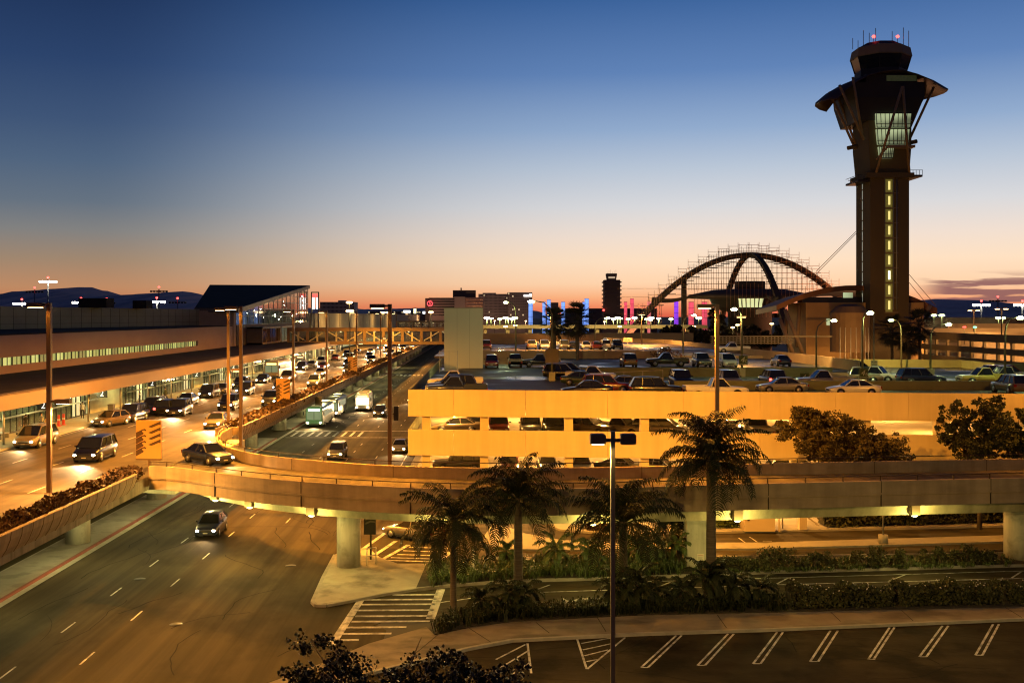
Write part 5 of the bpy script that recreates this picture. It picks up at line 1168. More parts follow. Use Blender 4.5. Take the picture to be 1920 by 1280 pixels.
mb = MB(); mb.tube([(0,0,.62),(0,0,3.7)], .06, 8); mb.build('post', METAL_GR, t, world=False)
# sodium lamps under the garage edge that light the forecourt
for X in (2, 12, 22, 33):
    t = thing('wall_lamp', 'bulkhead lamp on the lower garage front over the forecourt, '+{2:'beside the driveway',12:'by the planting mound',22:'over the ticket booth',33:'over the dark shrubs'}[X], 'lamp', (X,Yf(X)-.25,3.4), group='bulkhead lamps on the garage front')
    mb = MB(); mb.box(-.3,.3,0,.23,-.15,.15); mb.build('housing', POLE, t, world=False)
    mb = MB(); mb.box(-.25,.25,-.04,0,-.12,.1); mb.build('lens', SOD_E, t, world=False)
    light('SPOT', (0,-.2,-.1), {2:6500,12:4500,22:4200,33:1500}[X], (1,.46,.10), t, 165, .3, .15, aim=(0,-.35,-1), local=True)
# ================================================================== plants
LEAF = mat('leaf_green', (.052,.054,.016), .55, .4, 1.2, spec=.4)
LEAF2 = mat('leaf_fresh', (.065,.095,.025), .5, .4, 2.0, spec=.4)
LEAFB = mat('leaf_brown_green', (.075,.055,.018), .6, .4, 1.2, spec=.3)
LEAFR = mat('planter_leaf', (.075,.04,.018), .6, .45, 1.0, spec=.3)
FROND = mat('palm_frond', (.018,.024,.007), .6, .35, 1.5, spec=.2)
BARK = mat('bark', (.12,.09,.06), .9, .3, 3, bump=.4)
PTRUNK = mat('palm_trunk', (.11,.085,.055), .9, .35, 2, bump=.5, stretch=(.3,.3,5))
def leaf(mb, p, s_, rg, up=.3, asp=.5):
    d = Vector((rg.gauss(0,1),rg.gauss(0,1),rg.gauss(up,.7))).normalized(); n = d.cross(Vector((rg.gauss(0,1),rg.gauss(0,1),rg.gauss(0,1)))).normalized()*s_*asp; p = Vector(p); d = d*s_
    mb.add([p, p+d*.5+n, p+d, p+d*.5-n], [(0,1,2,3)])
def clump(mb, c, r, n, s_, rg, sc=(1,1,.8)):
    for _ in range(n):
        v = Vector((rg.gauss(0,1),rg.gauss(0,1),rg.gauss(0,1))).normalized()*r*(rg.random()**.4)
        leaf(mb, (c[0]+v.x*sc[0], c[1]+v.y*sc[1], c[2]+v.z*sc[2]), s_*rg.uniform(.7,1.3), rg)
def frond(mb, base, az, el, ln, droop, rg, nl=30, ll=.62, lw=.045, hang=1.0, wind=0.0):
    pts = []; p = Vector(base); e = el; n = 9; a = az
    for i in range(n+1):
        pts.append(p.copy()); p = p+Vector((math.cos(a)*math.cos(e), math.sin(a)*math.cos(e), math.sin(e)))*ln/n
        e -= droop/n*(.5+1.3*i/n); a += wind/n
    mb.tube(pts, [.045-.036*i/n for i in range(n+1)], 4, caps=False)
    for k in range(nl):
        t = .12+.88*k/(nl-1); f = t*n; i = min(n-1, int(f)); q = pts[i].lerp(pts[i+1], f-i); d = (pts[i+1]-pts[i]).normalized()
        s_ = d.cross(Vector((0,0,1))); s_ = s_.normalized() if s_.length > .01 else Vector((1,0,0)); L_ = ll*(math.sin(math.pi*(.12+.8*t))**.6)*rg.uniform(.8,1.15)
        for sg in (-1, 1):
            v = (s_*sg*.75+d*.55+Vector((0,0,rg.uniform(-.15,.5)*(1-hang*.6)))).normalized()
            m1 = q+v*L_*.5; e1 = q+v*L_*.85+Vector((0,0,-L_*.5*hang)); w_ = d*lw
            mb.add([q-w_*.6, q+w_*.6, m1+w_, e1, m1-w_], [(0,1,2,4),(4,2,3)])
def palm(name, label, X, Y, z0, H, R_, nf, seed, cat='palm tree', tr=.2, up=1.25, droop=1.9, ll=.85, lean=0.0, group=None, m_=None, nl=26, wind=.25, boots=True):
    rg = random.Random(seed); t = thing(name, label, cat, (X,Y,z0), group=group)
    mb = MB(); n = 10; pts = []; rads = []
    for i in range(n+1):
        f = i/n; pts.append((lean*f*f, .05*math.sin(f*3), H*f)); rads.append(tr*(1.12-.25*f+.35*max(0,(.08-f)/.08)+(.22 if f > .8 and boots else 0)*(1-f)*4))
    mb.tube(pts, rads, 12); mb.build('trunk', PTRUNK, t, world=False)
    mb = MB(); top = Vector(pts[-1])
    for k in range(nf):
        f = k/nf; az = k*2.399+rg.uniform(-.3,.3); el = up-f*1.75+rg.uniform(-.2,.2)
        frond(mb, top+Vector((0,0,-.25*f)), az, el, R_*rg.uniform(.85,1.12), droop*rg.uniform(.8,1.2), rg, nl=nl, ll=ll, wind=rg.uniform(-wind,wind))
    mb.build('crown', m_ or FROND, t, world=False); return t
palm('palm_tree', 'slender palm with drooping feathery fronds in front of the crosswalks', *G(850,1148,.15), .1, 5.1, 3.3, 36, 1, tr=.17, droop=1.75)
palm('palm_tree', 'stout-trunked palm with fronds blown sideways, in front of the ramp bend', 1.85, 59.9, .19, 6.1, 3.3, 36, 2, tr=.25, up=1.5, droop=1.6)
palm('palm_tree', 'low bushy palm behind the tall two-headed lot lamp', 7.8, 60.3, .19, 4.7, 3.6, 38, 3, tr=.25, up=1.5, droop=1.55, ll=.95)
palm('palm_tree', 'tallest palm with a shaggy dark crown before the garage front', 12.9, 60.9, .19, 8.1, 3.6, 52, 4, tr=.28, up=1.55, droop=1.7)
palm('palm_tree', 'thin leaning palm behind the square column', 12.4, 70.8, .1, 3.4, 1.9, 16, 5, tr=.09, up=1.2, boots=False)
for k, (px, py, h, r, nf, wds) in enumerate(((950,1062,1.1,1.1,13,'beside the stout palm trunk'),(1043,1068,1.45,1.55,18,'the widest, by itself in the median'),(1103,1064,1.4,1.25,15,'next to a smaller twin'),(1112,1066,.9,1.0,12,'small twin of its neighbour'),(1196,1064,1.5,1.5,18,'past the lot lamp pole'),(1214,1062,.9,1.3,16,'fresh green and bushy past the lot lamp pole'),(1242,1060,1.2,1.3,14,'close to the square column'),(1272,1066,1.7,.9,14,'slim and touching the square column'))):
    x, y = G(px, py, .17); palm('small_palm', 'small feathery palm in the median, '+wds, x, y, .17, h, r, nf, 20+k, 'palm', tr=.1, up=1.25, droop=1.6, ll=.38, m_=LEAF2, group='small palms in the median', nl=20, boots=False)
for k, (px, py, h, r, nf, wds) in enumerate(((903,1150,.9,1.3,14,'nearest the striped crosswalk'),(958,1148,1.2,1.2,13,'at the foot of the stout palm'),(982,1146,1.1,1.3,14,'second at the foot of the stout palm'),(1160,1140,1.3,1.6,16,'behind the lot lamp pole'),(1195,1142,1.5,1.6,16,'just past the lot lamp pole'),(1222,1140,1.1,1.3,13,'second past the lot lamp pole'),(1278,1134,1.0,1.2,13,'alone before the square column'),(1322,1132,1.6,1.5,17,'at the foot of the tallest palm'),(1345,1130,1.7,1.5,17,'second at the foot of the tallest palm'),(1378,1134,1.2,1.4,15,'third at the foot of the tallest palm'),(1424,1132,1.0,1.2,13,'at the end of the flowering hedge'))):
    x, y = G(px, py, .19); palm('dark_palm', 'dark low palm in the hedge strip, '+wds, x, y, .19, h, r, nf, 40+k, 'palm', tr=.11, up=1.3, droop=1.7, ll=.42, group='dark low palms in the hedge strip', nl=20, boots=False)
# strap-leaved ground cover
def straps(name, label, spots, n, hgt, m_, seed):
    rg = random.Random(seed); mb = MB()
    for (x, y, z) in spots:
        for _ in range(n):
            a = rg.uniform(0,6.283); l = hgt*rg.uniform(.6,1.2); u = Vector((math.cos(a),math.sin(a),0)); s_ = Vector((-u.y,u.x,0))*.03
            p = Vector((x+rg.gauss(0,.12),y+rg.gauss(0,.12),z)); q = p+u*l*.35+Vector((0,0,l*.8)); r = p+u*l*.85+Vector((0,0,l*rg.uniform(.3,.85)))
            mb.add([p-s_*.6,p+s_*.6,q+s_,r,q-s_], [(0,1,2,4),(4,2,3)])
    o = mb.build(name, m_); o['kind'] = 'stuff'; tag(o, label, 'plants'); return o
rg = random.Random(77)
def between(pa, pb, z, n, f0=.15, f1=.9):
    out = []
    for _ in range(n):
        px = rg.uniform(pa[0],pb[0]); yn, yf = np_at(px, nearc_px), np_at(px, farc_px); y = yf+(yn-yf)*rg.uniform(f0,f1); out.append((*G(px,y,z), z))
    return out
nearc_px = [(780,1107),(869,1098),(967,1091),(1129,1087),(1213,1084),(1300,1081),(1440,1075),(1920,1062),(2400,1049)]
farc_px = [(780,1062),(870,1053),(960,1050),(1200,1047),(1440,1046),(1880,1040),(2400,1026)]
hb_px = [(800,1185),(850,1152),(960,1142),(1200,1132),(1440,1125),(1920,1112)]; hf_px = [(800,1188),(815,1190),(880,1176),(960,1165),(1200,1153),(1440,1148),(1920,1137)]
def np_at(px, pl):
    for (a, ya), (b, yb) in zip(pl[:-1], pl[1:]):
        if a <= px <= b: return ya+(yb-ya)*(px-a)/(b-a)
    return pl[-1][1]
straps('ground_cover', 'strap-leaved green plants filling the median around the small palms', between((808,0),(1290,0),.17,420), 11, .75, LEAF2, 5)
sp = []
for _ in range(330): px = rg.uniform(818,1470); ya, yb = np_at(px, hb_px), np_at(px, hf_px); sp.append((*G(px, ya+(yb-ya)*rg.uniform(.15,.9), .19), .19))
straps('ground_cover', 'dark strap-leaved plants filling the hedge strip under the dark palms', sp, 11, .7, FROND, 6)
sp = between((1300,0),(1900,0),.17,420,.1,.95)
straps('grass', 'low rough grass under the shrubs of the median', sp, 12, .28, LEAF2, 8)
def bush(name, label, x, y, z, r, h, n, s_, m_, seed, group=None, cat='shrub'):
    rg = random.Random(seed); t = thing(name, label, cat, (x,y,z), group=group)
    mb = MB()
    for _ in range(5): mb.tube([(0,0,0),(rg.gauss(0,r*.3),rg.gauss(0,r*.3),h*.5),(rg.gauss(0,r*.5),rg.gauss(0,r*.5),h*.9)], [.03,.02,.008], 5)
    mb.build('stem', BARK, t, world=False)
    mb = MB()
    for k in range(7): clump(mb, (rg.gauss(0,r*.45),rg.gauss(0,r*.45),h*rg.uniform(.25,.85)), r*.5, n//7, s_, rg, (1,1,1.0*h/(2*r)+.3))
    mb.build('foliage', m_, t, world=False); return t
for k, (px, py, r, h) in enumerate(((1362,1072,.7,.95),(1392,1072,.8,1.1),(1428,1070,.5,.7),(1448,1069,.85,1.25),(1474,1068,.75,1.35),(1502,1068,.45,.7),(1528,1067,.4,1.0),(1552,1066,.5,1.2),(1606,1064,.5,1.05),(1632,1063,.55,1.35),(1656,1062,.45,1.2),(1683,1062,.4,1.15),(1738,1060,.55,1.1),(1764,1059,.4,1.15),(1790,1058,.4,.9),(1813,1057,.45,1.35),(1832,1058,.6,1.0),(1858,1056,.6,1.0))):
    x, y = G(px, py, .17); bush('shrub', '%s dark-green shrub in the median, %s' % (('low','round','wispy','upright','bushy','small')[k%6], ('beside the tallest palm trunk','second from the tallest palm','third from the tallest palm','below the ticket booth','just past the ticket booth','sixth from the tallest palm','below the white gate arm','second below the gate arm','before the footed post','touching the footed post in view','just past the footed post','second past the footed post','sixth from the stout end column','fifth from the stout end column','fourth from the stout end column','third from the stout end column','second from the stout end column','nearest the stout end column')[k]), x, y, .17, r, h, 420, .13, LEAF, 100+k, 'shrubs in the median')
# flowering hedge
def hedge(name, label, pts, wd, h, seed, dens=1500, m_=LEAF, s_=.13, flowers=True, z=.19):
    rg = random.Random(seed); t = thing(name, label, 'hedge', (pts[0][0],pts[0][1],z)); mb = MB(); fl = MB(); core = MB()
    for (x0,y0),(x1,y1) in zip(pts[:-1],pts[1:]):
        L_ = math.hypot(x1-x0,y1-y0)
        for _ in range(int(dens*L_)):
            f = rg.random(); u = rg.uniform(-1,1); hh = h*(.86+.14*math.sin(f*L_*1.7+seed)+.1*math.sin(f*L_*4.3)); v = rg.random()
            if rg.random() < .5: v = 1-abs(rg.gauss(0,.12)) if abs(u) < .85 else v
            elif rg.random() < .75: u = math.copysign(rg.uniform(.85,1.12), u)
            y = wd*u*(1-.25*v); leaf(mb, (x0+(x1-x0)*f, y0+(y1-y0)*f+y, z+.05+hh*max(.02,v)*(1-.12*u*u)), s_*rg.uniform(.7,1.3), rg)
            if flowers and rg.random() < .004: fl.ball((x0+(x1-x0)*f, y0+(y1-y0)*f+y, z+.1+hh), .04, 6)
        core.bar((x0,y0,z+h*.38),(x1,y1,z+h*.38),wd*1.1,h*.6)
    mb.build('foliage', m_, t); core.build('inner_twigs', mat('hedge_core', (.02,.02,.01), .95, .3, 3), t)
    if fl.v: fl.build('blossom', mat('blossom_white', (.6,.55,.5), .7, 0), t)
    return t
hp = lambda a, b: [G(px, (np_at(px,hb_px)*.5+np_at(px,hf_px)*.5), .19) for px in (a, (a+b)/2, b)]
hedge('hedge', 'long flowering hedge with white specks, starting after the dark palms', hp(1478,1668), .75, 1.15, 1)
hedge('hedge', 'flowering hedge section nearest the frame edge but one', hp(1676,1868), .75, 1.2, 2)
hedge('hedge', 'last flowering hedge section at the frame edge', hp(1880,2040), .75, 1.15, 3)
hedge('hedge', 'rough dark hedge behind the barrier under the ramp', [G(1540,985,.15),G(1890,975,.15)], .9, 1.5, 4, 520, LEAF, .2, False, .15)
hedge('hedge', 'clipped box hedge on the forecourt beside the ticket booth', [G(1338,988,.15),G(1382,986,.15)], .7, 1.1, 5, 900, LEAF2, .12, False, .15)
hedge('hedge', 'low planting on the forecourt mound behind the low bushy palm', [G(1098,990,.15),G(1165,994,.15)], .8, .55, 6, 700, LEAFR, .14, False, .15)
bush('shrub', 'small dark bush on the forecourt mound', *G(1115,982,.15), .15, .6, .9, 400, .14, LEAF, 300)
# planter foliage
for PL, y0, y1, sd, dn in ((PL1,38,71.2,1,420),(PL2,99.5,190,2,170),(PL3,195,330,3,70)):
    rg = random.Random(sd); mb = MB(); n = int((y1-y0)*dn)
    for _ in range(n):
        y = rg.uniform(y0,y1); u = rg.uniform(-1,1); hh = .42+.16*math.sin(y*1.3+sd)+.13*math.sin(y*3.1)+.1*math.sin(y*7)
        leaf(mb, (-23.5+u*(.78+.1*math.sin(y*2.2)), y, 5.95+max(.05,hh*rg.random()**.45*(1-.55*u*u)+ (-.18 if abs(u) > .9 else .1))), (.17 if sd == 1 else .3)*rg.uniform(.7,1.3), rg, .2, .55)
    mb.build('foliage', LEAFR, PL)
# broadleaf trees
def tree(label, X, Y, z0, H, spread, zc0, seed, ncl=60, per_=95, ls=.24, m_=LEAF, name='broadleaf_tree', nl=5, tr=.2):
    rg = random.Random(seed); t = thing(name, label, 'tree', (X,Y,z0)); mb = MB(); tips = []
    mb.tube([(0,0,0),(.1,0,H*.25),(0,.1,H*.45)], [tr,tr*.8,tr*.65], 8)
    for k in range(nl+3):
        a = k*2.4+rg.uniform(-.4,.4); r = spread*rg.uniform(.45,.9); zt = zc0+(H-zc0)*rg.uniform(.25,.95)
        b = Vector((.05,.05,H*rg.uniform(.28,.45))); e = Vector((r*math.cos(a),r*math.sin(a),zt)); m1 = b.lerp(e,.5)+Vector((rg.gauss(0,.2),rg.gauss(0,.2),.3))
        mb.tube([b,m1,e], [tr*.45,tr*.3,.03], 6); tips += [e, b.lerp(e,.75), m1]
        for q in range(3):
            e2 = e+Vector((rg.gauss(0,spread*.3),rg.gauss(0,spread*.3),rg.gauss(.1,spread*.2))); mb.tube([m1.lerp(e,.6),e2], [.04,.015], 5); tips.append(e2)
    mb.build('trunk', BARK, t, world=False)
    mb = MB()
    for k in range(ncl):
        c = Vector(rg.choice(tips))+Vector((rg.gauss(0,.4),rg.gauss(0,.4),rg.gauss(0,.35))); c.z = max(zc0, min(H, c.z)); clump(mb, c, rg.uniform(.22,.62)*spread*.30, int(per_*rg.uniform(.5,1.3)), ls, rg)
    mb.build('crown', m_, t, world=False); return t
tree('round dark tree growing behind the ramp in front of the garage bays', 26.6, 84, 0, 9.0, 2.5, 4.2, 1, 330, 80, .16, LEAFB)
tree('lower spreading tree next to the round dark one behind the ramp', 30.5, 84, 0, 7.8, 2.7, 4.2, 2, 290, 80, .16, LEAFB)
tree('tall open-crowned tree covering the garage wall near the frame edge', 38.2, 82.5, 0, 10.3, 2.3, 4.2, 3, 330, 80, .16)
tree('narrow tree at the very frame edge behind the ramp', 41.8, 83, 0, 9.2, 2.0, 4.2, 4, 200, 80, .16)
tree('dark leafy treetop poking up along the bottom edge of the view', -3.9, 31, 0, 5.8, 2.7, 4.6, 7, 190, 80, .11, mat('near_leaf', (.014,.019,.007), .5, .4, 2), nl=8)
tree('second dark leafy treetop along the bottom edge, beyond the first', -.9, 31.5, 0, 5.6, 2.5, 4.6, 9, 190, 80, .11, MATS['near_leaf'], nl=8)
# fan palms
def fan_palm(label, X, Y, z0, H, r, seed):
    rg = random.Random(seed); t = thing('fan_palm', label, 'palm tree', (X,Y,z0)); mb = MB(); mb.tube([(0,0,0),(.1,0,H*.6),(0,0,H)], [.35,.28,.3], 10); mb.build('trunk', BARK, t, world=False); mb = MB()
    for k in range(60):
        a = rg.uniform(0,6.28); e = rg.uniform(-1.2,1.3); d = Vector((math.cos(a)*math.cos(e),math.sin(a)*math.cos(e),math.sin(e))); c = Vector((0,0,H))+d*r*rg.uniform(.45,.75); s_ = d.cross(Vector((0,0,1))).normalized(); u = s_.cross(d)
        mb.bar((0,0,H), c, .05)
        for j in range(-5,6):
            b = j*.22; v = (d*math.cos(b)+s_*math.sin(b)).normalized(); n = (s_*math.cos(b)-d*math.sin(b))*.07; tip = c+v*r*.5*rg.uniform(.8,1.1)+Vector((0,0,-.25*r*.4)); mb.add([c-n*.3,c+n*.3,c+v*r*.25+n,tip,c+v*r*.25-n], [(0,1,2,4),(4,2,3)])
    mb.build('crown', mat('fan_dark', (.03,.03,.014), .7, .3, 1), t, world=False); return t
fan_palm('dark fan palm silhouette between the blue pylons, nearer the tall lamp', 10.6, 165, 0, 15.4, 2.7, 1)
fan_palm('dark fan palm silhouette beneath the tall blue pylon', 14.0, 163, 0, 15.7, 3.0, 2)
fan_palm('dark fan palm against the foot of the control tower shaft', 76.2, 200, 0, 13.8, 3.3, 3)
fan_palm('fan palm at the corner of the control tower base', 81.4, 200, 0, 14.6, 3.4, 4)
fan_palm('lower fan palm between the two at the control tower base', 78.6, 198, 0, 12.2, 3.0, 5)
tree('dark conical tree under the saucer rim', 80.5, 372, 0, 18.5, 3.0, 9, 21, 40, 60, .8, MATS['fan_dark'], tr=.4)
for x, y, s_, lb in ((62,330,21,'dark tree mass at the arch foot behind the parking deck'),(74,330,22,'dark tree mass below the violet pylon'),(88,335,23,'dark tree mass under the saucer stem')): tree(lb, x, y, 0, 12.5, 7, 7, s_, 60, 60, 1.0, MATS['fan_dark'], tr=.5)
bush('shrub', 'dry orange-lit bush at the edge of the parking deck by the dark pickup', *G(1232,664,10.2)[:1], 165, 9.8, 2.2, 1.6, 420, .25, LEAFR, 303)
# ================================================================== vehicles
CG = mat('car_glass', (.012,.014,.016), .05, 0, spec=.8)
TRIM = mat('car_trim', (.02,.02,.02), .5, 0)
RIM = mat('wheel_rim', (.45,.45,.44), .3, 0, metal=.7)
HL_ON = mat('headlight_on', (.9,.85,.7), .3, 0, emit=(1.0,.74,.40), es=34)
HL_OFF = mat('headlight_off', (.55,.55,.52), .12, 0, spec=.8)
TL_OFF = mat('taillight_off', (.20,.012,.01), .2, 0)
TL_ON = mat('taillight_on', (.5,.02,.02), .3, 0, emit=(1,.06,.04), es=9)
PLATE = mat('number_plate', (.5,.5,.45), .5, 0)
PAINTS = {'silver':(.26,.26,.255),'white':(.62,.61,.58),'black':(.006,.006,.007),'grey':(.08,.08,.08),'dark blue':(.018,.026,.06),'dark red':(.12,.014,.012),'tan':(.26,.21,.15),'dark green':(.02,.04,.03),'yellow':(.50,.42,.10),'orange':(.55,.22,.03),'bronze':(.16,.115,.07)}
def paint(c):
    m = mat('car_paint_'+c.replace(' ','_'), PAINTS[c], .28, .04, 2, metal=.25 if c in ('silver','grey','bronze','tan') else 0, spec=.6)
    m.node_tree.nodes['Principled BSDF'].inputs['Coat Weight'].default_value = .6; m.node_tree.nodes['Principled BSDF'].inputs['Coat Roughness'].default_value = .06
    return m
# profile tables: stations along y from nose (negative) to tail: (y, z_top, z_bottom, half width); glasshouse: (y_wind_base, y_roof_front, y_roof_rear, y_rear_base, z_belt, z_roof, roof half width)
KINDS = {
 'sedan': dict(L=4.7, st=[(-2.34,.58,.34,.66),(-2.30,.68,.24,.76),(-2.05,.76,.20,.85),(-1.4,.86,.19,.89),(-.95,.92,.19,.90),(.2,.94,.19,.91),(1.55,.97,.19,.90),(2.0,.97,.22,.87),(2.28,.93,.30,.80),(2.34,.74,.40,.74)], gh=(-1.05,-.30,.85,1.72,.92,1.42,.58), wy=(-1.42,1.38), wr=.32, W=.9),
 'hatchback': dict(L=4.1, st=[(-2.04,.60,.34,.64),(-2.0,.70,.24,.74),(-1.75,.80,.20,.82),(-1.2,.90,.19,.86),(-.8,.95,.19,.87),(.6,.98,.19,.87),(1.6,1.0,.22,.85),(1.98,.96,.30,.79),(2.04,.74,.40,.73)], gh=(-.95,-.2,1.35,1.95,.95,1.48,.58), wy=(-1.25,1.25), wr=.31, W=.87),
 'SUV': dict(L=4.8, st=[(-2.38,.70,.40,.72),(-2.34,.86,.34,.82),(-2.1,.98,.28,.91),(-1.3,1.04,.27,.94),(-.85,1.08,.27,.95),(.8,1.10,.27,.95),(2.0,1.12,.28,.94),(2.34,1.08,.36,.88),(2.38,.84,.44,.82)], gh=(-.95,-.25,1.95,2.32,1.08,1.76,.70), wy=(-1.45,1.42), wr=.37, W=.94),
 'minivan': dict(L=5.0, st=[(-2.48,.64,.36,.70),(-2.44,.76,.26,.82),(-2.2,.90,.22,.92),(-1.6,1.02,.21,.96),(-1.2,1.06,.21,.97),(.8,1.08,.21,.97),(2.1,1.08,.24,.96),(2.44,1.04,.32,.90),(2.48,.80,.42,.84)], gh=(-1.55,-.6,2.0,2.42,1.05,1.74,.74), wy=(-1.5,1.5), wr=.34, W=.97),
 'pickup': dict(L=5.6, st=[(-2.78,.72,.42,.74),(-2.74,.90,.36,.84),(-2.5,1.0,.32,.93),(-1.6,1.06,.32,.96),(-1.15,1.08,.32,.97),(.6,1.08,.32,.97),(.68,.82,.34,.97),(2.70,.82,.40,.95),(2.78,.80,.46,.93)], gh=(-1.2,-.55,.25,.58,1.06,1.78,.70), wy=(-1.75,1.7), wr=.38, W=.96, bed=(.66,2.78,.80,1.14)),
}
def side_ring(y, zt, zb, hw):
    b = zb+.10; m_ = zb+(zt-zb)*.55; r = min(.12, (zt-zb)*.3)
    half = [(hw*.80,zb),(hw*.97,b),(hw,m_),(hw*.985,zt-r),(hw*.90,zt-.02),(hw*.55,zt)]
    return [(x,y,z) for x,z in half]+[(-x,y,z) for x,z in half[::-1]]
PROTO = {}
def car_meshes(k):
    if k in PROTO: return PROTO[k]
    K = KINDS[k]; P = []; r = K['wr']; W = K['W']
    mb = MB(); mb.smooth = True; mb.loft([side_ring(*s) for s in K['st']]); mb.smooth = False
    yb, yf, yr, yt, zb_, zr, rh = K['gh']; bh = W*.90
    A = [(-bh,yb,zb_),(bh,yb,zb_),(bh,yt,zb_),(-bh,yt,zb_)]; T_ = [(-rh,yf,zr),(rh,yf,zr),(rh,yr,zr),(-rh,yr,zr)]
    rows = []
    for j in range(6):
        t = j/5; y = yf-.04+(yr-yf+.08)*t; c = .055*math.sin(math.pi*t); rows.append([(-rh-.03,y,zr-.03),(-rh*.85,y,zr+.015+c*.6),(0,y,zr+.03+c),(rh*.85,y,zr+.015+c*.6),(rh+.03,y,zr-.03)])
    mb.smooth = True; mb.grid(rows); mb.smooth = False
    for a, b in zip(A, T_): mb.bar((a[0]*1.0,a[1],a[2]-.02),(b[0]*1.01,b[1],b[2]),.085,.07)
    for sg in (-1,1):
        mid = [.5] if k in ('sedan','hatchback') else ([] if k == 'pickup' else [.36,.70])
        for f in mid: ya, yz = yb+(yt-yb)*f, yf+(yr-yf)*f; mb.bar((sg*bh,ya,zb_-.02),(sg*rh*1.02,yz,zr-.01),.07,.05)
        mb.bar((sg*rh*1.02,yf,zr-.015),(sg*rh*1.02,yr,zr-.015),.05,.05)
    mb.m = 1
    for wy in K['wy']:
        for sg in (-1,1): mb.tube([(sg*(W-.25),wy,r+.03),(sg*(W+.006),wy,r+.03)], r*1.17, 18)
    for s_ in (-1,1): mb.box(s_*W-.01 if s_ > 0 else -W-.006, s_*W+.006 if s_ > 0 else -W+.01, K['wy'][0]+.5, K['wy'][1]-.5, K['st'][4][2]+.02, K['st'][4][2]+.13)
    mb.m = 0
    if 'bed' in K:
        y0, y1, z0, z1 = K['bed']; mb.box(-.97,-.87,y0,y1-.06,z0-.1,z1); mb.box(.87,.97,y0,y1-.06,z0-.1,z1); mb.box(-.93,.93,y1-.08,y1,z0-.28,z1); mb.box(-.88,.88,y0,y0+.08,z0-.1,z1)
        mb.m = 1; mb.quad((-.86,y0+.08,z0+.03),(.86,y0+.08,z0+.03),(.86,y1-.09,z0+.03),(-.86,y1-.09,z0+.03)); mb.m = 0
    P.append(('body', mb.mesh(k+'_body', [paint('silver'), TRIM]), 'paint'))
    g = MB(); ins = .985
    a = [(x*ins,y,z) for x,y,z in A]; t = [(x*ins,y,z) for x,y,z in T_]
    P.append(('windscreen', g.quad(a[0],a[1],t[1],t[0]).mesh(k+'_ws', CG), None))
    g = MB(); g.quad(a[2],a[3],t[3],t[2]); P.append(('rear_window', g.mesh(k+'_rw', CG), None))
    for i in (1, 3): g = MB(); j = (i+1)%4; g.quad(a[i],a[j],t[j],t[i]); P.append(('side_window', g.mesh(k+'_sw%d' % i, CG), None))
    for wy in K['wy']:
        for sg in (-1,1):
            g = MB(); g.tube([(sg*(W-.21),wy,r),(sg*(W+.012),wy,r)], r, 20); me = g.mesh(k+'_tyre', BLACK)
            g2 = MB(); g2.tube([(sg*(W-.02),wy,r),(sg*(W+.022),wy,r)], r*.62, 14); g2.tube([(sg*(W+.01),wy,r),(sg*(W+.035),wy,r)], r*.18, 8); P.append(('wheel', me, [('rim', g2.mesh(k+'_rim', RIM))]))
    n0, n1 = K['st'][1], K['st'][-2]; zh = n0[2]+(n0[1]-n0[2])*.72; wl = n0[3]
    for sg in (-1,1):
        g = MB(); g.ball((sg*(wl-.15),n0[0]+.02,zh), .125, 10, (1.25,.75,.85)); P.append(('headlight', g.mesh(k+'_hl', HL_OFF), 'head'))
    zt = n1[2]+(n1[1]-n1[2])*.70
    for sg in (-1,1):
        g = MB(); g.box(sg*(n1[3]-.12)-.12,sg*(n1[3]-.12)+.12,n1[0]-.02,K['st'][-1][0]+.03,zt-.11,zt+.11); P.append(('taillight', g.mesh(k+'_tl', TL_OFF), 'tail'))
    g = MB(); y = K['st'][0][0]-.02; g.box(-.42,.42,y,y+.06,n0[2]+.22,n0[2]+.36); g.box(-.6,.6,y+.01,y+.08,n0[2]+.02,n0[2]+.12); P.append(('grille', g.mesh(k+'_gr', TRIM), None))
    g = MB(); g.box(-.17,.17,y-.015,y,n0[2]+.13,n0[2]+.21); P.append(('number_plate', g.mesh(k+'_pl', PLATE), None))
    for sg in (-1,1):
        g = MB(); g.ball((sg*(W+.10),yb+.38,zb_+.10), .11, 8, (1,.6,.75)); P.append(('door_mirror', g.mesh(k+'_mr', TRIM), None))
    PROTO[k] = P; return P
NAMES = {'sedan':'sedan','hatchback':'hatchback','SUV':'suv','minivan':'minivan','pickup':'pickup_truck'}
def car(kind, color, X, Y, z, rz, label, group=None, lit=False, tail=False, power=5500, simple=False):
    t = thing(NAMES[kind], label, {'SUV':'SUV','pickup':'pickup truck'}.get(kind, 'minivan' if kind == 'minivan' else 'car'), (X,Y,z), rz, group)
    pm = paint(color)
    for nm, me, ex in car_meshes(kind):
        if simple and nm in ('number_plate','door_mirror'): continue
        o = bpy.data.objects.new(nm, me); COL.objects.link(o); o.parent = t
        m_ = pm if ex == 'paint' else HL_ON if (ex == 'head' and lit) else TL_ON if (ex == 'tail' and tail) else None
        if m_: o.material_slots[0].link = 'OBJECT'; o.material_slots[0].material = m_
        if isinstance(ex, list) and not simple:
            for n2, m2 in ex: c = bpy.data.objects.new(n2, m2); COL.objects.link(c); c.parent = o
    if lit and power: light('SPOT', (0,-KINDS[kind]['L']/2-.12,.68), power, HEADL, t, 82, .7, .12, aim=(0,-1,-.22), local=True)
    return t
GP = 'vehicles parked on the garage roof'
FR, BK, LT_, RT_ = 0.0, math.pi, -math.pi/2, math.pi/2       # nose towards: camera, away, left, right
def C(kind, col, px, py, z, rz, label, group=GP, off=(0,0), **k):
    x, y = G(px, py, z); return car(kind, col, x+off[0], y+off[1], z, rz, label, group, **k)
ZR = 9.2
car('pickup','dark blue',-2.6,96.8,ZR,LT_,'dark blue pickup nosed to the garage side wall, closest to the front parapet',GP)
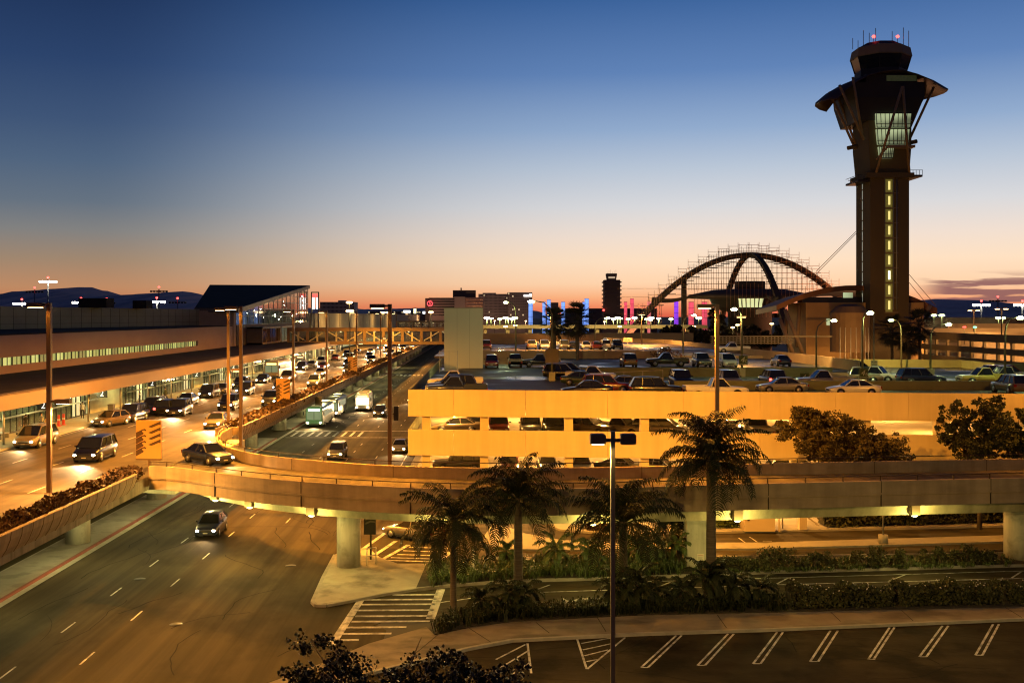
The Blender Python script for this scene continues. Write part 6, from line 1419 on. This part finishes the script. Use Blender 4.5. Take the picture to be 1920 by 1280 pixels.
car('SUV','black',-3.2,100.2,ZR,LT_,'black SUV nosed to the side wall, between a blue pickup and a sedan',GP)
car('sedan','black',-3.4,103.4,ZR,LT_,'black sedan nosed to the side wall beyond the black SUV',GP)
car('pickup','white',-3.0,107.0,ZR,LT_,'white pickup nosed to the side wall below the stair tower',GP)
car('SUV','dark red',.9,151,ZR,FR,'dark red SUV tucked beside the foot of the stair tower',GP)
car('pickup','black',4.3,154,ZR,BK,'black pickup before the orange wall, its tailgate to the camera',GP)
car('pickup','black',8.0,153.5,ZR,LT_,'black pickup standing sideways before the orange wall',GP)
car('pickup','white',11.6,117.5,ZR,RT_-.1,'white extended pickup by the sloping hand rail, nose towards the ramp',GP)
car('sedan','dark green',10.3,112.6,ZR,RT_-.12,'dark green sedan in front of the white extended pickup',GP)
car('SUV','black',9.0,123.4,ZR,RT_,'black SUV behind the white extended pickup',GP)
car('minivan','black',9.6,126.6,ZR,RT_,'black minivan against the inner deck wall',GP)
car('sedan','black',9.2,96.6,ZR,LT_,'black sedan low behind the front parapet, by the lamp pedestal',GP)
car('SUV','dark red',11.4,100.4,ZR,RT_,'dark maroon SUV behind the front parapet beside a black sedan',GP)
car('sedan','grey',13.8,104,ZR,RT_,'grey sedan with its roof just over the dark maroon SUV',GP)
car('SUV','black',15.4,96.4,ZR,RT_,'black wagon with greenish windscreen behind the front parapet',GP)
car('pickup','white',20.4,94.6,ZR,RT_,'white pickup alone behind the front parapet at the ramp lamp post',GP)
car('SUV','black',20.0,109,ZR,FR,'black SUV facing out behind the inner deck wall',GP)
car('SUV','silver',24.8,108.5,ZR,FR,'silver SUV facing out behind the inner deck wall',GP)
car('SUV','grey',29.6,110.2,ZR,BK,'grey SUV with its tail lamps glowing red behind the inner deck wall',GP,tail=True)
car('pickup','silver',34.3,108.2,ZR,LT_,'pale pickup nosed away below the 4D board',GP)
car('pickup','tan',39.8,114.8,ZR,RT_-.25,'tan pickup angled beside the 4B board',GP)
car('pickup','white',42.6,116.6,ZR,RT_-.7,'white pickup turned half to the camera beside the tan pickup',GP)
car('SUV','dark blue',45.9,112.4,ZR,RT_,'dark blue off-road wagon standing sideways in the open aisle',GP)
car('pickup','yellow',53.0,113.2,ZR,LT_,'yellow pickup nosed towards the open aisle under a lamp',GP)
car('pickup','silver',56.6,116.0,ZR,LT_,'silver pickup half behind the yellow pickup',GP)
car('minivan','dark red',58.4,120.0,ZR,RT_,'dark van behind the yellow and silver pickups',GP)
car('SUV','bronze',49.5,100.5,ZR,BK,'bronze SUV close behind the front parapet, tail to the camera, by the tall tree',GP)
car('sedan','white',33.8,98.0,ZR,LT_,'white sedan with only its roof over the front parapet',GP)
car('sedan','silver',28.2,101.5,ZR,LT_,'silver sedan in front of the tail-lit SUV',GP)
car('hatchback','black',47.6,136,ZR,RT_,'black hatchback by the pale notice board at the green back wall',GP)
car('SUV','bronze',18.9,141,9.8,BK,'bronze SUV on the inner ramp, tail to the camera',GP)
car('pickup','black',24.2,142,9.8,LT_,'black pickup standing sideways on the inner ramp',GP)
car('SUV','grey',28.6,141,9.8,FR,'grey jeep-like SUV facing out on the inner ramp',GP)
car('minivan','white',31.7,140,9.8,FR,'white van facing out on the inner ramp',GP)
car('sedan','dark blue',39.6,143,9.8,BK,'dark sedan parked across the ramp head behind the 4D board',GP)
GD = 'vehicles on the parking deck'
car('pickup','white',42.0,181,10.2,LT_,'white pickup nosed in by the curving parapet of the parking deck',GD)
for k, (px, kind, col, rz, w1) in enumerate(((912,'SUV','dark red',FR,'dark maroon SUV beside the stair tower'),(997,'SUV','tan',BK,'tan SUV first in the deck row'),(1022,'minivan','silver',FR,'silver minivan second in the deck row'),(1058,'SUV','grey',FR,'grey SUV between the two fan palms'),(1074,'sedan','black',BK,'black sedan beside the grey SUV'),(1101,'sedan','white',FR,'white sedan past the second fan palm'),(1118,'hatchback','dark red',BK,'dark red hatchback beside the white SUV'),(1136,'SUV','white',BK,'white SUV in the deck row'),(1160,'SUV','black',FR,'black SUV last in the deck row'))):
    x = (px-910)*.1; car(kind, col, x, 200+(k%3)*1.2, 10.2, rz, w1+' under the orange lamps', GD, simple=True)
GI = 'vehicles inside the garage'
z3, z2 = 5.75, 2.4
car('sedan','tan',-2.6,98.2,z3,LT_,'tan sedan side-on in the corner bay of the upper parking floor',GI)
car('sedan','black',-1.0,101.6,z3,RT_,'black car behind the tan sedan in the corner bay',GI)
for X, kind, col, rz, z, lb in ((1.2,'SUV','dark red',FR,z3,'dark red SUV facing out in the second bay of the upper floor'),(4.1,'SUV','silver',FR,z3,'silver SUV facing out in the second bay of the upper floor'),(6.2,'minivan','grey',FR,z3,'grey minivan half hidden by a column of the second bay'),(9.4,'SUV','bronze',RT_*.6,z3,'bronze SUV angled in the third bay of the upper floor'),(12.0,'pickup','tan',RT_*.6,z3,'tan pickup angled in the third bay of the upper floor'),(15.6,'minivan','tan',RT_*.8,z3,'tan van in the fourth bay of the upper floor'),(18.6,'SUV','silver',FR,z3,'silver SUV in the fourth bay of the upper floor'),(21.6,'sedan','tan',RT_*.6,z3,'tan sedan behind the tallest palm on the upper floor'),(24.0,'pickup','white',BK,z3,'white pickup with its tailgate showing in the fifth bay'),(26.6,'sedan','tan',LT_*.8,z3,'tan sedan in the fifth bay of the upper floor'),
  (-2.4,'SUV','black',LT_,z2,'black SUV side-on in the corner bay of the lower floor'),(2.2,'sedan','dark red',FR,z2,'dark red sedan facing out in the second lower bay'),(5.6,'hatchback','silver',FR,z2,'silver hatchback in the second lower bay behind the palm'),(8.6,'sedan','dark blue',FR,z2,'dark blue sedan in the third lower bay'),(12.2,'sedan','black',RT_*.7,z2,'black sedan behind the lot lamp pole on the lower floor'),(15.5,'sedan','silver',RT_*.7,z2,'silver sedan in the fourth lower bay'),(21.4,'minivan','white',LT_,z2,'white van side-on beyond the tallest palm on the lower floor'),(26.0,'SUV','grey',LT_,z2,'grey SUV in the fifth lower bay')):
    car(kind, col, X, Yf(X)+5.5, z, rz, lb, GI)
# ---- kerbside vehicles
GK = 'vehicles at the departures kerb'
car('minivan','tan',-37.7,89.5,DK,FR-.02,'tan minivan with headlights on, pulled up at the near kerb',GK,lit=True,power=1200)
car('hatchback','bronze',-37.2,106,DK,FR-.35,'bronze hatchback pulling out from the kerb before the glowing doors',GK,lit=True,power=800)
car('SUV','black',-36.6,110.5,DK,FR-.1,'black SUV with headlights on behind the bronze hatchback',GK,lit=True,power=800)
car('minivan','dark blue',-37.2,120,DK,FR,'dark blue minivan stopped at the kerb by the pale wall',GK)
car('SUV','black',-35.0,117.6,DK,BK,'black SUV double-parked with red tail lamps near the pale wall',GK,tail=True)
car('sedan','silver',-36.6,131,DK,FR,'silver sedan with headlights on beyond the pale wall',GK,lit=True,power=800)
car('minivan','black',-37.0,143,DK,FR,'black minivan with headlights on, fourth number sign behind it',GK,lit=True,power=800)
car('sedan','grey',-37.0,150,DK,FR,'grey sedan tucked behind the black minivan at the kerb',GK)
car('SUV','dark blue',-36.6,160,DK,FR,'dark blue SUV with headlights on before the kerbside coach',GK,lit=True,power=800)
car('sedan','black',-36.2,174,DK,FR,'black sedan with headlights on just in front of the kerbside coach',GK,lit=True,power=800)
for k, Y in enumerate((214,226,240,262,284,306)):
    car(('SUV','sedan','minivan','sedan','SUV','sedan')[k], ('black','silver','white','dark red','grey','black')[k], -36.8, Y, DK, FR, ('%s vehicle at the kerb beyond the coach, %s' % (('black','silver','white','dark red','grey','far black')[k], ('first past it','second past it','third past it','under the footbridge','first past the footbridge','last in the line')[k])), GK, lit=k % 2 == 0, tail=k == 3, power=5000, simple=True)
# ---- moving traffic, shown as the vehicles themselves
GT = 'traffic on the upper roadway'
rg = random.Random(21); ordn = ['first','second','third','fourth','fifth','sixth','seventh','eighth','ninth','tenth','eleventh','twelfth','thirteenth','fourteenth','fifteenth','sixteenth','seventeenth','eighteenth','nineteenth','twentieth']
cols = ['silver','black','black','grey','dark blue','dark red','bronze','grey','white','black','dark green']; kds = ['sedan','SUV','sedan','minivan','hatchback','SUV','pickup','sedan']
for ln, X, ys in (('planter lane', -26.3, [104,131,165,203,246,292,340,395]),('middle lane', -29.8, [82,124,155,192,232,276,322,380]),('lane next the kerb lane', -33.3, [116,147,180,220,262,310,362])):
    for k, Y in enumerate(ys):
        kd = rg.choice(kds); co = rg.choice(cols)
        car(kd, co, X+rg.uniform(-.25,.25), Y+rg.uniform(-1.5,1.5), DK, FR+rg.uniform(-.02,.02), '%s %s with headlights on, %s, %s from the camera end' % (co, kd, ln, ordn[k]), GT, lit=True, power=4200 if Y < 230 else 10000, simple=Y > 160)
car('sedan','dark blue',-20.6,79.2,DK,RT_*.52,'dark blue sedan turning onto the ramp with headlights on, at the inner curve',None,lit=True,power=900)
GL = 'traffic on the lower road'
for X, Y, kd, co, lb in ((-20.8,81,'hatchback','dark blue','dark blue hatchback just emerging beneath the curved ramp'),
  (-17.2,124,'SUV','grey','grey SUV between the ramp and the crosswalk'),(-10.4,130,'sedan','silver','silver sedan beside the garage corner'),(-17.4,176,'SUV','black','black SUV past the crosswalk behind the shuttle'),(-13.9,204,'sedan','grey','grey sedan beyond the crosswalk along the garage wall'),(-10.8,250,'SUV','white','white SUV far down the lower road by the stair tower')):
    car(kd, co, X, Y, .01, FR+(.03 if X < -20 else 0), lb, GL, lit=True, power=2000 if Y > 90 else 500)
car('sedan','tan',*G(775,1009),.01,-R(125),'tan sedan swinging out of the garage driveway onto the striped crossing',None,lit=True,power=800)
# ---- buses
def bus(X, Y, z, rz, L_, col, label, group, lit=True, sign=(.5,.9,1.0), inner=.35, head=True, name='bus', bright_front=False):
    t = thing(name, label, 'bus', (X,Y,z), rz, group); m_ = mat('bus_paint_'+col.replace(' ','_'), PAINTS.get(col,(.4,.4,.4)), .35, .05, 1)
    W, H = 1.27, 3.0; mb = MB(); h = L_/2
    def rg_(y, s_, zt): return [(-W*s_,y,.38),(W*s_,y,.38),(W*s_,y,1.45),(W*.97*s_,y,zt-.3),(W*.80*s_,y,zt),(-W*.80*s_,y,zt),(-W*.97*s_,y,zt-.3),(-W*s_,y,1.45)]
    mb.loft([rg_(-h,.95,H-.12),rg_(-h+.15,1,H),rg_(h-.12,1,H),rg_(h,.96,H-.1)]); mb.build('body', m_, t, world=False)
    mb = MB(); mb.box(-.8,.8,h-4,h-1,H,H+.22); mb.box(-.7,.7,-h+2,-h+3.6,H,H+.18); mb.build('roof_unit', mat('bus_roof_unit', (.35,.35,.33), .6, .1), t, world=False)
    WGB = mat('bus_window_glow', (.08,.08,.06), .08, .4, .6, emit=(.9,.85,.5), es=inner)
    n = int((L_-1.6)/1.35)
    for sg in (-1, 1):
        for k in range(n): mb = MB(); y = -h+1.1+k*1.35; mb.box(sg*W*.985-.02,sg*W*.985+.02,y,y+1.2,1.5,2.45); mb.build('side_window', WGB, t, world=False)
    mb = MB(); mb.box(-1.08,1.08,-h-.02,-h+.05,1.15,2.35); mb.build('windscreen', mat('bus_bright_front', (.6,.6,.5), .3, .2, 1, emit=(1,.9,.6), es=3.0) if bright_front else mat('bus_screen', (.06,.08,.06), .06, .3, .8, emit=(.6,.8,.45), es=.22), t, world=False)
    mb = MB(); mb.box(-.04,.04,-h-.035,-h-.015,1.15,2.35); mb.build('screen_bar', TRIM, t, world=False)
    mb = MB(); mb.box(-.85,.85,-h-.02,-h+.05,2.45,2.75); mb.build('destination_display', mat('bus_display_%d' % int(sign[0]*99), (.3,.4,.4), .4, .4, 3, emit=sign, es=3), t, world=False)
    for sg in (-1, 1):
        mb = MB(); mb.ball((sg*.95,-h-.01,.72), .15, 10, (1.2,.6,.9)); mb.build('headlight', HL_ON if head else HL_OFF, t, world=False)
        for y in (-h+2.4, h-2.6):
            mb = MB(); mb.tube([(sg*(W-.3),y,.48),(sg*(W+.012),y,.48)], .48, 20); wh = mb.build('wheel', BLACK, t, world=False)
            mb = MB(); mb.tube([(sg*(W-.05),y,.48),(sg*(W+.03),y,.48)], .28, 14); o = mb.build('rim', RIM, None); o.parent = wh
        mb = MB(); mb.bar((sg*1.2,-h+.1,2.5),(sg*1.5,-h-.3,2.3),.04); mb.box(sg*1.5-.09,sg*1.5+.09,-h-.36,-h-.26,1.85,2.35); mb.build('mirror', TRIM, t, world=False)
    mb = MB(); mb.box(-1.1,1.1,-h-.03,-h+.04,.42,.55); mb.build('bumper', TRIM, t, world=False)
    if head: light('SPOT', (0,-h-.15,.8), 2500, HEADL, t, 85, .7, .15, aim=(0,-1,-.25), local=True)
    return t
PAINTS['bus green'] = (.05,.14,.09); PAINTS['coach'] = (.20,.18,.16)
bus(-25.3,163.5,.01,FR,12,'bus green','dark green city bus with a bright display, waiting before the crosswalk','buses on the lower road',sign=(.5,.95,1.0))
bus(-25.2,179,.01,FR,11,'grey','grey bus queued behind the dark green city bus','buses on the lower road',sign=(1,.6,.2))
bus(-21.4,188,.01,FR+.04,8,'white','white shuttle bus with a brightly lit front in the next lane','buses on the lower road',bright_front=True,sign=(1,.9,.6),name='shuttle_bus')
bus(-36.9,190,DK,FR,12,'coach','dark coach with shining side windows standing at the departures kerb',None,sign=(1,.95,.85),inner=.8,head=False,name='coach')
bus(-33.4,345,DK,FR,9,'orange','orange van-like shuttle far up the upper roadway beyond the footbridge',None,sign=(1,.8,.4),name='shuttle_bus')
# ================================================================== kerbside people and furniture
def person(X, Y, z, rz, label, top, trouser, seed, bag=False, hair=(.02,.015,.01)):
    t = thing('person', label, 'person', (X,Y,z), rz); rg = random.Random(seed)
    J = {}; V = []; E = []; Rr = []
    def j(n, p, r, par=None):
        J[n] = len(V); V.append(p); Rr.append(r)
        if par is not None: E.append((J[par], J[n]))
    s_ = rg.uniform(.03,.09); b = rg.uniform(.12,.3)
    j('pel',(0,0,.95),.135); j('wai',(0,0,1.10),.125,'pel'); j('che',(0,.01,1.30),.15,'wai'); j('nek',(0,0,1.49),.06,'che'); j('hed',(0,-.015,1.60),.085,'nek'); j('top',(0,-.005,1.70),.085,'hed')
    for sg, n in ((-1,'l'),(1,'r')):
        j('hip'+n,(sg*.10,0,.88),.095,'pel'); j('kne'+n,(sg*.11,-s_*sg-.02,.49),.06,'hip'+n); j('ank'+n,(sg*.115,.04-s_*sg*1.2,.09),.042,'kne'+n); j('toe'+n,(sg*.125,-.14-s_*sg*1.2,.035),.035,'ank'+n)
        j('sho'+n,(sg*.19,.01,1.41),.062,'che'); j('elb'+n,(sg*.25,.03,1.13),.045,'sho'+n); j('wri'+n,(sg*.25,-b*.6,.90),.030,'elb'+n); j('pal'+n,(sg*.25,-b*.75,.83),.032,'wri'+n)
        for f in range(4): j('f%d%s'%(f,n),(sg*(.25+(f-1.5)*.006),-b*.75-.03+f*.02,.80),.010,'pal'+n); j('g%d%s'%(f,n),(sg*(.245+(f-1.5)*.004),-b*.75-.035+f*.02,.75-.01*(f in (1,2))),.008,'f%d%s'%(f,n))
        j('th'+n,(sg*.225,-b*.75-.05,.80),.010,'pal'+n)
    me = bpy.data.meshes.new('person'); me.from_pydata(V, E, []); o = bpy.data.objects.new('body', me); COL.objects.link(o)
    md = o.modifiers.new('skin', 'SKIN'); md.use_smooth_shade = True
    for k, r in enumerate(Rr): me.skin_vertices[0].data[k].radius = (r, r*(.8 if k < 3 else 1))
    me.skin_vertices[0].data[0].use_root = True
    o.modifiers.new('sub', 'SUBSURF').levels = 1; o.modifiers['sub'].render_levels = 1
    bpy.context.view_layer.update(); m2 = bpy.data.meshes.new_from_object(o.evaluated_get(bpy.context.evaluated_depsgraph_get())); o.modifiers.clear(); o.data = m2
    m2.materials.clear()
    for m_ in (mat('skin', (.35,.2,.13), .6, 0), mat('cloth_'+top[0], top[1], .9, .1, 8), mat('cloth_'+trouser[0], trouser[1], .9, .1, 8), BLACK): m2.materials.append(m_)
    for p in m2.polygons:
        c = p.center; p.use_smooth = True
        p.material_index = 3 if c.z < .1 else 2 if (c.z < .93 and abs(c.x) < .21) else 0 if (c.z > 1.5 or (c.z < .9 and abs(c.x) >= .2)) else 1
    o.parent = t
    mb = MB(); mb.ball((0,.018,1.70), .102, 12, (.9,1.0,.95)); h = mb.build('hair', mat('hair_dark', hair, .8, 0), t, world=False)
    mb = MB(); mb.ball((-.03,-.098,1.655), .012, 6); mb.ball((.03,-.098,1.655), .012, 6); mb.box(-.022,.022,-.096,-.088,1.585,1.592); mb.build('eyes_and_mouth', TRIM, t, world=False)
    mb = MB(); mb.ball((0,-.105,1.625), .016, 6, (.8,1.2,1.3)); mb.ball((-.088,.0,1.64), .02, 6, (.5,1,1.4)); mb.ball((.088,.0,1.64), .02, 6, (.5,1,1.4)); mb.build('nose_and_ears', MATS['skin'], t, world=False)
    return t
ZK = DK+.15
person(-40.7,125.6,ZK,R(-60),'person in dark clothes standing beside the luggage cart by the pale wall',('dark',(.02,.02,.025)),('navy',(.02,.025,.04)),1)
person(-42.0,97.5,ZK,R(40),'person in a dark jacket standing near the near kerb benches',('black',(.015,.015,.015)),('grey',(.06,.06,.06)),2)
person(-41.3,99.2,ZK,R(160),'person in a pale top facing the one in the dark jacket',('pale',(.4,.36,.28)),('navy',(.02,.025,.04)),3)
person(-42.3,112.0,ZK,R(10),'person in white before the glowing doors',('white',(.55,.5,.42)),('dark',(.02,.02,.025)),4)
person(-40.2,134.0,ZK,R(-20),'person in green-grey walking past the silver sedan at the kerb',('olive',(.10,.11,.06)),('grey',(.06,.06,.06)),5)
t = thing('luggage_cart', 'silver luggage cart parked beside the standing person by the pale wall', 'luggage cart', (-41.4,124.0,ZK))
mb = MB()
for a, b in (((-.3,-.5,.18),(-.3,.4,.18)),((.3,-.5,.18),(.3,.4,.18)),((-.3,.4,.18),(-.3,.5,1.05)),((.3,.4,.18),(.3,.5,1.05)),((-.3,.5,1.05),(.3,.5,1.05)),((-.3,.45,.6),(.3,.45,.6)),((-.3,-.5,.18),(.3,-.5,.18))): mb.tube([a,b], .025, 6)
mb.build('frame', METAL_GR, t, world=False)
for p in ((-.3,-.4),(.3,-.4),(0,.4)): mb = MB(); mb.tube([(p[0]-.03,p[1],.08),(p[0]+.03,p[1],.08)], .08, 10); mb.build('wheel', BLACK, t, world=False)
t = thing('trash_bin', 'brown square litter bin in front of the glowing doors', 'bin', (-41.2,117.5,ZK)); mb = MB(); mb.box(-.3,.3,-.3,.3,0,.95); mb.box(-.33,.33,-.33,.33,.95,1.02); mb.build('bin', mat('bin_brown', (.10,.08,.05), .6, .1), t, world=False)
for k, (y, lb) in enumerate(((104.0,'red traffic delineator on the kerbside pavement, closer to the tall lamp post'),(105.2,'red traffic delineator on the kerbside pavement, closer to the glowing doors'))):
    t = thing('delineator', lb, 'bollard', (-41.6,y,ZK)); mb = MB(); mb.loft([[(-.2,-.2,0),(.2,-.2,0),(.2,.2,0),(-.2,.2,0)],[(-.11,-.11,.1),(.11,-.11,.1),(.11,.11,.1),(-.11,.11,.1)],[(-.08,-.08,1.1),(.08,-.08,1.1),(.08,.08,1.1),(-.08,.08,1.1)]]); mb.build('post', mat('delineator_red', (.45,.05,.03), .6, 0), t, world=False)
    mb = MB(); mb.box(-.105,.105,-.105,.105,.55,.7); mb.build('white_band', PLATE, t, world=False)
t = thing('parking_sign', 'narrow orange-brown parking sign on a short post at the near kerb', 'sign', (-39.4,96.0,ZK)); mb = MB(); mb.box(-.04,.04,-.04,.04,0,1.6); mb.build('post', POLE, t, world=False)
mb = MB(); mb.box(-.2,.2,-.07,-.04,.55,1.5); mb.build('panel', mat('parking_panel', (.5,.3,.12), .6, .1), t, world=False)
for k, (y, lb) in enumerate(((93.5,'low bench on the kerbside pavement beside the near minivan'),(91.0,'second low bench on the kerbside pavement beside the near minivan'))):
    t = thing('bench', lb, 'bench', (-42.3,y,ZK)); mb = MB(); mb.box(-.25,.25,-.8,.8,.42,.48); mb.build('seat', METAL_GR, t, world=False)
    mb = MB(); mb.box(-.27,-.22,-.8,.8,.6,.95); mb.build('backrest', METAL_GR, t, world=False)
    for yy in (-.7,.7): mb = MB(); mb.box(-.24,.22,yy-.04,yy+.04,0,.42); mb.build('leg', METAL_GR, t, world=False)
